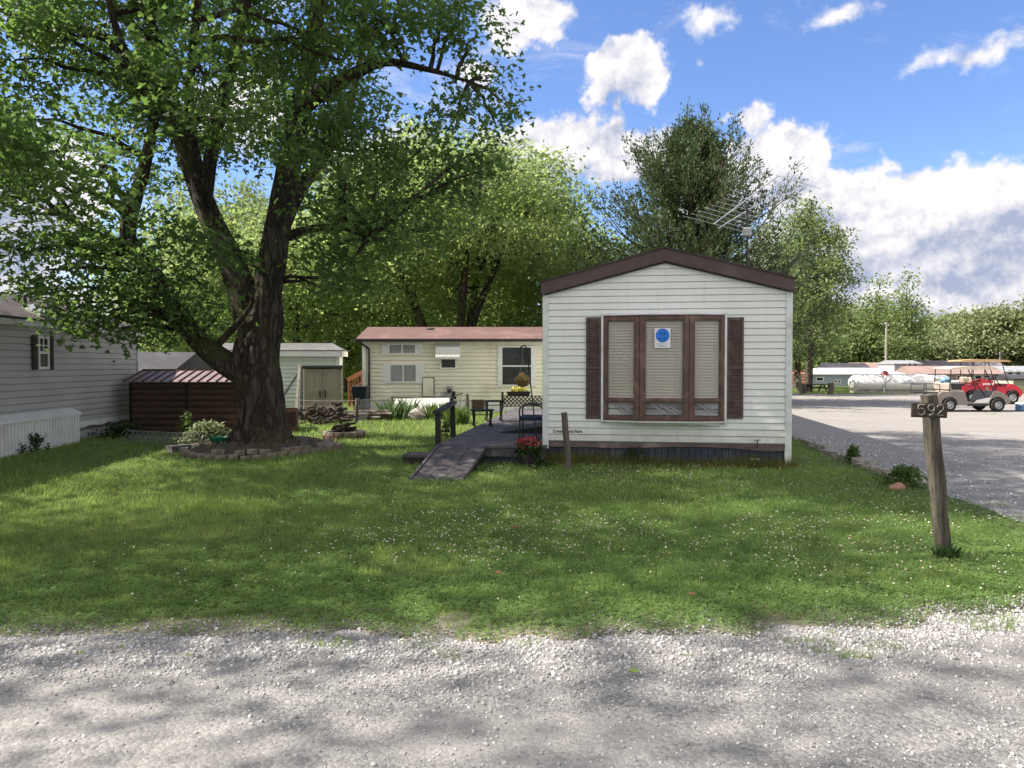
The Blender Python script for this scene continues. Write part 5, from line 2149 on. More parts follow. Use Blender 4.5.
t = thing('wooden_step', 'low dark wooden step beside the top of the ramp', 'step', (-1.42, 11.95, 0), DF.yaw)
m = MB()
for i in range(3):
    m.box(-.25, .22, -.20 + i * .14, -.20 + i * .14 + .13, .135, .17)
m.build('tread', M['ramp_wood'], t)
m = MB()
m.box(-.24, -.20, -.18, .20, -.01, .133)
m.box(.17, .21, -.18, .20, -.01, .133)
m.box(-.20, .17, -.19, -.16, .02, .133)
m.build('step_frame', M['black_wood'], t)

# handrail
p0 = G(440, 441.5, .30)
p1 = G(455.5, 434, .30)
o = Vector((p0.x, p0.y, 0))
t = thing('handrail', 'black wooden handrail on two posts at the left edge of the deck', 'handrail', o)
m = MB()
q0, q1 = AT(438, 414, p0.y) - o, AT(452.5, 405, p1.y) - o
m.bar(Vector((p0.x - o.x - .03, p0.y - o.y, -.05)), q0, .088, .088, up=(0, 1, 0))
m.build('post', M['black_wood'], t)
m = MB()
m.bar(Vector((p1.x - o.x - .03, p1.y - o.y, -.05)), q1, .088, .088, up=(0, 1, 0))
m.build('post', M['black_wood'], t)
m = MB()
d = (q1 - q0).normalized()
m.bar(q0 - d * .10 + Vector((0, 0, .035)), q1 + d * .12 + Vector((0, 0, .035)), .12, .045)
m.build('rail', M['black_wood'], t)
m = MB()
for i in range(5):
    c = q1 + d * (.10 + .02 * i) + Vector((rnd.uniform(-.03, .03), 0, .09 + .03 * i))
    m.rock((c.x, c.y, c.z), .035, (1, 1, .8), i)
m.build('finial', M['black_metal'], t)


def iron_bench(name, label, p, rz, L, D, H, top_m):
    t = thing(name, label, 'bench' if 'bench' in name else 'table', p, rz)
    m = MB()
    n = 4
    for i in range(n):
        y = -D / 2 + i * D / n
        m.box(-L / 2, L / 2, y + .006, y + D / n - .006, H - .03, H, bev=.004)
    m.build('top', top_m, t)
    for sx in (-1, 1):
        for sy in (-1, 1):
            m = MB()
            x, y = sx * (L / 2 - .06), sy * D / 2 * .8
            pts = catmull([(x, y * .6, H - .035), (x + sx * .01, y * 1.05, H * .80), (x, y * .75, H * .45), (x, y * .80, H * .22), (x + sx * .0, y * 1.25, .02)], 4)
            m.tube(pts, lerp_list([.02, .022, .016, .016, .02], len(pts)), 7)
            m.box(x - .025, x + .025, y * 1.25 - .03, y * 1.25 + .03, 0, .022)
            m.build('leg', M['black_metal'], t)
    m = MB()
    for sx in (-1, 1):
        x = sx * (L / 2 - .06)
        m.tube(catmull([(x, -D * .38, H - .05), (x, -D * .15, H - .10), (x, D * .15, H - .10), (x, D * .38, H - .05)], 4), .012, 6)
    m.tube([(-L / 2 + .06, 0, H - .11), (L / 2 - .06, 0, H - .11)], .010, 6)
    m.build('stretcher', M['black_metal'], t)
    return t


p = G(481, 426.5, .301)
iron_bench('garden_bench', 'small slatted garden bench with curved black iron legs on the deck', p + Vector((.02, .15, 0)), R(8), .46, .36, .34, M['black_wood'])
p = G(491, 421.5, .301)
iron_bench('side_table', 'small slatted table behind the backless bench on the deck', p + Vector((.06, .2, 0)), R(8), .44, .42, .46, M['black_wood'])

# wedge ramp to the side door
t = thing('door_ramp', 'dark wedge-shaped threshold ramp lying on the deck by the side door', 'ramp', G(515, 432, .3), DF.yaw)
m = MB()
m.add([(-.28, -.25, .004), (.62, -.25, .004), (.62, .95, .004), (-.28, .95, .004), (.62, -.25, .15), (.62, .95, .15)], [(0, 3, 2, 1), (0, 1, 4), (3, 5, 2), (1, 2, 5, 4), (0, 4, 5, 3)])
m.build('wedge', M['black_wood'], t)
m = MB()
for i in range(5):
    x = -.2 + i * .16
    zz = .15 * (x + .28) / .90 + .006
    m.bar((x, -.24, zz), (x, .94, zz), .02, .006)
m.build('cleat', M['ramp_wood'], t)


def patio_chair():
    p = G(531, 440.0, .301)
    t = thing('metal_chair', 'black tube patio chair with blue seat at the corner of the mobile home', 'chair', p, R(-8))
    for sy in (0, 1):
        m = MB()
        y = .42 * sy - .02
        pts = catmull([(-.19, y, .0), (-.185, y, .30), (-.19, y, .50), (-.13, y, .575), (0, y, .59), (.14, y, .57), (.20, y, .50), (.20, y, .30), (.21, y, .0)], 4)
        m.tube(pts, .013, 8)
        m.build('side_frame', M['black_metal'], t)
    m = MB()
    m.box(-.20, .21, -.01, .39, .345, .40, bev=.02)
    m.build('seat', M['blue_fabric'], t)
    m = MB()
    m.tube([(-.19, 0, .34), (-.19, .40, .34)], .011, 6)
    m.tube([(.20, 0, .34), (.20, .40, .34)], .011, 6)
    m.tube([(-.19, 0, .335), (.20, 0, .335)], .011, 6)
    m.build('cross_bar', M['black_metal'], t)
    m = MB()
    for i in range(5):
        m.tube(catmull([(.19, .04 + i * .08, .36), (.24, .04 + i * .08, .56), (.27, .04 + i * .08, .80)], 3), .007, 5)
    m.tube([(.27, 0, .80), (.27, .40, .80)], .012, 6)
    m.build('backrest', M['black_metal'], t)


patio_chair()

# leaning shepherd's hook
pb = G(537, 441, .30)
pt = AT(526.5, 348, pb.y + .15)
t = thing('shepherd_hook', 'thin black garden hook pole leaning beside the patio chair', 'garden hook', pb)
m = MB()
v = pt - pb
perp = Vector((-.10, .02, 0))
pts = [Vector((0, 0, -.02)), v * .5, v * .93, v * 1.0 + perp * .2 + Vector((0, 0, .03)), v + perp * .9 + Vector((0, 0, .02)), v + perp * 1.1 - Vector((0, 0, .07)), v + perp * .8 - Vector((0, 0, .10))]
m.tube(catmull(pts, 4), .011, 7)
m.build('pole', M['black_metal'], t)
m = MB()
m.tube([(0, -.07, .03), (0, .07, .03)], .008, 6)
m.tube([(-.06, 0, .03), (.06, 0, .03)], .008, 6)
m.build('foot_bar', M['black_metal'], t)

# lattice rail at the far end with planter box
LY = 21.9
t0 = AT(502.5, 411, LY)
t = thing('lattice_rail', 'dark lattice railing panel across the far end of the deck', 'railing', (t0.x, LY, .30))
Wl = 2.0
z0, z1 = .02, AT(510, 395.5, LY).z - .30
m = MB()
m.box(-.03, .03, -.03, .03, 0, z1 + .10)
m.build('post', M['black_wood'], t)
m = MB()
m.box(.03, Wl, -.02, .02, z1 - .03, z1)
m.box(.03, Wl, -.02, .02, z0 + .04, z0 + .07)
m.build('rail', M['grey_wood'], t)
m = MB()
s_ = .115
H_ = z1 - z0 - .10
k = -int(H_ / s_) - 1
while k * s_ < Wl:
    for sgn in (1, -1):
        xa = k * s_
        a, b = (xa, z0 + .07), (xa + H_, z1 - .03)
        if sgn < 0:
            a, b = (xa, z1 - .03), (xa + H_, z0 + .07)
        # clip to 0.03..Wl
        ax_, az_ = a
        bx_, bz_ = b
        f0 = max(0, (.03 - ax_) / (bx_ - ax_))
        f1 = min(1, (Wl - ax_) / (bx_ - ax_))
        if f1 > f0 + .02:
            m.bar((ax_ + (bx_ - ax_) * f0, .006 * sgn, az_ + (bz_ - az_) * f0), (ax_ + (bx_ - ax_) * f1, .006 * sgn, az_ + (bz_ - az_) * f1), .010, .034, up=(0, 1, 0)) if False else \
                m.bar((ax_ + (bx_ - ax_) * f0, .006 * sgn, az_ + (bz_ - az_) * f0), (ax_ + (bx_ - ax_) * f1, .006 * sgn, az_ + (bz_ - az_) * f1), .034, .010, up=(0, 1, 0))
    k += 1
m.build('lattice', M['shutter_brown'], t)


def flower_mass(parent, name, mat, n, c, r, size, nb=.6):
    cen = ellip_pts(n, c, r, .2)
    v, k = leaf_verts(cen, size, nb)
    return np_mesh(name, v, np.arange(len(v)).reshape(-1, k), mat, parent)


pb = AT(518.5, 392, LY - .15)
t = thing('planter_box', 'black planter box of yellow flowers hung on the lattice railing', 'planter', (pb.x, pb.y, pb.z - .12))
m = MB()
m.add([(-.30, -.07, 0), (.30, -.07, 0), (.30, .07, 0), (-.30, .07, 0), (-.34, -.10, .13), (.34, -.10, .13), (.34, .10, .13), (-.34, .10, .13)],
      [(0, 3, 2, 1), (4, 5, 6, 7), (0, 1, 5, 4), (1, 2, 6, 5), (2, 3, 7, 6), (3, 0, 4, 7)])
m.build('box', M['black_wood'], t)
flower_mass(t, 'flowers', M['petal_yellow'], 320, (.02, -.01, .19), (.27, .10, .10), .06)
flower_mass(t, 'foliage', M['leaf_weed'], 120, (0, 0, .15), (.32, .10, .06), .06)

pb = AT(522.5, 381, 18.0)
t = thing('hanging_basket', 'ochre straw basket hanging above the yellow flowers', 'hanging basket', (pb.x, pb.y, pb.z - .13))
m = MB()
m.lathe([(.02, -.02), (.12, .02), (.20, .12), (.205, .15), (.19, .15), (.17, .19), (.10, .27), (.03, .33), (.005, .34)], 18)
m.build('basket', M['straw'], t)
m = MB()
for a in range(3):
    th = a * 2.09
    m.tube([(.19 * math.cos(th), .19 * math.sin(th), .15), (0, 0, .62)], .005, 4)
m.tube([(0, 0, .62), (0, 0, .95)], .005, 4)
m.build('chain', M['wire'], t)
flower_mass(t, 'flowers', M['petal_yellow'], 70, (0, 0, .17), (.2, .2, .05), .05)

# red flowers in a pot
pp = G(528, 466.5)
t = thing('flower_pot', 'dark pot of red and pink flowers in front of the deck', 'potted plant', pp)
m = MB()
m.lathe([(.001, 0), (.09, 0), (.13, .18), (.135, .20), (.115, .20), (.11, .17), (.001, .17)], 20)
m.build('pot', M['terracotta'], t)
flower_mass(t, 'flowers', M['petal_red'], 330, (0, 0, .36), (.20, .17, .11), .045)
flower_mass(t, 'foliage', M['leaf_darkweed'], 420, (0, 0, .26), (.21, .17, .16), .07, .2)


# ------------------------------------------------------------------ posts
def rough_post(name, label, cat, base, top, r, mat, n=14, square=False, group=None):
    t = thing(name, label, cat, (base.x, base.y, 0), 0, group)
    m = MB()
    b, tp = Vector((0, 0, -.1)), top - Vector((base.x, base.y, 0))

    def rf(th, i, p):
        k = 1 + .05 * mnoise.noise(Vector((math.cos(th) * 2, math.sin(th) * 2, p.z * 2.0))) + .05 * mnoise.noise(Vector((math.cos(th) * 9, math.sin(th) * 9, p.z * 1.2)))
        if square:
            k *= min(1.22, 1 / max(abs(math.cos(th + .78)), abs(math.sin(th + .78))) * .98)
        return k
    N = 22
    pts = [b.lerp(tp, i / N) + Vector((.003 * math.sin(i * .7), 0, 0)) for i in range(N + 1)]
    m.tube(pts, r, n * 2, ridge=rf)
    m.build('post', mat, t, smooth=True, angle=35)
    return t


bp = G(945, 557)
tp = AT(928.5, 394.5, bp.y - .06)
t592 = rough_post('address_post', 'weathered leaning post carrying the carved 592 board', 'post', bp, tp, .053, M['post_wood'], square=True)
# knot on the post and the board
kn = MB()
kc = AT(939.5, 476, bp.y - .075) - Vector((bp.x, bp.y, 0))
kn.rock((kc.x, kc.y, kc.z), .022, (1, .35, 1.2), 4)
kn.build('knot', M['dark_trim'], t592)
sc = AT(930, 410.3, bp.y - .150)
sg = MB()
Ms = Matrix.Translation(sc - Vector((bp.x, bp.y, 0))) @ Matrix.Rotation(R(1.5), 4, 'Y')
sg.box(-.140, .138, 0, .022, -.058, .056, Ms, .003)
sb = sg.build('sign_board', M['sign_wood'], t592)
sb['label'] = 'dark carved board reading 592'
for ch, dx in (('5', -.108), ('9', -.030), ('2', .046)):
    pass
Mt = Ms @ Matrix.Translation((-.106, -.001, -.040)) @ Matrix.Rotation(R(90), 4, 'X')


def digit_strokes(ch):
    if ch == '5':
        return [[(.95, 1), (.2, 1), (.12, .56), (.45, .66), (.85, .55), (.95, .3), (.75, .05), (.4, -.02), (.08, .1)]]
    if ch == '9':
        return [[(.88, .72), (.75, .48), (.4, .42), (.12, .6), (.12, .85), (.4, 1.02), (.75, .97), (.9, .75), (.85, .4), (.65, .1), (.3, -.02), (.12, .05)]]
    return [[(.08, .8), (.25, 1.0), (.65, 1.02), (.88, .8), (.8, .55), (.45, .3), (.08, 0), (.95, 0)]]


for ch, dx in (('5', -.100), ('9', -.022), ('2', .050)):
    m = MB()
    for st in digit_strokes(ch):
        P = [Ms @ Vector((dx + a * .060, -.0015, -.036 + b * .078)) for a, b in st]
        P = catmull(P, 3)
        m.tube(P, .0036, 5)
    m.build('digit', M['sign_digit'], t592)

rough_post('wooden_post', 'short leaning grey post in front of the mobile home lettering', 'post', G(570, 470), AT(564, 412.5, 11.35), .045, M['grey_wood'])

# fence posts and wire behind the tree
FG = 'wire fence posts'
fp = []
for (bx, by, tx, ty, r, lab) in ((355.5, 424, 357.5, 398.5, .055, 'pale leaning fence post by the dark bin'),
                                 (392.5, 414.5, 391.5, 396, .05, 'grey fence post standing in front of the cream trailer skirting'),
                                 (467.8, 415.5, 467, 394, .055, 'fence post behind the handrail near the electric meter')):
    b = G(bx, by)
    fp.append((b, AT(tx, ty, b.y)))
    rough_post('fence_post', lab, 'post', b, AT(tx, ty, b.y), r, M['grey_wood'], 8, group=FG)
t = thing('wire_fence', 'sagging wire fence strung between the posts before the cream trailer', 'fence', (fp[0][0].x, fp[0][0].y, 0))
o = fp[0][0]
m = MB()
st = G(284, 421.5)
segs = [((st.x, st.y), (fp[0][0].x, fp[0][0].y)), ((fp[0][0].x, fp[0][0].y), (fp[1][0].x, fp[1][0].y)), ((fp[1][0].x, fp[1][0].y), (fp[2][0].x, fp[2][0].y))]
for (a, b) in segs[:]:
    for zz in (.62, .45, .30, .15):
        P = []
        for i in range(9):
            f_ = i / 8
            P.append((a[0] + (b[0] - a[0]) * f_ - o.x, a[1] + (b[1] - a[1]) * f_ - o.y, zz - (.03 if zz > .5 else .01) * math.sin(f_ * math.pi)))
        m.tube(P, .008 if zz > .5 else .004, 4)
m.build('strand', M['wire'], t)
m = MB()
for (a, b) in segs[1:]:
    L = math.hypot(b[0] - a[0], b[1] - a[1])
    n = int(L / .11)
    for i in range(1, n):
        f_ = i / n
        x, y = a[0] + (b[0] - a[0]) * f_ - o.x, a[1] + (b[1] - a[1]) * f_ - o.y
        m.tube([(x, y, 0), (x, y, .60)], .003, 3)
m.build('mesh', M['wire'], t)

t = thing('drain_pipe', 'dark thin pipe running sideways along the cream trailer skirting', 'pipe', G(430, 413))
o = t.location
m = MB()
P = [AT(394, 397.5, 24.6), AT(412, 398, 24.6), AT(425, 399, 24.6), AT(436, 397, 24.6), AT(452, 395.5, 24.6), AT(463, 393.5, 24.6)]
m.tube(catmull([p - o for p in P], 3), .022, 6)
m.build('pipe', M['black_metal'], t)
m = MB()
for px in (397, 430, 460):
    p = AT(px, 398, 24.6) - o
    m.box(p.x - .02, p.x + .02, p.y - .02, p.y + .02, 0, p.z)
m.build('bracket', M['galv'], t)
t = thing('skirting_board', 'white sheet leaning along the base of the cream trailer', 'board', G(415, 414))
o = t.location
m = MB()
pa, pb_ = AT(394, 398.5, 24.8) - o, AT(450, 397.5, 24.8) - o
m.add([(pa.x, 0.05, 0), (pb_.x, .05, 0), (pb_.x, .25, pb_.z), (pa.x, .25, pa.z), (pa.x, .08, 0), (pb_.x, .08, 0), (pb_.x, .28, pb_.z), (pa.x, .28, pa.z)],
      [(0, 1, 2, 3), (4, 7, 6, 5), (0, 4, 5, 1), (1, 5, 6, 2), (2, 6, 7, 3), (3, 7, 4, 0)])
m.build('sheet', M['white_metal'], t)

# ------------------------------------------------------------------ plants
def leafy_plant(name, label, c, r, h, n, size, mat, cat='plant', nb=.3, group=None, stems=6, strap=False):
    t = thing(name, label, cat, c, 0, group)
    sm = MB()
    for i in range(stems):
        a = rnd.uniform(0, 6.28)
        d = rnd.uniform(.2, .9) * r
        sm.tube([(0, 0, 0), (math.cos(a) * d * .5, math.sin(a) * d * .5, h * .5), (math.cos(a) * d, math.sin(a) * d, h * rnd.uniform(.7, 1.0))], [.006, .005, .002], 4, cap=False)
    sm.build('stem', M['leaf_darkweed'], t)
    if strap:
        v = []
        for i in range(n):
            a = rnd.uniform(0, 6.28)
            q = rnd.random() ** .5 * r * .7
            bx, by = math.cos(a) * q, math.sin(a) * q
            hh = h * rnd.uniform(.6, 1.05)
            w = size * rnd.uniform(.5, 1)
            ox, oy = rnd.gauss(0, .28) * hh, rnd.gauss(0, .28) * hh
            ta = rnd.uniform(0, 3.14)
            dx, dy = math.cos(ta) * w, math.sin(ta) * w
            v += [(bx - dx, by - dy, 0), (bx + dx, by + dy, 0), (bx + dx * .7 + ox * .4, by + dy * .7 + oy * .4, hh * .6), (bx + ox, by + oy, hh)]
        v = np.array(v)
    else:
        cen = np.concatenate([ellip_pts(n // 2, (0, 0, h * .35), (r, r, h * .42), .1), ellip_pts(n - n // 2, (rnd.uniform(-.2, .2) * r, 0, h * .75), (r * .55, r * .55, h * .35), .1)])
        cen[:, 2] = np.maximum(cen[:, 2], .02)
        v, _ = leaf_verts(cen, size, nb)
    np_mesh('foliage', v, np.arange(len(v)).reshape(-1, 4), mat, t)
    return t


leafy_plant('shrub', 'dark green shrub against the navy skirting left of centre', G(635, 464.5), .27, .30, 700, .05, M['leaf_darkweed'], 'shrub')
leafy_plant('shrub', 'small yellow green plant against the navy skirting right of centre', G(688, 463.5), .16, .24, 220, .045, M['leaf_weed'], 'shrub')
leafy_plant('weed_plant', 'low dark leafy plant beside the red flower pot', G(541, 468), .18, .14, 260, .05, M['leaf_darkweed'])
leafy_plant('weed_plant', 'pointed green weed at the edging stones by the gravel lot', G(853, 463.5), .13, .26, 520, .05, M['leaf_weed'], nb=.1)
leafy_plant('weed_plant', 'bushy weed clump with pale flowers at the lawn corner by the gravel lot', G(902, 487), .34, .26, 1100, .045, M['leaf_weed'])
leafy_plant('weed_plant', 'tall thin weed standing before the low brown shed', G(186, 441), .20, .62, 130, .08, M['leaf_weed'])
leafy_plant('hosta_plant', 'pale variegated leafy plants massed left of the big maple trunk', G(212, 444), .62, .42, 900, .10, M['leaf_pale'], nb=.8, stems=12)
leafy_plant('hosta_plant', 'smaller pale leafy plant between the wire edging and the maple', G(192, 446), .35, .28, 320, .09, M['leaf_pale'], nb=.8)
leafy_plant('weed_plant', 'grey green weeds growing at the foot of the grey trailer wall', G(118, 438), .60, .30, 520, .08, M['leaf_darkweed'])
leafy_plant('weed_plant', 'small weed against the white ribbed skirting of the grey trailer', G(36, 452.5), .24, .34, 150, .07, M['leaf_darkweed'])
leafy_plant('weed_plant', 'tiny weed near the left end of the white ribbed skirting', G(20, 455), .18, .20, 90, .06, M['leaf_darkweed'])
leafy_plant('iris_clump', 'clump of upright green iris leaves before the cream trailer, left of the pale rock', G(400, 419.5), .60, .62, 200, .022, M['leaf_iris'], strap=True)
leafy_plant('iris_clump', 'clump of upright lily leaves before the cream trailer, right of the pale rock', G(437, 419.5), .62, .50, 200, .022, M['leaf_weed'], strap=True)
leafy_plant('iris_clump', 'clump of spiky green leaves behind the handrail posts', G(458, 424), .42, .55, 150, .022, M['leaf_weed'], strap=True)
leafy_plant('shrub', 'small round bush beside the deck behind the handrail', G(446, 437), .22, .36, 300, .06, M['leaf_darkweed'], 'shrub')
t = thing('rock', 'pale rock sitting between the leafy clumps before the cream trailer', 'rock', G(417, 420))
m = MB()
m.rock((0, 0, .14), .26, (1.1, .7, .8), 2)
m.build('boulder', M['stone_pale'], t, smooth=True)

# ragged weeds along the skirting: nobody could count them
v = []
for i in range(6500):
    u = rnd.uniform(-.15, HW + .1)
    yy = -abs(rnd.gauss(0, .10)) - .005
    b = HF.o + HF.ax * u + HF.ay * yy
    dens = .35 + .65 * float(vnoise(u, 0, 2.2, 77))
    if rnd.random() > dens:
        continue
    hh = rnd.uniform(.05, .20) * (.5 + dens)
    w = .004
    a = rnd.uniform(0, 3.14)
    v += [(b.x - math.cos(a) * w, b.y - math.sin(a) * w, 0), (b.x + math.cos(a) * w, b.y + math.sin(a) * w, 0), (b.x + rnd.gauss(0, .3) * hh, b.y + rnd.gauss(0, .3) * hh, hh)]
v = np.array(v)
tag(np_mesh('weeds', v, np.arange(len(v)).reshape(-1, 3), island_mat('weed_blade', (.07, .10, .025), (.16, .17, .05), (.26, .20, .09), .8, .3, (.25, .28, .06))), kind='stuff',
    label='uncut grass and weeds along the foot of the mobile home skirting')
t592w = leafy_plant('weed_plant', 'dead grass tuft round the foot of the leaning address post', G(947, 560), .13, .13, 160, .006, M['leaf_darkweed'], strap=True)

# ------------------------------------------------------------------ tree ring, fire ring, clutter
def stone_block(label, name, c, rz, sx, sy, sz, mat, group, z=0.0, seed=0, cat='stone'):
    t = thing(name, label, cat, (c[0], c[1], z), rz, group)
    m = MB()
    bm_ = bmesh.new()
    bmesh.ops.create_cube(bm_, size=1)
    bmesh.ops.subdivide_edges(bm_, edges=bm_.edges[:], cuts=2, use_grid_fill=True)
    vs = []
    for v_ in bm_.verts:
        p = v_.co.copy()
        l_ = max(abs(p.x), abs(p.y), abs(p.z))
        p = p * .92 + p.normalized() * .06
        p += Vector((mnoise.noise(p * 3 + Vector((seed, 0, 0))), mnoise.noise(p * 3 + Vector((0, seed, 0))), mnoise.noise(p * 3 + Vector((0, 0, seed))))) * .10
        vs.append((p.x * sx, p.y * sy, p.z * sz + sz / 2))
    bm_.verts.index_update()
    m.add(vs, [[q.index for q in f.verts] for f in bm_.faces])
    bm_.free()
    o = m.build('block', mat, t, smooth=True, angle=50)
    return t


RG = 'edging stones round the maple'
cx, cy, rx_, ry_ = -4.62, 14.15, 1.24, 1.68
N = 42
for i in range(N):
    a = 2 * math.pi * i / N
    if math.sin(a) > .75:
        continue
    c = (cx + rx_ * math.cos(a) * (1 + .03 * math.sin(i * 1.7)), cy + ry_ * math.sin(a))
    tang = math.atan2(ry_ * math.cos(a), -rx_ * math.sin(a))
    L = .205 * (1.0 + .1 * math.sin(i * 2.1))
    stone_block('tan brick block in the lower course of the curved edging round the big maple', 'edging_stone', c, tang + rnd.uniform(-.12, .12), L * rnd.uniform(.8, 1.05), .13, rnd.uniform(.075, .105), M['stone'], RG, 0, i)
    if math.sin(a) < .2 and math.cos(a) > -.3 and i % 4 != 3:
        a2 = a + math.pi / N
        c2 = (cx + rx_ * math.cos(a2) * .98, cy + ry_ * math.sin(a2) * .98)
        stone_block('tan brick block laid on the upper course of the curved edging round the big maple', 'edging_stone', c2, tang + .1, L * rnd.uniform(.75, 1.0), .12, rnd.uniform(.055, .085), M['stone'], RG, .092, i + 50)
t = thing('mulch_bed', 'dark mulch mound heaped inside the stone ring round the maple', 'mulch', (cx, cy, 0))
m = MB()
vs, fs = [(0, 0, .16)], []
n = 36
for j, (f_, z_) in enumerate(((.5, .16), (.8, .13), (.93, .08))):
    for i in range(n):
        a = 2 * math.pi * i / n
        vs.append((rx_ * f_ * math.cos(a), ry_ * f_ * math.sin(a), z_ + .02 * mnoise.noise(Vector((i * .9, j, 0)))))
for i in range(n):
    fs.append((0, 1 + i, 1 + (i + 1) % n))
for j in range(2):
    for i in range(n):
        fs.append((1 + j * n + i, 1 + (j + 1) * n + i, 1 + (j + 1) * n + (i + 1) % n, 1 + j * n + (i + 1) % n))
m.add(vs, fs)
m.build('mound', pm('mulch', (.06, .045, .035), (.10, .085, .06), 30, .95, bump=1.0, bscale=60), t)
# litter and ivy on the mound
cen = ellip_pts(900, (0, -.1, .12), (rx_ * .9, ry_ * .85, .02), 0)
cen[:, 2] = .13 + .05 * rng.random(len(cen))
v, k = leaf_verts(cen, .06, 1.4)
np_mesh('litter', v, np.arange(len(v)).reshape(-1, k), island_mat('leaf_litter', (.10, .07, .04), (.20, .16, .09), (.09, .12, .04), .95), t)

p = G(217, 451.5)
t = thing('plastic_dish', 'green plastic saucer lying inside the stone ring left of the trunk', 'dish', (p.x, p.y + .1, .19))
m = MB()
m.lathe([(.001, 0), (.13, 0), (.18, .06), (.19, .06), (.14, -.012), (.001, -.012)], 24)
m.build('saucer', M['green_plastic'], t, smooth=True)
m = MB()
m.lathe([(.001, .012), (.06, .012), (.075, .05), (.0, .075)], 14)
m.build('knob', M['green_plastic'], t, smooth=True)
stone_block('dark pointed rock standing at the right inside the stone ring', 'rock', (-3.62, 13.35), .4, .16, .14, .27, M['stone_dark'], None, .02, 77, 'rock')
stone_block('broad grey rock ending the stone ring at the far right', 'rock', (-3.26, 13.9), .2, .34, .26, .14, M['stone'], None, .0, 78, 'rock')
stone_block('grey rock lying low at the left end of the stone ring', 'rock', (-5.96, 13.7), .9, .34, .24, .12, M['stone_dark'], None, .0, 79, 'rock')

FR = 'stones of the fire ring'
fc = G(343.5, 438)
for i in range(14):
    a = 2 * math.pi * i / 14
    c = (fc.x + .40 * math.cos(a), fc.y + .05 + .40 * math.sin(a))
    stone_block('reddish brick block in the small fire ring on the lawn', 'fire_ring_stone', c, a + math.pi / 2, .175, .10, .075, M['rust'], FR, 0, i)
    stone_block('reddish brick block on top of the small fire ring on the lawn', 'fire_ring_stone', (fc.x + .395 * math.cos(a + .2), fc.y + .05 + .395 * math.sin(a + .2)), a + math.pi / 2 + .2, .17, .095, .07, M['stone'], FR, .074, i + 30)


def log(p0, p1, r, label, group, mat=None, name='firewood_log', z=None):
    p0, p1 = Vector(p0), Vector(p1)
    t = thing(name, label, 'log', (p0 + p1) / 2, 0, group)
    c = (p0 + p1) / 2
    m = MB()
    n = 5
    P = [p0.lerp(p1, i / n) - c + Vector((rnd.uniform(-1, 1), rnd.uniform(-1, 1), rnd.uniform(-1, 1))) * r * .15 for i in range(n + 1)]
    m.tube(P, lerp_list([r, r * 1.05, r * .85], n + 1), 8, wob=.4)
    m.build('log', mat or M['log_end'], t, smooth=True, angle=50)


for i in range(7):
    a = rnd.uniform(0, 3.14)
    r_ = .26
    log((fc.x - r_ * math.cos(a), fc.y + .05 - r_ * math.sin(a), .12 + .02 * i), (fc.x + r_ * math.cos(a), fc.y + .05 + r_ * math.sin(a), .15 + .025 * i), .022 + .01 * rnd.random(),
        'half burnt stick lying in the fire ring', 'sticks in the fire ring')

# dark brush and firewood heap before the cabinet
for i in range(120):
    px = rnd.uniform(299, 350)
    p = G(px, 428 - rnd.uniform(2, 9))
    hmax = .40 * (1 - ((px - 318) / 34) ** 2 * .7) + (.10 if 334 < px < 344 else 0)
    z = rnd.random() ** 1.4 * max(.08, hmax)
    a = rnd.uniform(0, 6.28)
    L = rnd.uniform(.08, .22)
    tilt = rnd.uniform(-.6, .6)
    d = Vector((math.cos(a) * math.cos(tilt), math.sin(a) * math.cos(tilt), math.sin(tilt))) * L
    c = Vector((p.x, p.y, .05 + z))
    if c.z - abs(d.z) < .02:
        d.z *= .3
    log(c - d, c + d, rnd.uniform(.015, .05), 'dark split log in the firewood heap before the tan cabinet', 'firewood heap before the cabinet')
for i in range(16):
    px = rnd.uniform(359, 377)
    p = G(px, 421)
    L = rnd.uniform(.35, .55)
    log((p.x - L, p.y + rnd.uniform(-.1, .5), .06 + .055 * (i // 4) + rnd.uniform(0, .02)), (p.x + L, p.y + rnd.uniform(-.1, .5), .06 + .055 * (i // 4) + rnd.uniform(0, .03)), .045,
        'flat grey board end in the low wood stack by the cream trailer corner', 'low wood stack by the cream trailer', M['grey_wood'])

# brown plank box right of the trunk
p = G(292.5, 431)
t = thing('planter_crate', 'tall brown plank box just right of the big maple trunk', 'crate', (p.x, p.y, 0), R(5))
m = MB()
for i in range(4):
    m.box(-.13 + i * .062, -.13 + i * .062 + .058, -.16, -.14, 0, .55)
m.box(-.13, .115, -.139, .12, 0, .54)
m.build('panel', M['shed_brown'], t)
for z_ in (.46, .04):
    m = MB()
    m.box(-.135, .12, -.175, -.161, z_, z_ + .06)
    m.build('batten', M['red_wood'], t)

# leaning boards by the cabinet
for (a, b, Y, w_, mt, lab) in (((295.5, 408), (299.5, 365), 22.9, .075, M['stone_pale'], 'pale upright board leaning on the white shed'),
                               ((284, 396), (303, 366.5), 23.3, .07, M['lid_plastic'], 'dark pole leaning diagonally across the white shed wall'),
                               ((301, 410), (302.5, 366), 23.0, .09, M['dark_trim'], 'dark narrow plank standing against the tan cabinet side')):
    p0, p1 = AT(*a, Y), AT(*b, Y + .6)
    if lab.startswith('dark pole'):
        p0 = AT(284, 396, Y)
        p0 = p0 + (p0 - p1) * .75
        p0.z = max(p0.z, 0.0)
    else:
        p0.z = 0
    c = Vector((p0.x, p0.y, 0))
    t = thing('leaning_board', lab, 'board', c)
    m = MB()
    m.bar(p0 - c, p1 - c, w_, .025, up=(0, 1, 0))
    m.build('plank', mt, t)

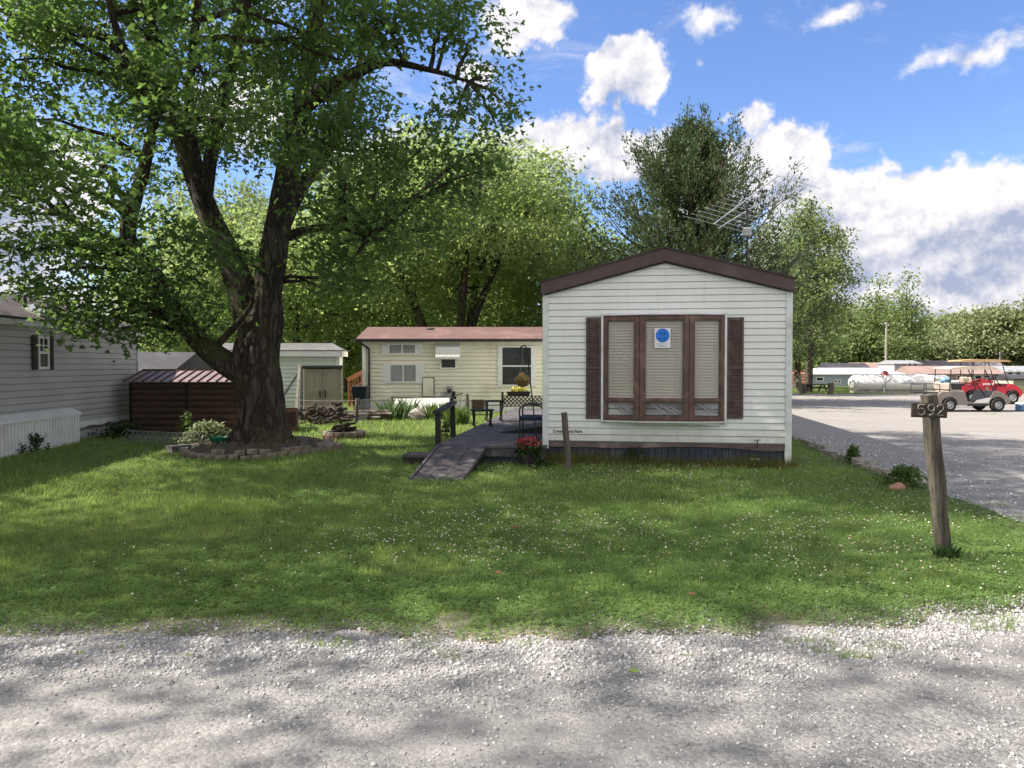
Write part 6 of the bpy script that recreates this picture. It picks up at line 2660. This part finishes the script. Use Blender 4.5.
# navy wheeled bin
p = G(360, 417)
t = thing('wheeled_bin', 'dark navy wheeled bin in the shade by the cream trailer corner', 'bin', (X_at(360.5, 24.0), 24.0, 0))
m = MB()
m.add([(-.17, -.2, .06), (.17, -.2, .06), (.17, .2, .06), (-.17, .2, .06), (-.22, -.26, .84), (.22, -.26, .84), (.22, .26, .84), (-.22, .26, .84)],
      [(0, 3, 2, 1), (4, 5, 6, 7), (0, 1, 5, 4), (1, 2, 6, 5), (2, 3, 7, 6), (3, 0, 4, 7)])
m.build('body', M['navy_plastic'], t)
m = MB()
m.box(-.24, .24, -.29, .28, .842, .90, bev=.02)
m.build('lid', M['navy_plastic'], t)
for sx in (-1, 1):
    m = MB()
    Mx = Matrix.Translation((sx * .2, .2, .10)) @ Matrix.Rotation(R(90), 4, 'Y')
    m.lathe([(.001, -.02), (.10, -.02), (.10, .02), (.001, .02)], 14, Mx)
    m.build('wheel', M['rubber'], t)

# reddish wooden stair rail beyond the bin
t = thing('stair_rail', 'reddish wooden stair railing beyond the dark bin', 'railing', (X_at(349.5, 28), 28, 0))
o = t.location
m = MB()
for px, top in ((349.3, 379.5), (361, 373)):
    p = AT(px, top, 28) - o
    m.box(p.x - .05, p.x + .05, -.05, .05, 0, p.z)
m.build('post', M['red_wood'], t)
m = MB()
a, b = AT(347.5, 380, 27.93) - o, AT(364, 371.5, 27.93) - o
m.bar(a, b, .10, .16)
m.bar(a - Vector((-.1, 0, .35)), b - Vector((0, 0, .35)), .05, .08)
for i in range(6):
    p = a.lerp(b, .15 + i * .15)
    m.box(p.x - .02, p.x + .02, p.y + .02, p.y + .05, .1, p.z)
m.build('rail', M['red_wood'], t)

# low wire garden edging in front of the brown shed
t = thing('wire_edging', 'low white wire hoop edging along the bed before the brown shed', 'garden edging', G(150, 444))
o = t.location
m = MB()
P0, P1 = G(128, 443), G(199, 447.5)
n = 15
for i in range(n):
    c = P0.lerp(P1, i / (n - 1)) - o
    for r_, h_ in ((.13, .26), (.09, .16)):
        pts = [(c.x + r_ * math.cos(a), c.y + .02 * math.cos(a), max(0, h_ - r_) + r_ * math.sin(a)) for a in np.linspace(0, math.pi, 9)]
        pts = [(c.x + r_, c.y, -.02)] + pts + [(c.x - r_, c.y, -.02)]
        m.tube(pts, .0065, 4)
m.build('hoop', M['wire'], t)

# edging stones along the right side of the lawn
EG = 'loose edging stones by the gravel lot'
a = [(800, 441.5), (812, 447), (822, 452), (833, 457), (843, 461), (856, 466), (868, 470), (880, 475), (890, 480)]
for i in range(30):
    f_ = i / 29 * (len(a) - 1)
    k = min(int(f_), len(a) - 2)
    px = a[k][0] + (a[k + 1][0] - a[k][0]) * (f_ - k) + rnd.uniform(-1, 1)
    py = a[k][1] + (a[k + 1][1] - a[k][1]) * (f_ - k) + rnd.uniform(-.6, .6)
    p = G(px, py)
    stone_block('small grey stone in the row edging the lawn beside the gravel lot', 'edging_stone', (p.x + .06 + rnd.uniform(-.06, .08), p.y), rnd.uniform(0, 3), rnd.uniform(.08, .20), rnd.uniform(.08, .14), rnd.uniform(.05, .115), M['stone_pale'], EG, 0, i + 200)
for px, py, sx, mt, lab, sd_ in ((897, 491.5, .085, M['stone_orange'], 'orange pink rock lying in front of the weed clump at the lawn corner', 3), (906, 489.5, .05, M['rust'], 'small brown rock beside the orange pink rock', 5)):
    p = G(px, py)
    t = thing('rock', lab, 'rock', (p.x, p.y, 0))
    m = MB()
    m.rock((0, 0, sx * .5), sx, (1.2, .8, .8), sd_)
    m.build('boulder', mt, t, smooth=True, angle=30)


def fallen_leaf(px, py, s, mat, label):
    p = G(px, py)
    t = thing('fallen_leaf', label, 'leaf', (p.x, p.y, .05 if py < 630 else .02), rnd.uniform(0, 6))
    m = MB()
    for ang, L in ((0, 1), (1.1, .8), (-1.1, .8), (2.0, .5), (-2.0, .5)):
        c, sn = math.cos(ang), math.sin(ang)
        vs = []
        for u, w in ((0, 0), (.45, .24), (1, 0), (.45, -.24)):
            vs.append(((u * c - w * sn) * s * L, (u * sn + w * c) * s * L, .012 + .35 * abs(w) * s + .18 * u * s))
        m.add(vs, [(0, 1, 2, 3)])
    m.build('blade', mat, t)


fallen_leaf(514.5, 535, .075, M['brown_leaf'], 'curled brown leaf lying on the lawn before the deck end')
fallen_leaf(499, 582, .05, M['brown_leaf'], 'small dark brown leaf lower on the lawn')
fallen_leaf(633, 679, .05, M['green_leaf'], 'single yellow green leaf lying on the gravel')
fallen_leaf(693, 604, .045, M['brown_leaf'], 'small brown leaf on the lawn right of centre near the road')

# ------------------------------------------------------------------ right side, beyond the lot
def on_ground(px, py):
    """ground point, following the fall of the land"""
    Y = G(px, py).y
    return Y


def propane():
    Y = 42.5
    c = AT(899.5, 383, Y)
    L = (950 - 849.5) / FOC * Y
    r = 8.1 / FOC * Y
    t = thing('propane_tank', 'long white propane tank with red dome lying on concrete cradles', 'tank', (c.x, Y, 0), R(-1.5))
    zc = c.z
    m = MB()
    prof = []
    for a in np.linspace(0, math.pi / 2, 9):
        prof.append((max(.001, r * math.sin(a)), -L / 2 + r * .85 * (1 - math.cos(a))))
    prof += [(z_r, -z_z) for z_r, z_z in reversed(prof)]
    Mx = Matrix.Translation((0, 0, zc)) @ Matrix.Rotation(R(90), 4, 'Y')
    m.lathe(prof, 40, Mx)
    m.build('vessel', M['tank_white'], t, smooth=True, angle=50)
    dx = AT(885, 374, Y).x - c.x
    m = MB()
    m.lathe([(.20, -.1), (.20, .10), (.17, .17), (.10, .22), (.001, .24)], 20, Matrix.Translation((dx, 0, zc + r)))
    m.build('valve_dome', M['tank_red'], t, smooth=True)
    m = MB()
    px_ = AT(880.5, 380, Y).x - c.x
    m.tube([(px_, -r - .05, .05), (px_, -r - .05, zc + .1), (px_ - .02, -r * .6, zc + r + .25)], .035, 8)
    m.tube(catmull([(px_ + .06, -r - .05, zc - .35), (px_ + .10, -r - .03, zc + .05), (px_ + .4, -r * .85, zc + r * .55)], 4), .03, 8)
    m.build('pipe', M['galv'], t, smooth=True)
    m = MB()
    for sx in (-1, 1):
        x = sx * L * .30
        m.prism([(x - .16, 0), (x + .16, 0), (x + .16, zc - r * .80), (x - .16, zc - r * .80)], -r * .8, r * .8)
    x0, x1 = AT(853, 392, Y).x - c.x, AT(932, 392, Y).x - c.x
    m.box(x0, x1, -r * .78, r * .9, .0, zc - r * .96)
    m.build('cradle', M['concrete'], t)
    m = MB()
    lx = AT(905, 381, Y).x - c.x
    ysurf = -math.sqrt(max(0, r * r - .05 ** 2))
    m.add([(lx - .14, ysurf - .01, zc + .10), (lx + .14, ysurf - .01, zc + .10), (lx, ysurf - .004, zc + .19)], [(0, 1, 2)])
    x = lx - .42
    while x < lx + .45:
        w = rnd.uniform(.03, .07)
        m.box(x, x + w, ysurf - .012, ysurf - .004, zc - .02, zc + .04)
        x += w + .02
    m.build('marking', M['grey_ink'], t)


propane()


def wheel(parent, x, y, r, w, hub=.55, side=-1):
    wh = thing('wheel', None, None, (x, y, r))
    wh.parent = parent
    m = MB()
    Mx = Matrix.Rotation(R(90), 4, 'X')
    m.lathe([(r * hub, -w / 2), (r * .86, -w / 2), (r * .97, -w * .34), (r, -w * .15), (r, w * .15), (r * .97, w * .34), (r * .86, w / 2), (r * hub, w / 2)], 28, Mx)
    m.build('tyre', M['rubber'], wh, smooth=True, angle=40)
    m = MB()
    m.lathe([(r * hub, -w * .46), (r * hub * .9, -w * .40), (r * hub * .8, -w * .10), (r * .2, -w * .18), (r * .16, -w * .34), (.001, -w * .34)], 20, Mx)
    m.lathe([(r * hub, w * .46), (r * hub * .9, w * .40), (r * hub * .8, w * .10), (r * .2, w * .18), (r * .16, w * .34), (.001, w * .34)], 20, Mx)
    for k in range(5):
        th = k * 2 * math.pi / 5
        for sy in (-1, 1):
            m.bar((.15 * r * math.cos(th), sy * w * .22, .15 * r * math.sin(th)), (r * hub * .86 * math.cos(th), sy * w * .16, r * hub * .86 * math.sin(th)), .012, .045)
    m.build('rim', M['rim'], wh, smooth=True, angle=30)
    return wh


def golf_cart(label, c, rz, body_m, top_m, kind):
    t = thing('golf_cart', label, 'golf cart', c, rz)
    r = .235 if kind == 1 else .27
    wb = 1.64
    hw = .52
    lift = 0 if kind == 1 else .10
    for x in (-wb / 2, wb / 2):
        for y in (-hw, hw):
            wheel(t, x, y, r, .20)
    m = MB()
    z = lift
    # side profiles: rear body with wheel arch, floor, front cowl

    def arch(cx, rr, a0, a1, n=9):
        return [(cx + rr * math.cos(a), r + rr * math.sin(a)) for a in np.linspace(a0, a1, n)]
    ar = r * 1.22
    rear = [(-1.22, .34 + z), (-1.20, .60 + z), (-1.05, .70 + z), (-.30, .66 + z), (-.22, .42 + z), (-.20, .26 + z)]
    rear += [(-wb / 2 + ar + .02, .26 + z)] + arch(-wb / 2, ar, .0, math.pi) + [(-1.22, .30 + z)]
    m.prism(rear, -.58, .58)
    floor = [(-.24, .24 + z), (.55, .24 + z), (.55, .30 + z), (-.24, .30 + z)]
    m.prism(floor, -.56, .56)
    front = [(.50, .24 + z), (.50, .36 + z), (.62, .56 + z), (.70, .72 + z), (.84, .72 + z), (1.05, .62 + z), (1.22, .48 + z), (1.26, .34 + z), (1.24, .30 + z)]
    front += arch(wb / 2, ar, .05, math.pi - .05)
    m.prism(front, -.56, .56)
    m.build('body', body_m, t, smooth=True, angle=30)
    m = MB()
    m.box(-.76, -.26, -.50, .50, .635 + z, .74 + z, bev=.04)
    m.build('seat', M['seat_pale'], t)
    m = MB()
    Mx = Matrix.Translation((-.74, 0, .74 + z)) @ Matrix.Rotation(R(-10), 4, 'Y')
    m.box(-.06, .05, -.50, .50, 0, .26, Mx, .04)
    m.build('backrest', M['seat_pale'], t)
    m = MB()
    ztop = (1.50 if kind == 1 else 1.66) + z
    rk = .80 if kind == 1 else 1.05
    ro = .02 if kind == 1 else -.28
    pr = [(a * rk + ro, b) for a, b in [(-1.02, ztop - .02), (-.90, ztop + .025), (-.3, ztop + .065), (.3, ztop + .065), (.80, ztop + .035), (.98, ztop - .01), (.95, ztop - .04), (-1.0, ztop - .045)]]
    m.prism(pr, -.58, .58)
    m.build('roof', top_m, t, smooth=True, angle=30)
    m = MB()
    for sy in (-.5, .5):
        m.tube([(-.80, sy, .55 + z), (-.74, sy, ztop - .04)], .018, 8)
        m.tube(catmull([(.74, sy, .60 + z), (.60, sy, 1.00 + z), (.40, sy, ztop - .03)], 3), .018, 8)
        m.tube([(-.30, sy, .62 + z), (-.28, sy, ztop - .04)], .014, 6) if kind == 2 else None
    m.tube([(-.78, -.5, 1.08 + z), (-.78, .5, 1.08 + z)], .016, 6)
    m.build('roof_post', M['black_metal'], t)
    m = MB()
    m.tube([(.58, .0 - .22, .55 + z), (.28, -.22, .98 + z)], .02, 8)
    Mx = Matrix.Translation((.27, -.22, .99 + z)) @ Matrix.Rotation(R(-35), 4, 'Y')
    pts = [Mx @ Vector((.17 * math.cos(a), .17 * math.sin(a), 0)) for a in np.linspace(0, 2 * math.pi, 20)]
    m.tube(pts, .014, 6)
    m.bar(Mx @ Vector((-.16, 0, 0)), Mx @ Vector((.16, 0, 0)), .03, .015)
    m.build('steering_wheel', M['black_metal'], t)
    m = MB()
    if kind == 1:   # rear rack
        for sy in (-.45, .45):
            m.tube(catmull([(-1.12, sy, .62 + z), (-1.56, sy, .60 + z), (-1.62, sy, .66 + z), (-1.62, sy, .92 + z), (-1.55, sy, .96 + z), (-1.16, sy, .95 + z), (-1.10, sy, .90 + z), (-1.08, sy, .66 + z)], 3), .014, 6)
        m.tube([(-1.62, -.45, .92 + z), (-1.62, .45, .92 + z)], .014, 6)
        m.box(-1.55, -1.10, -.42, .42, .61 + z, .67 + z, bev=.01)
        m.build('rear_rack', M['black_metal'], t)
        m = MB()
        m.rock((-.70, -.1, 1.06), .15, (1.2, 1, .7), 3)
        m.build('bag', M['blue_bag'], t)
        m = MB()
        m.add([(.02, -.562, .31), (.50, -.562, .31), (.60, -.562, .50), (.36, -.562, .46), (.10, -.562, .40)], [(0, 1, 2, 3, 4)])
        m.build('side_panel', M['white_metal'], t)
    else:
        m.box(-1.30, -.95, -.45, .45, .45 + z, .72 + z, bev=.04)
        m.build('rear_box', M['black_metal'], t)
        m = MB()
        m.prism([(.10, .30 + z), (.56, .30 + z), (.62, .58 + z), (.2, .62 + z)], -.585, -.562)
        m.build('side_panel', M['cart_red'], t)
        m = MB()
        m.prism([(-.95, .60 + z), (-.20, .60 + z), (-.10, .30 + z), (.02, .30 + z), (.0, .86 + z), (-.5, .95 + z), (-.95, .80 + z)], -.62, -.59)
        m.build('rear_cowl', M['cart_red'], t)
        m = MB()
        x = -.42
        while x < -.02:
            m.box(x, x + .045, -.632, -.622, .68 + z, .75 + z)
            x += .062
        m.build('marking', M['white'], t)
    m = MB()
    m.box(1.24, 1.31, -.46, .46, .30 + z, .40 + z, bev=.02)
    m.build('bumper', M['black_metal'], t)
    for sy in (-.36, .36):
        m = MB()
        m.rock((1.18, sy, .53 + z), .055, (.6, 1.2, .8), 1)
        m.build('headlight', M['white_metal'], t, smooth=True)
    m = MB()
    m.box(-.22, .50, -.59, -.563, .20 + z, .27 + z, bev=.01)
    m.build('side_step', M['black_metal'], t)
    return t


p = G(966, 411.5)
g1 = golf_cart('tan golf cart with cream roof and rear rack parked nearest on the gravel lot', (X_at(964.5, 25.8), 25.8, .008), R(-1), M['cart_tan'], M['cart_top_cream'], 1)
g2 = golf_cart('red golf cart with orange tan roof parked behind the tan cart', (X_at(985, 30.8), 30.8, .008), R(-3), M['cart_red'], M['cart_top_tan'], 2)

g1.scale = (.96, .96, .96)
g2.scale = (.93, .93, .97)
p = G(1021, 409)
t = thing('cooler', 'small blue and white cooler on the gravel at the right edge', 'cooler', (X_at(1024, 26), 26, .008), R(10))
m = MB()
m.box(-.2, .2, -.15, .15, 0, .20, bev=.02)
m.build('body', M['blue_bag'], t)
m = MB()
m.box(-.21, .21, -.16, .16, .203, .26, bev=.02)
m.build('lid', M['white'], t)

# log bollards, table and orange fence across the lot
LG = 'log posts at the far side of the lot'
for a, b, r, lab in (((800, 395), (798, 374), .14, 'tall log post at the far left of the lot near the house corner'), ((830.5, 394.5), (831, 383), .15, 'short thick log post left of the propane tank'),
                     ((804.5, 393.5), (803.5, 384), .13, 'short log stump leaning beside the tall log post')):
    g = G(*a)
    rough_post('log_post', lab, 'post', g, AT(*b, g.y), r, M['grey_wood'], 8, group=LG)

Y = 44.0
t = thing('picnic_table', 'dark picnic table on the grass between the log posts', 'picnic table', (X_at(814, Y), Y, 0))
m = MB()
zt = AT(814, 384, Y).z
for i in range(4):
    m.box(-.78, .82, -.36 + i * .18, -.36 + i * .18 + .16, zt - .04, zt)
m.build('top', M['black_wood'], t)
for sy in (-.75, .75):
    m = MB()
    m.box(-.78, .82, sy - .12, sy + .12, zt * .55, zt * .55 + .04)
    m.build('bench_seat', M['black_wood'], t)
for sx in (-.45, .5):
    m = MB()
    m.bar((sx, -.6, 0), (sx, -.15, zt - .04), .05, .09)
    m.bar((sx, .6, 0), (sx, .15, zt - .04), .05, .09)
    m.box(sx - .025, sx + .025, -.85, .85, zt * .5, zt * .5 + .06)
    m.build('leg', M['black_wood'], t)

Y = 58.0
x0, x1 = X_at(770, Y), X_at(808.5, Y)
t = thing('board_fence', 'orange brown board fence behind the right corner of the mobile home', 'fence', (x0, Y, 0))
m = MB()
zt = AT(800, 371.5, Y).z
zz = -.1
while zz < zt - .1:
    m.box(0, x1 - x0, -.02, .0, zz, zz + .19)
    zz += .21
m.build('board', M['orange_fence'], t)
for i in range(3):
    m = MB()
    x = (x1 - x0) * i / 2
    m.box(x - .06, x + .06, .002, .10, -.2, zt + .08)
    m.build('post', M['red_wood'], t)


def far_trailer(label, px0, px1, ptop, Y, zb, roof_h, wall_m, roof_m, wins=(), depth=3.6, hip=.0, group=None, name='mobile_home', cat='trailer'):
    a, b = AT(px0, ptop, Y), AT(px1, ptop, Y)
    Wd = b.x - a.x
    zt = a.z
    t = thing(name, label, cat, (a.x, Y, zb), 0, group)
    H = zt - zb - roof_h
    w = MB()
    w.box(.1, Wd - .1, 0, depth, 0, H)
    n = int(H / .22)
    for i in range(n):
        w.box(.1, Wd - .1, -.02, -.001, i * .22, i * .22 + .20)
    w.build('wall', wall_m, t)
    r = MB()
    vs = [(0, -.2, H), (Wd, -.2, H), (Wd - hip, depth / 2, H + roof_h), (hip, depth / 2, H + roof_h), (Wd, depth + .2, H), (0, depth + .2, H), (0, -.2, H - .08), (Wd, -.2, H - .08), (Wd, depth + .2, H - .08), (0, depth + .2, H - .08)]
    r.add(vs, [(0, 1, 2, 3), (3, 2, 4, 5), (1, 4, 2), (0, 3, 5), (6, 7, 1, 0), (7, 8, 4, 1), (8, 9, 5, 4), (9, 6, 0, 5), (6, 9, 8, 7)])
    r.build('roof', roof_m, t)
    for (wa, wb_, wt, wbt) in wins:
        p0, p1 = AT(wa, wt, Y), AT(wb_, wbt, Y)
        x0, x1, z1, z0 = p0.x - a.x, p1.x - a.x, p0.z - zb, p1.z - zb
        fr, gl = MB(), MB()
        window_unit(fr, gl, x0, x1, z0, z1, -.03, .07, x1 - x0 > .8)
        fo = fr.build('window', M['white'], t)
        gl.build('pane', M['glass_dark'], fo)
    return t


far_trailer('blue grey trailer with long white roof behind the propane tank', 806, 905, 368, 66, -1.5, .50, M['trailer_blue'], M['white_metal'], [(816.5, 822.5, 377.6, 380.6), (834.5, 836.5, 380.6, 382.5), (838, 840, 380.6, 382.5)], hip=1.6)
far_trailer('low dark roofed trailer far behind the blue grey trailer, left end', 829, 872, 363, 84, -1.5, .6, M['trailer_tan'], M['roof_dark'], [(850, 854, 369, 372)])
far_trailer('low salmon roofed trailer between the utility pole and the dark roofed trailer', 855, 896, 362.5, 90, -1.5, .6, M['trailer_tan'], M['roof_salmon'], [(870, 874, 369, 372)])
far_trailer('pale grey trailer with dark windows right of the utility pole', 893.5, 922, 360.2, 80, -1.5, .35, M['siding_grey'], M['galv'], [(902, 905.5, 364, 368), (908, 911, 363, 366.5), (913, 917, 363, 366.5)])
far_trailer('long mauve roofed building far behind the golf cart roofs', 915, 1006, 360.5, 95, -1.5, .8, M['siding_grey'], M['roof_mauve'], [(985, 990, 368, 371)])
far_trailer('tan trailer with brown roof and window strip behind the golf carts', 912, 1004, 366, 74, -1.5, .75, M['trailer_tan'], M['roof_salmon'], [(957, 961, 376, 379), (966, 972, 375.5, 379), (975, 981, 375.5, 379), (984, 990, 375.5, 379)])
far_trailer('white trailer with blue awning at the far right edge', 1003, 1062, 366, 82, -1.5, .6, M['siding_shed'], M['galv'], [(1008, 1012, 371, 375), (1016, 1020, 371, 375)])
far_trailer('flat low building with dark blue roof at the right edge behind the lawn', 1012, 1070, 374.5, 64, -1.2, .35, M['concrete'], M['roof_dark'], [(1030, 1036, 379, 382)])
# small white boat-shaped camper left of the carts
t = thing('boat', 'white covered boat on the grass between the tank and the carts', 'boat', (X_at(925, 70), 70, -1.5))
m = MB()
vs, fs = [], []
n = 10
for i in range(n + 1):
    f_ = i / n
    x = -3.4 + 6.8 * f_
    w = 1.0 * min(1, (1 - f_) * 2.2) ** .6 + .02
    vs += [(x, -w, 1.35 + .25 * f_), (x, -w * .6, .55), (x, w * .6, .55), (x, w, 1.35 + .25 * f_), (x, 0, 1.35 + .25 * f_ + .75 * math.sin(min(1, f_ * 1.2) * math.pi) ** .8 if f_ < .83 else 1.4 + .25 * f_)]
for i in range(n):
    for a_, b_ in ((0, 1), (1, 2), (2, 3), (3, 4), (4, 0)):
        fs.append((i * 5 + a_, i * 5 + b_, (i + 1) * 5 + b_, (i + 1) * 5 + a_))
fs += [(0, 1, 2, 3, 4), tuple(n * 5 + k for k in (4, 3, 2, 1, 0))]
m.add(vs, fs)
m.build('hull', M['white_metal'], t, smooth=True, angle=40)
m = MB()
m.box(-2.6, 2.4, -.5, .5, .35, .45)
for x in (-1.2, 1.2):
    Mx = Matrix.Translation((x, -.9, .3)) @ Matrix.Rotation(R(90), 4, 'X')
    m.lathe([(.001, -.1), (.3, -.1), (.3, .1), (.001, .1)], 14, Mx)
m.build('boat_trailer', M['galv'], t)

# utility poles
for px, Y, top, base_r, lab in ((886.5, 86, 322, .14, 'tall pale utility pole standing among the far trailers'), (1000, 100, 352, .10, 'short pole far behind the golf cart roof')):
    p = AT(px, top, Y)
    t = thing('utility_pole', lab, 'utility pole', (p.x, Y, -1.5))
    m = MB()
    m.tube([(0, 0, 0), (0, 0, p.z + 1.5)], [base_r * 1.15, base_r * .8], 10)
    m.build('pole', M['pole_wood'], t)
    m = MB()
    m.box(-.5, .5, -.06, .06, p.z + 1.2, p.z + 1.3)
    m.build('cross_arm', M['pole_wood'], t)


# white vehicles glimpsed at the far left gap
def car(label, px, Y, zb, kind, rz=0.0):
    t = thing('parked_car', label, 'car', (X_at(px, Y), Y, zb), rz)
    m = MB()
    L = 4.6
    if kind == 'suv':
        pr = [(-2.25, .35), (-2.3, .9), (-2.15, 1.1), (-1.9, 1.65), (.4, 1.68), (1.15, 1.12), (2.15, .98), (2.3, .6), (2.25, .35)]
    else:
        pr = [(-2.5, .45), (-2.5, 1.05), (-.9, 1.05), (-.85, 1.68), (.45, 1.70), (1.1, 1.12), (2.2, 1.0), (2.4, .6), (2.35, .40)]
    m.prism(pr, -.88, .88)
    m.build('body', M['car_white'], t, smooth=True, angle=25)
    m = MB()
    if kind == 'suv':
        for a, b in ((-1.75, -.75), (-.65, .25)):
            m.add([(a, -.885, 1.12), (b + .1, -.885, 1.12), (b, -.885, 1.55), (a + .08, -.885, 1.55)], [(0, 1, 2, 3)])
    else:
        m.add([(-.72, -.885, 1.12), (.75, -.885, 1.12), (.38, -.885, 1.58), (-.72, -.885, 1.58)], [(0, 1, 2, 3)])
    m.build('window', M['glass_dark'], t)
    for x in (-1.4, 1.4):
        for y in (-.82, .82):
            m = MB()
            Mx = Matrix.Translation((x, y, .34)) @ Matrix.Rotation(R(90), 4, 'X')
            m.lathe([(.001, -.11), (.34, -.11), (.34, .11), (.001, .11)], 18, Mx)
            m.build('wheel', M['rubber'], t)


car('white SUV glimpsed beyond the gap right of the tan cabinet', 349, 60, -.55, 'suv')
car('white pickup glimpsed beyond the gap left of the cream trailer corner', 374, 62, -.75, 'pickup')

# pale gravel lane glimpsed through the same gap
m = MB()
m.add([(-40, 44, .004), (-6, 44, .004), (-6, 50, .004), (-40, 50, .004)], [(0, 1, 2, 3)])
o = m.build('lane', M['concrete'])
tag(o, kind='structure')
